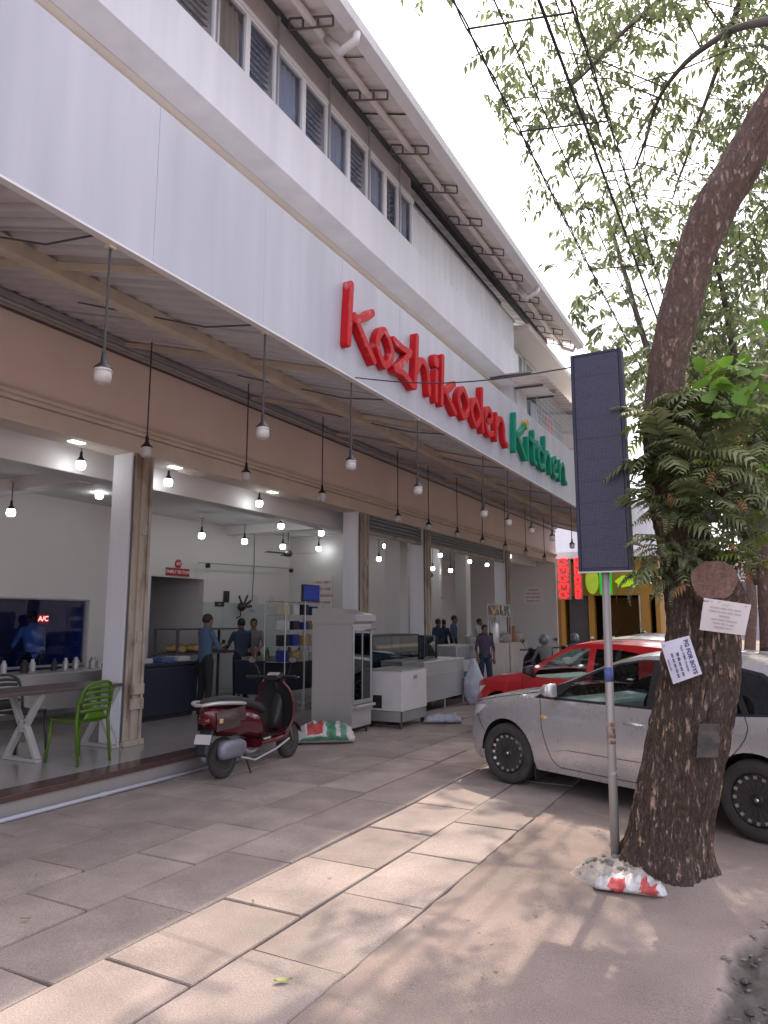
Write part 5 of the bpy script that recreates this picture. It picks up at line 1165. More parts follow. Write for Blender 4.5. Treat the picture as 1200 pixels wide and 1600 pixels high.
MB().tube([(.35,42,-.1),(.35,42,7.6)], [.16,.11], 10).build('shaft', m_conc, pole, smooth=True); MB().bar((-1.9,42,6.55),(1.2,42,6.55),.09).build('cross_arm', m_dark, pole)

# small litter scattered over verge and pavement
lm = MB().grid(lambda u, v: ((u-.5), (v-.5)*.45*sin(pi*min(1, u+.03)), .12*abs(v-.5)+.3*(u-.5)**2), 6, 3).mesh('fallen_leaf', m_dry, True)
rg = random.Random(12)
for k in range(70):
    if k < 48: x = rg.uniform(-1.85,-.35); y = rg.uniform(2.8,7.0); z = verge(x, y); l = 'tiny dry leaf scrap littering the concrete verge'
    else: x = rg.uniform(-5.5,-2.0); y = rg.uniform(2.6,8.5); z = .004; l = 'tiny dry leaf scrap littering the stone pavement'
    if sqrt((x+.75)**2+(y-5.45)**2) < .4: continue
    s_ = rg.uniform(.012,.032); o = put('leaf_scrap', lm, loc=(x, y, z+.002), rotz=rg.uniform(0,6.3), label=l, cat='leaf', group='leaf scraps littering the ground'); o.scale = (s_, s_, s_)
# ================================================================ TABLE AND CHAIRS
FZ = .2
m_tbl = mat('dark_table_top', (.10,.075,.07), .3, col2=(.15,.11,.1), sc=4); m_leg = mat('grey_white_steel', (.5,.48,.47), .4, col2=(.42,.4,.39), sc=5)
t = thing('dining_table', 'dark topped dining table on pale X shaped legs', 'table', (-7.17, 5.35, FZ))
MB().box(-.33,.33,-.95,.93,.71,.745).build('table_top', m_tbl, t, bevel=.008)
for y in (-.1, .9):
    mb = MB()
    for s_ in (-1, 1):
        mb.bar((s_*.045, y, .35), (s_*.25, y, .03), .05, .07, (0,1,0)); mb.bar((s_*.045, y, .38), (s_*.25, y, .7), .05, .07, (0,1,0))
    mb.cbox((0, y, .365), (.12,.07,.13)); mb.cbox((0, y, .69), (.56,.06,.03)); mb.build('leg', m_leg, t, bevel=.006)
    MB().cbox((0, y, .018), (.56,.075,.034)).build('foot', m_leg, t, bevel=.006)
def chair(lab, loc, rz, m, grp):
    t = thing('cafe_chair', lab, 'chair', loc, rz, grp)     # faces +x
    MB().grid(lambda u, v: ((u-.5)*.42, (v-.5)*(.42-.04*u), .44+.02*(abs(v-.5)*2)**2-.012*sin(pi*u)), 9, 9).build('seat', m, t, smooth=True).modifiers.new('s','SOLIDIFY').thickness = .02
    for sx, sy in ((1,1),(1,-1)): MB().tube([(sx*.19, sy*.18, .44), (sx*.22, sy*.205, 0)], [.018,.014], 8).build('leg', m, t, smooth=True)
    for sy in (1,-1): MB().tube([(-.27, sy*.205, 0), (-.21, sy*.2, .44), (-.235, sy*.2, .66), (-.29, sy*.15, .8)], [.014,.019,.017,.014], 8).build('leg', m, t, smooth=True)
    bk = lambda y, z: -.21-.03*(z-.44)/.36-.05*(1-(y/.2)**2)*((z-.44)/.36)-.02
    MB().tube(spline([(bk(.2,.62),.2,.62),(bk(.19,.76)-.02,.175,.77),(bk(.1,.82)-.02,.09,.83),(bk(0,.83)-.02,0,.838),(bk(.1,.82)-.02,-.09,.83),(bk(.19,.76)-.02,-.175,.77),(bk(.2,.62),-.2,.62)], 5), .017, 8).build('back_rim', m, t, smooth=True)
    for i, z in enumerate((.54,.6,.66,.72,.775)):
        w_ = .19-.01*i; MB().grid(lambda u, v: (bk((u-.5)*2*w_, z)-.004, (u-.5)*2*w_, z+(v-.5)*.036+.012*sin(pi*u)), 12, 3).build('back_slat', m, t, smooth=True).modifiers.new('s','SOLIDIFY').thickness = .012
    MB().grid(lambda u, v: (bk(0,.5)+.01, (u-.5)*.3*(1-.35*v), .45+.09*v), 6, 4).build('back_panel', m, t, smooth=True).modifiers.new('s','SOLIDIFY').thickness = .014
    return t
m_gch = mat('lime_green_plastic', (.075,.16,.008), .4, col2=(.06,.13,.006), sc=5); m_ygch = mat('olive_green_plastic', (.2,.24,.05), .45); m_dch = mat('dark_plastic', (.05,.055,.055), .4)
chair('lime green slatted cafe chair with its back to the street', (-6.63,5.5,FZ), pi, m_gch, 'cafe chairs')
chair('olive green cafe chair across the dark table', (-7.72,5.0,FZ), .0, m_ygch, 'cafe chairs'); chair('dark grey cafe chair beside the olive chair', (-7.74,5.6,FZ), .05, m_dch, 'cafe chairs')
# ================================================================ STEEL FURNITURE
m_ss = mat('stainless', (.66,.64,.63), .36, .65, col2=(.58,.56,.55), sc=2.5, amt=.5, rvar=.05, stretch=(1,1,.2)); m_ssd = mat('stainless_dull', (.5,.48,.475), .42, .65, col2=(.3,.29,.28), sc=3, rvar=.1)
m_wht = mat('white_enamel', (.62,.6,.6), .35, col2=(.5,.47,.46), sc=4, amt=.6); m_dgl = glassmat('dark_display_glass', (.25,.34,.38), .9, .02, 1.9); m_navy = mat('navy_laminate', (.018,.022,.04), .35, col2=(.026,.03,.05), sc=3)
t = thing('display_cabinet', 'tall stainless steel warming cabinet with glass door and sloped hood', 'cabinet', (-5.93,9.75,0))
MB().box(-.36,.35,-.29,-.275,.1,1.62).build('side_panel', m_ss, t); MB().box(-.36,.35,.275,.29,.1,1.62).build('side_panel', m_ss, t); MB().box(-.365,-.35,-.274,.274,.1,1.62).build('back_panel', m_ss, t)
MB().box(-.35,.345,-.274,.274,.1,.42).build('base_drawer', m_ss, t, bevel=.004); MB().box(-.35,.345,-.274,.274,1.56,1.618).build('top_panel', m_ss, t)
MB().prism([(-.37,1.62),(.36,1.62),(.40,1.68),(.40,1.76),(-.02,1.86),(-.37,1.86)], -.3, .3, lambda u, v, q: (u, q, v)).build('hood', m_ss, t, bevel=.004)
MB().box(.401,.425,-.305,.31,1.66,1.765).build('hood_lip', m_galv, t, bevel=.004)
for y0, y1, z0, z1 in ((-.29,-.25,.44,1.6),(.25,.29,.44,1.6),(-.25,.25,.44,.5),(-.25,.25,1.53,1.6)): MB().box(.345,.368,y0,y1,z0,z1).build('door_frame', m_galv, t, bevel=.003)
MB().box(.352,.358,-.25,.25,.5,1.53).build('door_glass', m_dgl, t); MB().box(.357,.366,-.012,.008,.5,1.53).build('mullion', m_galv, t)
for z in (.75,1.0,1.25): MB().box(-.34,.33,-.27,.27,z,z+.012).build('shelf', m_ssd, t)
MB().box(.346,.44,-.27,.285,.39,.43).build('front_ledge', m_ss, t, bevel=.006)
MB().tube([(.37,-.24,1.52),(.41,0,1.535),(.42,.33,1.54)], .01, 6).build('top_rail', m_chrome, t)
for sx in (-.3,.3):
    for sy in (-.23,.23): MB().tube([(sx,sy,.1),(sx,sy,.0)], [.025,.018], 8).build('foot', m_blk, t)
t = thing('cooler', 'white enamel cooler box on a castor frame beside the steel cabinet', 'cooler', (-5.53,10.84,0))
MB().box(-.32,.32,-.46,.46,.26,.88).build('body', m_wht, t, bevel=.012); MB().box(-.33,.33,-.47,.47,.881,.9).build('lid', m_ssd, t, bevel=.004)
MB().box(-.31,.31,-.45,.45,.1,.255).build('plinth', m_ssd, t); MB().box(-.2,-.04,-.466,-.455,.3,.5).build('vent', m_blk, t); MB().box(.321,.326,-.05,.08,.74,.8).build('label_plate', m_galv, t)
for sx in (-.26,.26):
    for sy in (-.4,.4): MB().lathe([(.045,-.015),(.05,0),(.045,.015)], 12, (sx,sy,.05), M4.Rotation(pi/2, 3, 'Y')).build('castor', m_blk, t); 
for sx in (-.3,.3): MB().box(sx-.012,sx+.012,-.458,-.434,.0,.26).build('leg', m_dark, t)
def counter(lab, x0, x1, y0, y1, h, z0, m, front=True, shelf=True):
    t = thing('steel_counter', lab, 'counter', ((x0+x1)/2, (y0+y1)/2, z0)); a, b = (x1-x0)/2, (y1-y0)/2; h -= z0
    MB().box(-a,a,-b,b,h-.04,h).build('counter_top', m, t, bevel=.006); MB().box(a-.03,a-.012,-b+.01,b-.01,.2,h-.041).build('front_panel', m, t); MB().box(-a+.01,a-.031,-b+.01,-b+.03,.2,h-.041).build('side_panel', m, t); MB().box(-a+.01,a-.031,b-.03,b-.01,.2,h-.041).build('side_panel', m, t)
    MB().box(a-.012,a-.002,-b+.01,b-.01,h*.72,h*.735).build('panel_fold', m, t)
    if shelf: MB().box(-a+.02,a-.04,-b+.03,b-.03,.2,.22).build('shelf', m, t)
    for sx in (-a+.03, a-.03):
        for sy in (-b+.04, 0, b-.04): MB().tube([(sx,sy,0),(sx,sy,.2)], .018, 8).build('leg', m_galv, t)
    return t
counter('stainless steel counter with plain front behind the tied white bag', -6.35, -5.65, 12.15, 14.12, .93, 0, m_ss)
def glass_case(lab, x0, x1, y0, y1, z0, z1):
    t = thing('glass_display', lab, 'display case', ((x0+x1)/2, (y0+y1)/2, z0)); a, b, h = (x1-x0)/2, (y1-y0)/2, z1-z0
    MB().box(-a,a,-b,b,0,.08).build('base', m_blk, t); MB().box(-a,a,-b,b,h-.03,h).build('top', m_blk, t, bevel=.004)
    for sx in (-1,1):
        for sy in (-1,1): MB().box(sx*a-.015,sx*a+.015,sy*b-.015,sy*b+.015,.08,h-.03).build('post', m_blk, t)
    MB().box(a-.008,a-.002,-b+.016,b-.016,.08,h-.03).build('front_glass', m_dgl, t); MB().box(-a+.016,a-.016,-b+.002,-b+.008,.08,h-.03).build('side_glass', m_dgl, t)
    MB().box(-a+.02,a-.03,-b+.02,b-.02,h*.5,h*.5+.012).build('shelf', m_ssd, t)
    for k in range(6): MB().blob((rnd.uniform(-a*.5,a*.5), -b+.15+(2*b-.3)*k/5, .12), (.1,.09,.05), 8, 5, .3, 3, k).build('food_tray', rnd.choice([m_ssd, MATS['snack'] if 'snack' in MATS else mat('snack', (.45,.28,.1), .7, col2=(.3,.15,.05), sc=12)]), t, smooth=True)
    return t
counter('navy fronted counter under the glass display case', -6.75, -6.1, 10.95, 13.6, .78, .0, m_navy)
glass_case('dark glass food display case on the navy counter', -6.7, -6.1, 11.0, 12.9, .785, 1.42); glass_case('small pale glass case at the end of the display', -6.55, -6.05, 13.0, 13.6, .785, 1.38)
t = thing('chest_freezer', 'white chest freezer with a green stripe behind the tied bag', 'freezer', (-6.55,15.75,0))
MB().box(-.35,.35,-.7,.7,.08,.8).build('body', m_wht, t, bevel=.02); MB().box(.3505,.356,-.69,.69,.42,.54).build('stripe', mat('green_stripe', (.01,.2,.12), .4), t); MB().box(-.35,.35,-.7,.7,.805,1.12).build('lid', m_galv, t, bevel=.02)
for sy in (-.6,.6): MB().box(-.3,.3,sy-.03,sy+.03,0,.08).build('foot', m_blk, t)
for y0, y1, l in ((17.2,18.4,'steel counter behind the man in the plaid shirt'), (18.45,19.9,'steel counter under the framed pictures'), (19.95,21.6,'steel counter carrying the stacked pots')): counter(l, -7.2, -6.6, y0, y1, 1.05, 0, m_ssd)
# picture rack above the far counters
t = thing('picture_rack', 'thin steel rack holding two framed food pictures', 'rack', (-6.65,19.2,1.05))
for y in (-.9,0,1.0): MB().tube([(0,y,0),(0,y,1.05)], .014, 6).build('post', m_galv, t)
for z in (.72,1.05): MB().tube([(0,-.9,z),(0,1.0,z)], .012, 6).build('rail', m_galv, t)
for y, c1, c2 in ((-.42,(.5,.28,.05),(.02,.02,.02)), (.5,(.5,.48,.46),(.02,.02,.02))):
    MB().box(-.01,.012,y-.4,y+.4,.76,1.03).build('picture', mat('food_print', c2, .4, col2=c1, sc=5, amt=1, sharp=(.5,.58)), t)
def pot(lab, loc, r_, h, m=m_ssd):
    t = thing('cooking_pot', lab, 'pot', loc, rnd.uniform(0,6), 'pots and tins on the far counters'); MB().lathe([(r_*.9,0),(r_,.03),(r_,h),(r_*1.08,h+.01),(r_*.97,h+.012),(r_*.94,.03),(0,.025)], 18).build('pan', m, t, auto=40)
    MB().lathe([(r_*1.0,h+.013),(r_*.5,h+.05),(.02,h+.06),(.02,h+.085),(0,h+.09)], 18).build('lid', m, t, auto=40)
for i, (y, r_, h, m, l) in enumerate(((17.7,.16,.2,m_ssd,'small steel pot with lid behind the man in the plaid shirt'), (18.8,.2,.26,m_blk,'black cooking pot under the framed pictures'), (20.3,.2,.22,m_ssd,'wide steel pot with lid on the end counter'), (20.9,.15,.42,mat('brown_tin', (.28,.13,.05), .5),'tall brown tin on the end counter'), (21.4,.2,.24,m_ssd,'steel pot at the outer end of the far counters'))): pot(l, (-6.9,y,1.052), r_, h, m)
t = thing('coffee_boiler', 'tall steel boiler with pipes among the far counter pots', 'boiler', (-6.95,19.5,1.052)); MB().lathe([(.16,0),(.17,.5),(.1,.6),(.03,.66),(.02,.75),(0,.76)], 18).build('tank', m_ss, t, auto=40); MB().tube([(.16,0,.15),(.24,0,.14),(.25,0,.08)], .014, 6).build('tap', m_chrome, t)
for k in range(4): MB().tube([(.02,-.3+.16*k,0),(.03,-.3+.16*k,.62+.05*k)], .02, 7).build('pipe', m_galv, t)
# serving hall: counters, shelves, goods
counter('long stainless counter under the kitchen glass', -10.05, -9.3, 1.5, 8.4, .92, FZ, m_ss)
t = thing('freezer_counter', 'dark navy freezer counter behind the white column', 'counter', (-8.55,8.5,FZ)); MB().box(-.35,.35,-.75,.55,.06,.78).build('body', m_navy, t, bevel=.02); MB().box(-.36,.36,-.76,.56,.785,.84).build('lid', m_navy, t, bevel=.01); MB().box(-.3,.3,-.7,.5,.0,.06).build('plinth', m_blk, t)
for k, (y, c) in enumerate(((8.0,(.5,.5,.55)),(8.45,(.08,.12,.3)),(8.8,(.5,.5,.52)))):
    t2 = MB().box(-.14,.14,-.13,.13,0,.07).build('carton', mat('carton%d' % k, c, .5, col2=tuple(q*.6 for q in c), sc=8), label=['pale carton on the navy freezer counter','blue carton between the pale cartons on the freezer counter','white carton beside the man in the blue shirt'][k], cat='carton', loc=(-8.4,y,FZ+.842), bevel=.006)
t = thing('bakery_table', 'dark steel table with yellow snack trays by the hall doorway', 'table', (-9.6,10.6,FZ))
MB().box(-.3,.3,-.9,.9,.86,.9).build('table_top', m_dark, t)
for sx in (-.27,.27):
    for sy in (-.86,.86): MB().box(sx-.02,sx+.02,sy-.02,sy+.02,0,1.32).build('post', m_dark, t)
MB().box(-.28,.28,-.9,.9,1.3,1.33).build('upper_shelf', m_dark, t)
for k in range(4): crumple('snack_packet', ['heap of yellow snack packets nearest the column on the bakery table','second heap of yellow snack packets on the bakery table','third heap of yellow snack packets on the bakery table','heap of snack packets behind the man in the blue shirt'][k], 'snack', .34, .3, .14, [mat('yellow_packet', (.5,.36,.13), .5, col2=(.35,.22,.08), sc=12, amt=.8) if k == 0 else MATS['yellow_packet']], (-9.55,9.95+.38*k,FZ+.902), .3*k, k, .4, n=16, m=12)['group'] = 'snack heaps on the bakery table'
counter('dark fronted hall counter behind the scooter', -8.5, -7.9, 10.3, 13.6, .98, FZ, m_navy)
t = thing('wire_rack', 'tall chrome rack with small goods beside the steel cabinet', 'rack', (-7.7,11.0,FZ))
for sx in (-.22,.22):
    for sy in (-.6,.0,.6): MB().tube([(sx,sy,0),(sx,sy,1.82)], .012, 6).build('post', m_ssd, t)
for z in (.75,1.02,1.3,1.56,1.8): MB().box(-.22,.22,-.6,.6,z,z+.012).build('shelf', m_galv, t)
goods = [((.02,.04,.25),'blue box'),((.55,.5,.35),'cream box'),((.02,.02,.03),'black box'),((.45,.3,.12),'brown box'),((.6,.62,.62),'white box')]
gm = [mat('goods_'+n.split()[0], c, .5, col2=tuple(q*.7 for q in c), sc=9) for c, n in goods]
for zi, z in enumerate((.762,1.032,1.312,1.572)):
    for k in range(4):
        g = (zi*2+k*3) % 5; hh = rnd.uniform(.12,.2); MB().box(-.08,.08,-.09,.09,0,hh).build('goods_box', gm[g], loc=(-7.62,10.52+.3*k,FZ+z), bevel=.006, cat='box', group='boxes on the chrome rack',
            label='%s on the %s shelf of the chrome rack, %s along it' % (goods[g][1], ['lowest','second','third','top'][zi], ['first','second','third','last'][k]))
t = thing('monitor', 'small blue lit screen on top of the chrome rack', 'monitor', (-7.6,11.35,FZ+1.815)); MB().box(-.03,.02,-.28,.28,.0,.32).build('case', m_blk, t, bevel=.01); MB().box(.021,.024,-.26,.26,.03,.3).build('screen', mat('blue_screen', (.01,.02,.2), .2, emit=(.02,.04,.25), est=.15), t)
# kitchen behind the glass
t = thing('kitchen_range', 'steel kitchen range with shelf behind the blue glass', 'range', (-12.4,5.5,FZ)); MB().box(-.4,.4,-3.2,2.8,0,.85).build('body', m_ssd, t); MB().box(-.3,.1,-3.2,2.8,1.4,1.43).build('shelf', m_galv, t)
for k in range(7): MB().box(-.3,-.26,-3+k*.95,-2.96+k*.95,.85,1.4).build('post', m_galv, t)
for k in range(9):
    r_ = rnd.uniform(.1,.17); hh = rnd.uniform(.12,.3); tt = thing('kitchen_vessel', 'steel vessel standing on the kitchen range', 'vessel', (-12.3+rnd.uniform(-.1,.1), 3.6+.5*k, FZ+.852), 0, 'vessels on the kitchen range'); MB().lathe([(r_*.9,0),(r_,hh),(r_*1.1,hh+.01),(r_*.9,.02),(0,.015)], 14).build('bowl', m_ss, tt, auto=40)
t = thing('tube_light', 'white fluorescent tube over the kitchen range', 'lamp', (-13.2,6.6,2.6)); MB().tube([(0,-.6,0),(0,.6,0)], .018, 8).build('tube', mat('tube_lit', (.9,.9,.9), .3, emit=(.7,.8,1), est=5), t); MB().box(-.06,-.02,-.63,.63,-.03,.03).build('batten', m_alu, t)
for k in range(12):
    y = 5.6+.24*k; r_ = rnd.uniform(.04,.07); MB().lathe([(r_,0),(r_*1.05,.12),(r_*.6,.15),(r_*.6,.18),(0,.18)], 12).build('jar', rnd.choice([m_ssd, m_blk, m_wht]), loc=(-9.75+rnd.uniform(-.1,.1), y, FZ+.722+.0), cat='jar', label='small jar standing on the counter under the kitchen glass', group='jars along the kitchen counter', auto=40)
# ================================================================ SACKS AND BAGS
crumple('rice_sack', 'lying woven sack with red and green print beside the scooter', 'sack', .86, .5, .27, [m_plast, m_pgrn, m_pred], (-5.62,8.78,0), .62, 5, .22, [(.1,.85,.5,.58,1),(.52,.66,.1,.5,1),(.2,.46,.2,.46,2),(.74,.84,.2,.5,1)], 48, 28)
m_bag = mat('translucent_bag', (.5,.5,.58), .35, col2=(.36,.37,.46), sc=6, amt=.7, bump=.02, bsc=9)
mb = MB(); mb.grid(lambda u, v: (lambda a, r_: (r_*cos(a), r_*sin(a), .92*u))(2*pi*v, (.25*sin(pi*min(1,.12+u*.86))**.75*(1-.55*u)+.012)*(1+.16*NZ.noise(V((cos(2*pi*v)*2, sin(2*pi*v)*2, u*5)))+.09*NZ.noise(V((cos(2*pi*v)*6, sin(2*pi*v)*6, u*8))))), 30, 33); mb.build('refuse_bag', m_bag, smooth=True, label='tall tied translucent grey bag leaning by the steel counter', cat='bag', loc=(-5.45,14.1,0))
crumple('cloth_rag', 'crumpled pale blue cloth lying before the steel counter', 'cloth', .62, .36, .13, [mat('pale_cloth', (.46,.47,.54), .85, col2=(.34,.35,.42), sc=9)], (-4.95,11.35,0), .5, 9, .55)

# ================================================================ SMALL WARES
def bottle(par_loc, h, r_, m, lab, grp):
    t = thing('bottle', lab, 'bottle', par_loc, 0, grp); MB().lathe([(r_,0),(r_,h*.62),(r_*.4,h*.78),(r_*.38,h*.93),(0,h*.94)], 12).build('glass', m, t, auto=40); MB().lathe([(r_*.42,h*.93),(r_*.42,h),(0,h)], 10).build('cap', m_wht, t)
bm_ = [mat('amber_bottle', (.2,.08,.02), .2), mat('green_bottle', (.02,.12,.05), .2), mat('clear_bottle', (.4,.45,.45), .15)]
rg = random.Random(31)
for k in range(9): bottle((-8.15, 10.45+.34*k, FZ+.782), rg.uniform(.22,.3), .035, bm_[k % 3], ['amber','green','clear'][k % 3]+' bottle standing on the dark hall counter', 'bottles on the hall counter')
for k in range(6):
    t = thing('steel_tray', 'steel serving tray with food on the hall counter', 'tray', (-8.3, 10.6+.5*k, FZ+.781), rg.uniform(-.2,.2), 'food trays on the hall counter'); MB().box(-.14,.14,-.18,.18,0,.012).build('base', m_ssd, t)
    for a in (-1,1): MB().box(a*.14-.006,a*.14+.006,-.18,.18,.012,.05).build('rim', m_ssd, t)
    MB().blob((0,0,.03), (.11,.15,.035), 10, 6, .4, 4, k).build('food', MATS['snack'], t, smooth=True)
for k in range(7):
    t = thing('plate_stack', 'stack of white plates on the counter under the kitchen glass', 'plates', (-9.6, 2.2+.45*k, FZ+.722), 0, 'plate stacks on the kitchen counter')
    for j in range(5): MB().lathe([(.06,0),(.11,.014),(.105,.016),(.055,.005),(0,.005)], 18).build('plate', m_wht, t, auto=40).location = (0,0,.012*j)
for k in range(8):
    t = thing('menu_card', 'small printed card fixed along the hall wall', 'card', (IW+.002, 11.7+.32*k, 2.12+.05*(k % 2)), 0, 'cards along the hall wall') if k in (1, 4, 6) else None
    if t: MB().box(.012,.02,-.09,.09,-.12,.12).build('card', rg.choice([m_wht, m_rsign, m_bsign]), t)
t = thing('wall_cable', 'thin cable drooping down the hall wall to a switch box', 'cable', (IW+.01, 12.9, 3.5), 0, world=True); MB().tube([(IW+.02,12.9,3.64),(IW+.02,12.92,2.9),(IW+.02,12.88,2.1)], .008, 5).build('wire', m_dark, t); MB().box(IW+.002,IW+.05,12.8,12.96,1.9,2.1).build('switch_box', m_wht, t)
for k, (x, y, c) in enumerate(((-7.6,12.4,(.06,.1,.3)),(-7.55,13.0,(.35,.06,.05)),(-7.7,13.5,(.3,.24,.12)))):
    MB().box(-.2,.2,-.16,.16,0,.28).build('crate', mat('crate%d' % k, c, .5, col2=tuple(q*.7 for q in c), sc=7), label=['blue plastic crate on the hall floor behind the steel cabinet','red plastic crate beside the blue crate','brown crate beside the red crate'][k], cat='crate', loc=(x, y, FZ), rotz=.1*k, bevel=.012)
# ================================================================ SCOOTERS
m_maroon = mat('maroon_paint', (.11,.006,.014), .25, .2, col2=(.08,.005,.01), sc=4, coat=.8); m_tailrefl = mat('grey_brown_reflection', (.09,.06,.055), .3, .3, coat=.8); m_seatb = mat('seat_vinyl', (.03,.03,.035), .5, bump=.001, bsc=80); m_silv = mat('silver_plastic', (.62,.6,.6), .3, .5); m_lil = mat('engine_grey', (.25,.25,.3), .45, .4, col2=(.16,.16,.19), sc=8)
m_taild = mat('dark_tail_lens', (.12,.006,.008), .2, coat=.6)
def ring(cx, hw, zb, zt, n=20, p=2.6):
    out = []
    for k in range(n):
        a = 2*pi*k/n; c, s_ = cos(a), sin(a)
        out.append((cx, hw*math.copysign(abs(c)**(2/p), c), (zb+zt)/2+(zt-zb)/2*math.copysign(abs(s_)**(2/p), s_)))
    return out
def scooter(lab, loc, rz, paint, lean=0, grp=None, plate=True):
    t = thing('scooter', lab, 'scooter', loc, rz, grp); t.rotation_euler = (lean, 0, rz)
    def whl(x, nm):
        w_ = thing('wheel', None, None); w_.parent = t; w_.location = (x, 0, .215); q = M4.Rotation(pi/2, 3, 'X')
        MB().lathe([(.13,-.045),(.185,-.05),(.208,-.035),(.215,0),(.208,.035),(.185,.05),(.13,.045)], 36, rot=q).build('tyre', m_tyre, w_, auto=60)
        MB().lathe([(0,-.02),(.05,-.03),(.07,-.03),(.075,-.012),(.115,-.012),(.12,-.04),(.134,-.046),(.134,.046),(.12,.04),(.115,.012),(.05,.03),(0,.03)], 30, rot=q).build('rim', m_lil, w_, auto=30)
        for k in range(6): a = k*pi/3; MB().cbox((.095*cos(a), 0, .095*sin(a)), (.03,.07,.016), M4.Rotation(-a, 3, 'Y')).build('rim_slot', m_rims, w_)
    whl(-.66, 'r'); whl(.66, 'f')
    # rear body
    rb = MB().loft([ring(-1.0,.04,.68,.74), ring(-.93,.11,.56,.78), ring(-.8,.16,.46,.785), ring(-.6,.195,.42,.77), ring(-.4,.19,.42,.735), ring(-.22,.17,.36,.70), ring(-.1,.145,.33,.66), ring(-.03,.12,.32,.6)]).build('rear_body', paint, t, auto=60)
    for s_ in (1,-1):
        MB().grid(lambda u, v: (-.93+.42*u, s_*(.132+.066*min(1,u*1.5)-.02*abs(v-.5)), .52+.2*v+.03*u), 8, 5).build('tail_panel', m_tailrefl, rb, smooth=True)  # grey brown colour stands for a reflection on the tail
        MB().box(-.9,-.82,s_*.12-.03,s_*.12+.03,.6,.65).build('indicator', m_amber, rb, bevel=.01)
    MB().loft([ring(-1.0,.05,.6,.66), ring(-.97,.09,.59,.68)]).build('tail_lamp', m_taild, rb, smooth=True)
    MB().loft([ring(-.95,.085,.78,.82), ring(-.86,.15,.76,.86), ring(-.6,.175,.74,.865), ring(-.35,.17,.7,.82), ring(-.1,.15,.62,.755), ring(.02,.1,.6,.68)]).build('seat', m_seatb, t, auto=60)
    for s_ in (1,-1): MB().tube(spline([(-.5,s_*.19,.77),(-.75,s_*.2,.80),(-.98,s_*.15,.815),(-1.06,s_*.04,.80)], 5), [.012]+[.02]*14+[.012], 8).build('grab_rail', m_silv, t, smooth=True)
    MB().tube([(-1.06,.05,.8),(-1.06,-.05,.8)], .018, 8).build('grab_rail', m_silv, t)
    # rear mudguard with number plate
    MB().grid(lambda u, v: (-.9-.12*u-.03*sin(u*3), (v-.5)*(.17-.03*u), .55-.27*u), 8, 5).build('rear_mudguard', m_blk, t, smooth=True).modifiers.new('s','SOLIDIFY').thickness = .01
    pl = MB().cbox((-1.0,0,.45), (.006,.2,.1), M4.Rotation(.35, 3, 'Y')).build('number_plate', m_wht, t)
    # engine, silencer, stand
    MB().loft([ring(-.85,.02,.2,.3), ring(-.78,.06,.15,.35), ring(-.55,.08,.16,.36), ring(-.3,.06,.2,.34)]).build('engine_cover', m_lil, t, auto=60, loc=(0,.12,0))
    MB().loft([ring(-.92,.03,.27,.37), ring(-.88,.06,.23,.42), ring(-.6,.062,.22,.42), ring(-.5,.04,.24,.38)]).build('silencer', m_lil, t, auto=60, loc=(0,-.16,0)); MB().tube(spline([(-.5,-.15,.3),(-.38,-.14,.24),(-.22,-.1,.22),(-.05,-.05,.25)], 5), .016, 7).build('exhaust_pipe', m_rims, t)
    for s_ in (1,-1): MB().tube([(-.42,s_*.1,.26),(-.36,s_*.16,.01)], .012, 6).build('stand_leg', m_blk, t)
    MB().tube([(-.3,-.17,.14),(.1,-.19,.2),(.42,-.17,.27)], .014, 7).build('side_guard', m_rims, t); MB().tube([(-.5,-.12,.2),(-.3,-.17,.14)], .012, 6).build('side_guard', m_rims, t)
    # floorboard and leg shield
    MB().loft([ring(-.15,.17,.24,.345), ring(.1,.18,.25,.34), ring(.36,.18,.26,.36), ring(.44,.17,.3,.42)]).build('floorboard', paint, t, auto=50); MB().box(-.06,.38,-.15,.15,.343,.352).build('foot_mat', m_blk, t)
    MB().box(-.13,.0,-.19,-.165,.33,.352).build('footrest', m_silv, t, bevel=.005)
    prof = [(.37,.34),(.45,.42),(.47,.6),(.43,.8),(.37,.97)]
    hwp = [(.34,.17),(.5,.225),(.7,.235),(.85,.21),(.97,.12)]
    def sh(u, v, off): x = smooth_tab([(b, a) for a, b in prof], .34+.63*u); z = .34+.63*u; w_ = smooth_tab(hwp, z); y = (v-.5)*2*w_; return (x+off-.06*(abs(v-.5)*2)**2.2, y, z)
    MB().grid(lambda u, v: sh(u, v, 0), 16, 13).build('inner_shield', m_blk, t, smooth=True); MB().grid(lambda u, v: sh(u, v, .05-.03*(abs(v-.5)*2)**2), 16, 13, True).build('front_apron', paint, t, smooth=True)
    for s_ in (0,1): MB().tube([sh(u/12, s_, .01) for u in range(13)], .016, 7).build('shield_edge', paint, t, smooth=True)
    MB().loft([ring(.30,.05,.4,.5), ring(.36,.07,.38,.62), ring(.42,.08,.36,.8)]).build('centre_box', m_blk, t, auto=50)
    MB().tube([(.42,0,.86),(.38,0,1.0)], .035, 10).build('steering_stem', m_blk, t)
    MB().loft([ring(.50,.05,.93,1.0), ring(.46,.1,.92,1.04), ring(.38,.12,.93,1.05), ring(.3,.08,.96,1.02)]).build('handle_cowl', m_blk, t, auto=60)
    MB().loft([ring(.535,.04,.95,1.0), ring(.5,.075,.93,1.02), ring(.48,.08,.92,1.03)]).build('headlight', m_lens, t, smooth=True)
    MB().tube(spline([(.3,.34,1.0),(.36,.2,1.0),(.4,0,.985),(.36,-.2,1.0),(.3,-.34,1.0)], 5), .014, 8).build('handlebar', m_blk, t, smooth=True)
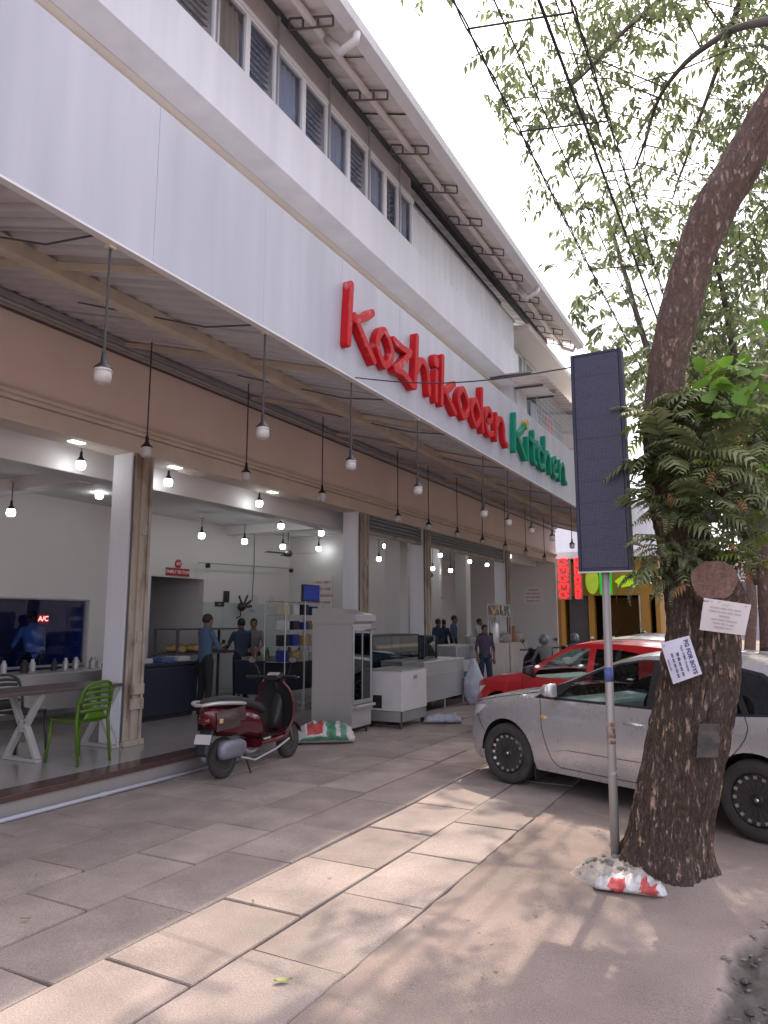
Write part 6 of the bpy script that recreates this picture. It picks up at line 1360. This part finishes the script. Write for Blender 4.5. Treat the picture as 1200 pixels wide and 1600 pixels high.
    for s_ in (1,-1):
        MB().tube([(.335,s_*.22,1.0),(.29,s_*.36,1.0)], .02, 8).build('grip', m_blk, t); MB().tube([(.4,s_*.14,1.0),(.4,s_*.33,.99)], .007, 6).build('brake_lever', m_silv, t)
        MB().tube([(.36,s_*.2,1.01),(.35,s_*.24,1.12),(.33,s_*.28,1.17)], .007, 6).build('mirror_stem', m_blk, t)
        mi = MB().loft([[(.33+dx, s_*.29+.062*cos(a), 1.2+.038*sin(a)) for a in [k*pi/8 for k in range(16)]] for dx in (.012,.0,-.008)]).build('mirror', m_blk, t, smooth=True); MB().add([(.321, s_*.29+.055*cos(k*pi/8), 1.2+.032*sin(k*pi/8)) for k in range(16)], [tuple(range(16))]).build('mirror_glass', m_chrome, mi)
    MB().cbox((.30,-.03,1.035), (.06,.16,.012), M4.Rotation(-.5, 3, 'Y')).build('instrument_panel', m_silv, t, bevel=.006)
    MB().grid(lambda u, v: (.66+.235*cos(.35+2.3*u), (v-.5)*.13*(1), .215+.24*sin(.35+2.3*u)-.02*(abs(v-.5)*2)**2), 12, 6).build('front_mudguard', paint, t, smooth=True).modifiers.new('s','SOLIDIFY').thickness = .008
    for s_ in (1,-1): MB().tube([(.48,s_*.05,.72),(.55,s_*.075,.5),(.66,s_*.075,.215)], .017, 7).build('fork_leg', m_rims, t, smooth=True)
    return t
scooter('maroon scooter parked on its stand before the restaurant step', (-5.385,6.99,.0), atan2(1.36,-.09), m_maroon, -.03)
# ================================================================ PEOPLE
m_skin = mat('skin', (.24,.12,.075), .5, col2=(.2,.1,.06), sc=8); m_hair = mat('black_hair', (.012,.01,.01), .6); m_shoe = mat('dark_shoe', (.03,.025,.02), .6)
def cap(mb, a, b, ra, rb, n=10):
    a = V(a); b = V(b); d = b-a; L = d.length; rot = d.to_track_quat('Z', 'Y').to_matrix()
    prof = [(0,-ra)]+[(ra*sin(k*pi/8), -ra*cos(k*pi/8)) for k in range(1,5)]+[(rb*cos(k*pi/8), L+rb*sin(k*pi/8)) for k in range(0,4)]+[(0,L+rb)]
    mb.lathe(prof, n, a, rot)
def person(lab, loc, rz, h, shirt, pants, arms=None, legs=None, head=(0,0), lean=0, hair=m_hair, sleeves=.5, extra=None, name='person', helmet=None, bald=False):
    t = thing(name, lab, 'person', loc, rz); sc = h/1.70; segs = []
    hip = V((0,0,.93)); L = lambda p: V((p[0]*cos(lean)+(p[2]-.93)*sin(lean), p[1], .93+(p[2]-.93)*cos(lean)-p[0]*sin(lean)))
    if legs: hip = V((0,0,legs[2]))
    off = hip-V((0,0,.93)); T = lambda p: L(p)+off
    mb = MB(); bones = []
    def limb_(a, b, ra, rb, kind): cap(mb, a, b, ra, rb); bones.append((V(a), V(b), kind))
    # torso
    rings = [(.88,.15,.105,0),(.97,.155,.11,0),(1.08,.14,.10,.0),(1.2,.155,.11,.0),(1.32,.175,.115,0),(1.41,.165,.095,-.01),(1.46,.09,.07,-.01),(1.48,.06,.055,-.005)]
    mb.loft([[T((dx+ry*cos(a), rx*sin(a), z)) for a in [2*pi*k/20 for k in range(20)]] for z, rx, ry, dx in rings]); bones.append((T((0,0,.95)), T((0,0,1.43)), 'shirt'))
    limb_(T((-.005,0,1.44)), T((.01,0,1.54)), .055, .052, 'skin')
    # head with face
    hc = T((.025,0,1.6)); q = M4.Rotation(head[0], 3, 'Z') @ M4.Rotation(head[1]+lean*.5, 3, 'Y'); H_ = lambda p: hc+q @ V(p)
    mb.loft([[H_((x0+rx*cos(a), ry*sin(a), z)) for a in [2*pi*k/18 for k in range(18)]] for z, rx, ry, x0 in ((-.125,.03,.03,.045),(-.11,.055,.05,.03),(-.07,.078,.064,.015),(-.02,.092,.072,.005),(.03,.096,.076,.0),(.07,.088,.07,-.005),(.1,.06,.05,-.01),(.115,.02,.02,-.01))]); bones.append((H_((0,0,-.08)), H_((0,0,.08)), 'skin'))
    cap(mb, H_((.09,0,.02)), H_((.11,0,-.025)), .011, .016); 
    for s_ in (1,-1): cap(mb, H_((-.0,s_*.076,.015)), H_((.0,s_*.079,-.025)), .016, .012)
    # arms
    A = arms or [((.0,.24,1.12),(.05,.25,.88)), ((.0,-.24,1.12),(.05,-.25,.88))]
    for (el, wr), s_ in zip(A, (1,-1)):
        sh_ = T((-.005, s_*.165, 1.4)); el = T(el); wr = T(wr)
        limb_(sh_, el, .052, .041, 'shirt' if sleeves > 0 else 'skin'); limb_(el, wr, .039, .027, 'shirt' if sleeves >= 1 else 'skin')
        if 0 < sleeves < 1: bones.pop(); bones.append((el, wr, 'skin'))
        d = (wr-el).normalized(); sd_ = d.cross(V((0,0,1))); sd_ = sd_.normalized() if sd_.length > .1 else V((1,0,0)); up_ = sd_.cross(d)
        pm = wr+d*.07; limb_(wr, pm, .026, .03, 'skin'); cap(mb, wr+d*.03+sd_*.02, pm+sd_*.022, .018, .02); cap(mb, wr+d*.03-sd_*.02, pm-sd_*.022, .018, .018)
        for k, ln in enumerate((.062,.072,.067,.052)):
            b0 = pm+sd_*(.033-.022*k)+d*.01; b1 = b0+d*ln*.55-up_*.008; b2 = b1+d*ln*.4-up_*.022; limb_(b0, b1, .0105, .0095, 'skin'); limb_(b1, b2, .0095, .008, 'skin')
        th = wr+d*.02+sd_*.034; limb_(th, th+d*.035+sd_*.025, .012, .011, 'skin'); limb_(th+d*.035+sd_*.025, th+d*.065+sd_*.03-up_*.008, .011, .009, 'skin')
    # legs
    if legs: kn, an = legs[0], legs[1]
    else: kn, an = [(.015,.1,.5),(.015,-.1,.5)], [(-.02,.11,.08),(-.02,-.11,.08)]
    for k_, a_, s_ in zip(kn, an, (1,-1)):
        hp = V((0, s_*.085, hip.z-.02)); limb_(hp, k_, .095, .066, 'pants'); limb_(k_, a_, .064, .048, 'pants')
        limb_(V(a_)+V((-.02,0,-.035)), V(a_)+V((.14,s_*.01,-.048)), .038, .03, 'shoe')
    me = mb.mesh('body', [shirt, pants, m_skin, m_shoe]); o = bpy.data.objects.new('tmp', me); C.objects.link(o)
    rm = o.modifiers.new('r', 'REMESH'); rm.mode = 'VOXEL'; rm.voxel_size = .0125; sm = o.modifiers.new('s', 'SMOOTH'); sm.factor = .5; sm.iterations = 3
    dg = bpy.context.evaluated_depsgraph_get(); m2 = bpy.data.meshes.new_from_object(o.evaluated_get(dg)); bpy.data.objects.remove(o)
    mi = []; idx = {'shirt':0,'pants':1,'skin':2,'shoe':3}
    for p in m2.polygons:
        c = p.center; best = 9; kd = 'shirt'
        for a, b, k in bones:
            ab = b-a; tt = max(0, min(1, (c-a).dot(ab)/max(1e-9, ab.dot(ab)))); dd = (c-(a+ab*tt)).length-(.09 if k in ('shirt','pants') else .0)*.5
            if dd < best: best = dd; kd = k
        if kd == 'skin' and c.z < hip.z+.5 and False: kd = 'skin'
        mi.append(idx[kd])
    m2.materials.clear()
    for m in (shirt, pants, m_skin, m_shoe): m2.materials.append(m)
    m2.polygons.foreach_set('material_index', mi); m2.polygons.foreach_set('use_smooth', [True]*len(mi)); m2.name = 'body'
    b = put('body', m2, t); b.scale = (sc,)*3
    def ch(nm, mbx, m, **k): o = mbx.build(nm, m, t, smooth=True, **k); o.scale = (sc,)*3; return o
    if helmet:
        ch('helmet', MB().loft([[H_((x0+rx*cos(a), ry*sin(a), z)) for a in [2*pi*k/20 for k in range(20)]] for z, rx, ry, x0 in ((-.09,.115,.105,-.01),(-.03,.135,.12,-.01),(.04,.138,.122,-.01),(.1,.115,.1,-.015),(.14,.07,.06,-.02),(.155,.02,.02,-.02))]), helmet)
        ch('visor', MB().loft([[H_((.02+.122*cos(a), .118*sin(a), z)) for a in [-.9+1.8*k/10 for k in range(11)]] for z in (-.05,0,.04)], False), m_tint)
    elif not bald:
        ch('hair', MB().grid(lambda u, v: H_((lambda a, bb: ((-.012+.102*cos(a)*cos(bb)*(1+.05*NZ.noise(V((a*3,bb*5,1))))), .083*sin(a)*cos(bb), .03+.098*sin(bb)))(2*pi*u, (-.75 if abs(u-.5) < .3 else (-.2 if abs(u-.5) < .4 else .32))*(1-v)+v*pi/2)), 31, 9), hair)
    for s_ in (1,-1): ch('eye', MB().blob(H_((.082,s_*.03,.005)), (.01,.013,.008), 8, 5), m_hair)
    ch('mouth', MB().blob(H_((.082,0,-.062)), (.01,.024,.006), 8, 5), mat('lips', (.2,.07,.06), .5) if 'lips' not in MATS else MATS['lips'])
    if extra: extra(t, sc, H_, T)
    return t
cl = lambda n, c: mat('cloth_'+n, c, .85, col2=tuple(q*.75 for q in c), sc=9, bump=.004, bsc=14)
c_blue = cl('dull_blue', (.07,.12,.20)); c_navy = cl('navy', (.03,.05,.09)); c_blk = cl('black', (.015,.015,.018)); c_lblue = cl('pale_blue', (.3,.42,.5)); c_white = cl('white', (.55,.53,.53)); c_plaid = mat('plaid_shirt', (.05,.05,.11), .85, col2=(.12,.07,.09), sc=26, amt=1, sharp=(.45,.55)); c_grey = cl('grey', (.2,.19,.19)); c_olive = cl('olive', (.06,.06,.05))
def feet(px, py, X, z, hh):     # stands on floor at plane x=X along the sight line of the head
    p = gx(px, py, X); return (X, p.y, z)
HS = 1.56
def phone(t, sc, H_, T): MB().cbox((.33,-.06,1.2), (.012,.07,.14)).build('phone', m_blk, t).scale = (sc,)*3
person('man in a dull blue shirt standing by the navy freezer counter', feet(322,1000,-8.0,FZ,0), 1.35, 1.56, c_blue, c_blk, [((.12,.23,1.14),(.34,.16,1.12)), ((.1,-.23,1.13),(.3,-.1,1.18))], head=(.1,.1), extra=phone)
person('man in a navy shirt seen from behind at the hall counter', feet(377,1000,-8.75,FZ,0), 2.6, 1.5, c_navy, c_blk, [((.14,.24,1.14),(.36,.2,1.05)), ((.14,-.24,1.14),(.36,-.2,1.05))])
person('man in a grey shirt facing out behind the hall counter', feet(396,1000,-9.3,FZ,0), -.9, 1.5, c_grey, c_blk, [((.12,.23,1.14),(.3,.14,1.05)), ((.12,-.23,1.14),(.3,-.14,1.05))])
def apron(t, sc, H_, T): MB().tube([T((.115*cos(a)-.0, .165*sin(a), .98)) for a in [2*pi*k/20 for k in range(20)]], .012, 6, closed=True).build('apron_tie', m_navy, t).scale = (sc,)*3
person('kitchen hand in a pale blue tee with apron ties behind the kitchen glass', (-10.85, 8.0, FZ), 2.9, 1.62, c_lblue, c_blk, [((.16,.25,1.15),(.4,.2,1.05)), ((.16,-.25,1.15),(.4,-.2,1.05))], head=(0,.5), lean=.12, extra=apron)
person('person in dark clothes with long sleeves at the far counter column', feet(684,985,-8.3,FZ,0), 1.2, 1.5, c_navy, c_navy, sleeves=1); person('person in dark navy clothes in the group at the far counter', feet(693,985,-8.7,FZ,0), 1.6, 1.48, c_navy, c_blk, sleeves=1); person('bearded young man in a blue shirt in the group at the far counter', feet(709,980,-8.3,FZ,0), 0.2, 1.6, c_blue, c_blk)
person('man in a white shirt leaning at the far counter', feet(745,985,-8.2,FZ,0), .0, 1.52, c_white, c_grey, [((.12,.23,1.14),(.34,.14,1.1)), ((.12,-.23,1.14),(.34,-.14,1.1))], lean=.12)
person('man in a dark plaid shirt standing outside by the white freezer', (-5.98,16.2,0), -1.0, 1.56, c_plaid, c_navy, [((.02,.23,1.12),(.08,.22,.88)), ((.02,-.23,1.12),(.12,-.2,.9))], head=(.3,.05))
# riders among the parked bikes
m_hg = mat('grey_helmet', (.16,.17,.2), .25, coat=.6); m_hb = mat('black_helmet', (.02,.02,.025), .25, coat=.6); m_gs = mat('dark_scooter_paint', (.03,.03,.04), .3, coat=.8); m_bs = mat('blue_scooter_paint', (.02,.05,.14), .3, coat=.8)
sit = ([(.4,.2,.62),(.4,-.2,.62)], [(.38,.22,.25),(.38,-.22,.25)], .74); grip = [((.2,.27,1.12),(.5,.3,1.1)), ((.2,-.27,1.12),(.5,-.3,1.1))]
for lab, x, y, rz, sh_, hm_2, pm, l2 in (('rider in a grey helmet bending on a dark scooter outside the far counters', -4.75, 16.5, 2.3, c_grey, m_hg, m_gs, 'dark scooter under the grey helmeted rider'), ('rider in a pale cap helmet and blue shirt waiting beyond the grey helmet', -4.45, 18.2, 2.2, c_blue, m_hg, m_bs, 'blue scooter under the rider in the blue shirt'), ('rider in a black helmet before the yellow shop', -4.1, 20.6, 2.0, c_olive, m_hb, m_gs, 'dark scooter under the rider in the black helmet'), ('second black helmeted rider close to the yellow shop door', -3.4, 22.5, 1.8, c_navy, m_hb, m_bs, 'blue scooter beside the yellow shop door')):
    s_ = scooter(l2, (x, y, 0), rz, pm, 0, 'scooters of the riders'); d = V((cos(rz), sin(rz), 0)); person(lab, V((x, y, 0))-d*.3, rz, 1.5, sh_, c_blk, grip, sit, lean=.15, helmet=hm_2, sleeves=1)
s_ = scooter('dark scooter ridden on the street beyond the silver car', (.15,10.3,0), -.4, m_gs, 0, 'scooters of the riders'); person('rider with bare dark hair and a face mask beyond the silver car', (-.12,10.42,0), -.4, 1.5, c_blk, c_navy, grip, sit, head=(-.3,.1), sleeves=1)
# ================================================================ NEIGHBOURING SHOP AND FAR STREET
m_yel = mat('yellow_shop_paint', (.5,.27,.05), .55, col2=(.42,.21,.04), sc=1.5, coord='pos'); m_yd = mat('brown_shop_interior', (.22,.11,.03), .7, col2=(.16,.08,.02), sc=1.5, coord='pos')
shop = thing('yellow_shop', 'small yellow fronted shop next to the restaurant', 'building', (-6, 30, 0), world=True)
def sp_(name, m, *b, **k): return part(name, m, *b, par=shop, **k)
sp_('floor', m_riser, (-10,-3.6,27.0,34,-.08,.12)); sp_('fascia', m_yel, (-10,-3.7,28.0,28.25,2.6,3.9)); sp_('back_wall', m_yd, (-10,-3.6,33.8,34,.1,4)); sp_('roof', m_white, (-10.5,-3.4,27.6,34.5,4.0,4.25)); sp_('upper_wall', m_white, (-10,-3.7,28.3,34,4.25,6.2))
sp_('side_wall', m_yel, (-7.2,-7.05,28.0,34,.1,4)); sp_('side_wall', m_yel, (-3.75,-3.6,28.0,34,.1,4)); sp_('pier', m_yel, (-6.15,-5.95,27.98,28.3,.1,2.62)); sp_('pier', m_yel, (-4.25,-3.95,27.97,28.3,.1,2.62)); sp_('door_post', m_steelb, (-4.32,-4.26,27.96,28.2,.1,2.6)); sp_('entry_panel', m_dark, (-6.9,-6.2,28.1,28.2,.1,2.6))
sp_('counter', m_yd, (-5.9,-4.5,29,29.6,.12,1.1)); sp_('inner_partition', m_yel, (-5.9,-4.3,31,31.1,.12,2.6))
# red lit vertical signs: columns of rounded script glyphs
m_neon = mat('red_neon', (.6,.02,.02), .4, emit=(1,.03,.03), est=.8); m_nb = mat('sign_back', (.3,.27,.27), .5)
for lab, xc, w_, n in (('wide column of glowing red script letters on the side sign', -6.95, .36, 5), ('narrow column of glowing red letters beside the wide one', -6.42, .2, 7)):
    t = thing('neon_sign', lab, 'sign', (xc, 27.6, 2.45)); MB().box(-w_*.75,w_*.75,.03,.1,0,1.6).build('back_board', m_nb, t); hgt = 1.55/n
    for k in range(n):
        z = 1.57-hgt*(k+.5); mb = MB(); fr = lambda u, v, q: (u, -q, v); r_ = hgt*.36
        stroke(mb, [(-w_*.42,z-r_),(-w_*.46,z+r_*.6),(-w_*.15,z+r_),(0,z),(w_*.15,z+r_),(w_*.46,z+r_*.5),(w_*.4,z-r_)] if k % 2 else [(w_*.4,z+r_),(-w_*.3,z+r_),(-w_*.42,z-r_*.4),(0,z-r_),(w_*.4,z-r_*.3),(w_*.1,z+r_*.3)], .03 if n == 5 else .024, 0, .05, fr); mb.build('letter', m_neon, t, auto=40)
t = thing('neon_sign', 'oval yellow green shop sign on the yellow fascia', 'sign', (-5.95,27.9,3.15)); MB().prism([(.24*cos(k*pi/14), .5*sin(k*pi/14)) for k in range(28)], 0, .08, lambda u, v, q: (u, -q, v)).build('board', mat('lime_sign', (.4,.5,.04), .4, emit=(.55,.8,.05), est=.15, col2=(.15,.35,.03), sc=6, amt=.6), t); 
t = thing('neon_sign', 'green rectangular shop sign between the oval and the lime signs', 'sign', (-5.45,27.9,3.1)); MB().box(-.22,.22,-.09,.0,-.48,.55).build('board', mat('green_sign', (.02,.32,.03), .4, emit=(.02,.6,.03), est=.3), t, bevel=.01)
t = thing('neon_sign', 'lime green bubble shaped sign above the yellow shop door', 'sign', (-4.55,27.9,3.15)); mb = MB()
mb.prism([((.52+.06*sin(k*7*pi/18))*cos(k*pi/18), (.26+.05*cos(k*5*pi/18))*sin(k*pi/18)+.2*cos(k*pi/18)*.5) for k in range(36)], 0, .08, lambda u, v, q: (u, -q, v)); mb.build('board', mat('lime_bright', (.4,.6,.02), .4, emit=(.5,.9,.03), est=.2), t); text('aoTudu', .22, mat('dark_green_ink', (.01,.12,.03), .5), t, (0,-.09,0), (1,0,.25), (-.2,0,1), 0)
person('person in dark clothes bending in the yellow shop doorway', (-4.6,28.4,.1), .4, 1.6, c_blk, c_blk, [((.2,.2,1.1),(.45,.15,.95)), ((.2,-.2,1.1),(.45,-.15,.95))], lean=.6, sleeves=1)
# far street blocks closing the view
m_fw = [mat('far_wall_%d' % k, c, .8, col2=tuple(q*.75 for q in c), sc=.6, coord='pos') for k, c in enumerate(((.42,.4,.38),(.5,.45,.4),(.36,.37,.4)))]
def block(lab, x0, x1, y0, y1, h, m, nf):
    t = thing('street_building', lab, 'building', ((x0+x1)/2, (y0+y1)/2, 0), 0, 'buildings further along the street', world=True); pt = lambda n, mm, *b: part(n, mm, *b, par=t)
    pt('wall', m, (x0,x1,y0,y1,-.1,h)); pt('roof', m_galv, (x0-.3,x1+.3,y0-.3,y1+.3,h,h+.15))
    for f in range(nf):
        z = .2+f*3.1; yy = y0+.5
        for xx in [x0+.4+1.7*k for k in range(int((x1-x0-.6)/1.7))]: pt('window' if f else 'shop_door', m_dark, (xx,xx+1.1,y0-.03,y0-.002,z+.6*(f > 0),z+2.1)); pt('window_frame', m_alu, (xx-.06,xx+1.16,y0-.05,y0-.031,z+2.1,z+2.2))
        while yy < y1-1.4: pt('window', m_dark, (x1+.002,x1+.03,yy,yy+1.1,z+.6,z+2.1)); yy += 2
        if f: pt('ledge', m_white, (x0-.2,x1+.25,y0-.25,y0-.0,z-.4,z-.25))
block('grey two storey street building beyond the yellow shop', -12, -3.9, 36, 46, 6.2, m_fw[0], 2); block('pale street building further down the street', -11, -3.5, 50, 62, 7, m_fw[1], 2); block('bluish street building at the far end of the street', -10, 9, 78, 90, 8, m_fw[2], 2); block('building across the street behind the trees', 13, 22, 8, 30, 7, m_fw[1], 2); block('second building across the street', 13, 24, 34, 60, 8, m_fw[0], 2)
t = thing('street_sign', 'tall orange red sign board standing beyond the yellow shop', 'sign', (-2.9,30,0)); MB().box(-.18,.18,-.04,.04,1.2,2.45).build('board', mat('orange_sign', (.6,.08,.02), .4, col2=(.55,.3,.2), sc=6, amt=.6, sharp=(.55,.6)), t, bevel=.01); MB().tube([(0,0,0),(0,0,1.2)], .03, 8).build('post', m_galv, t)
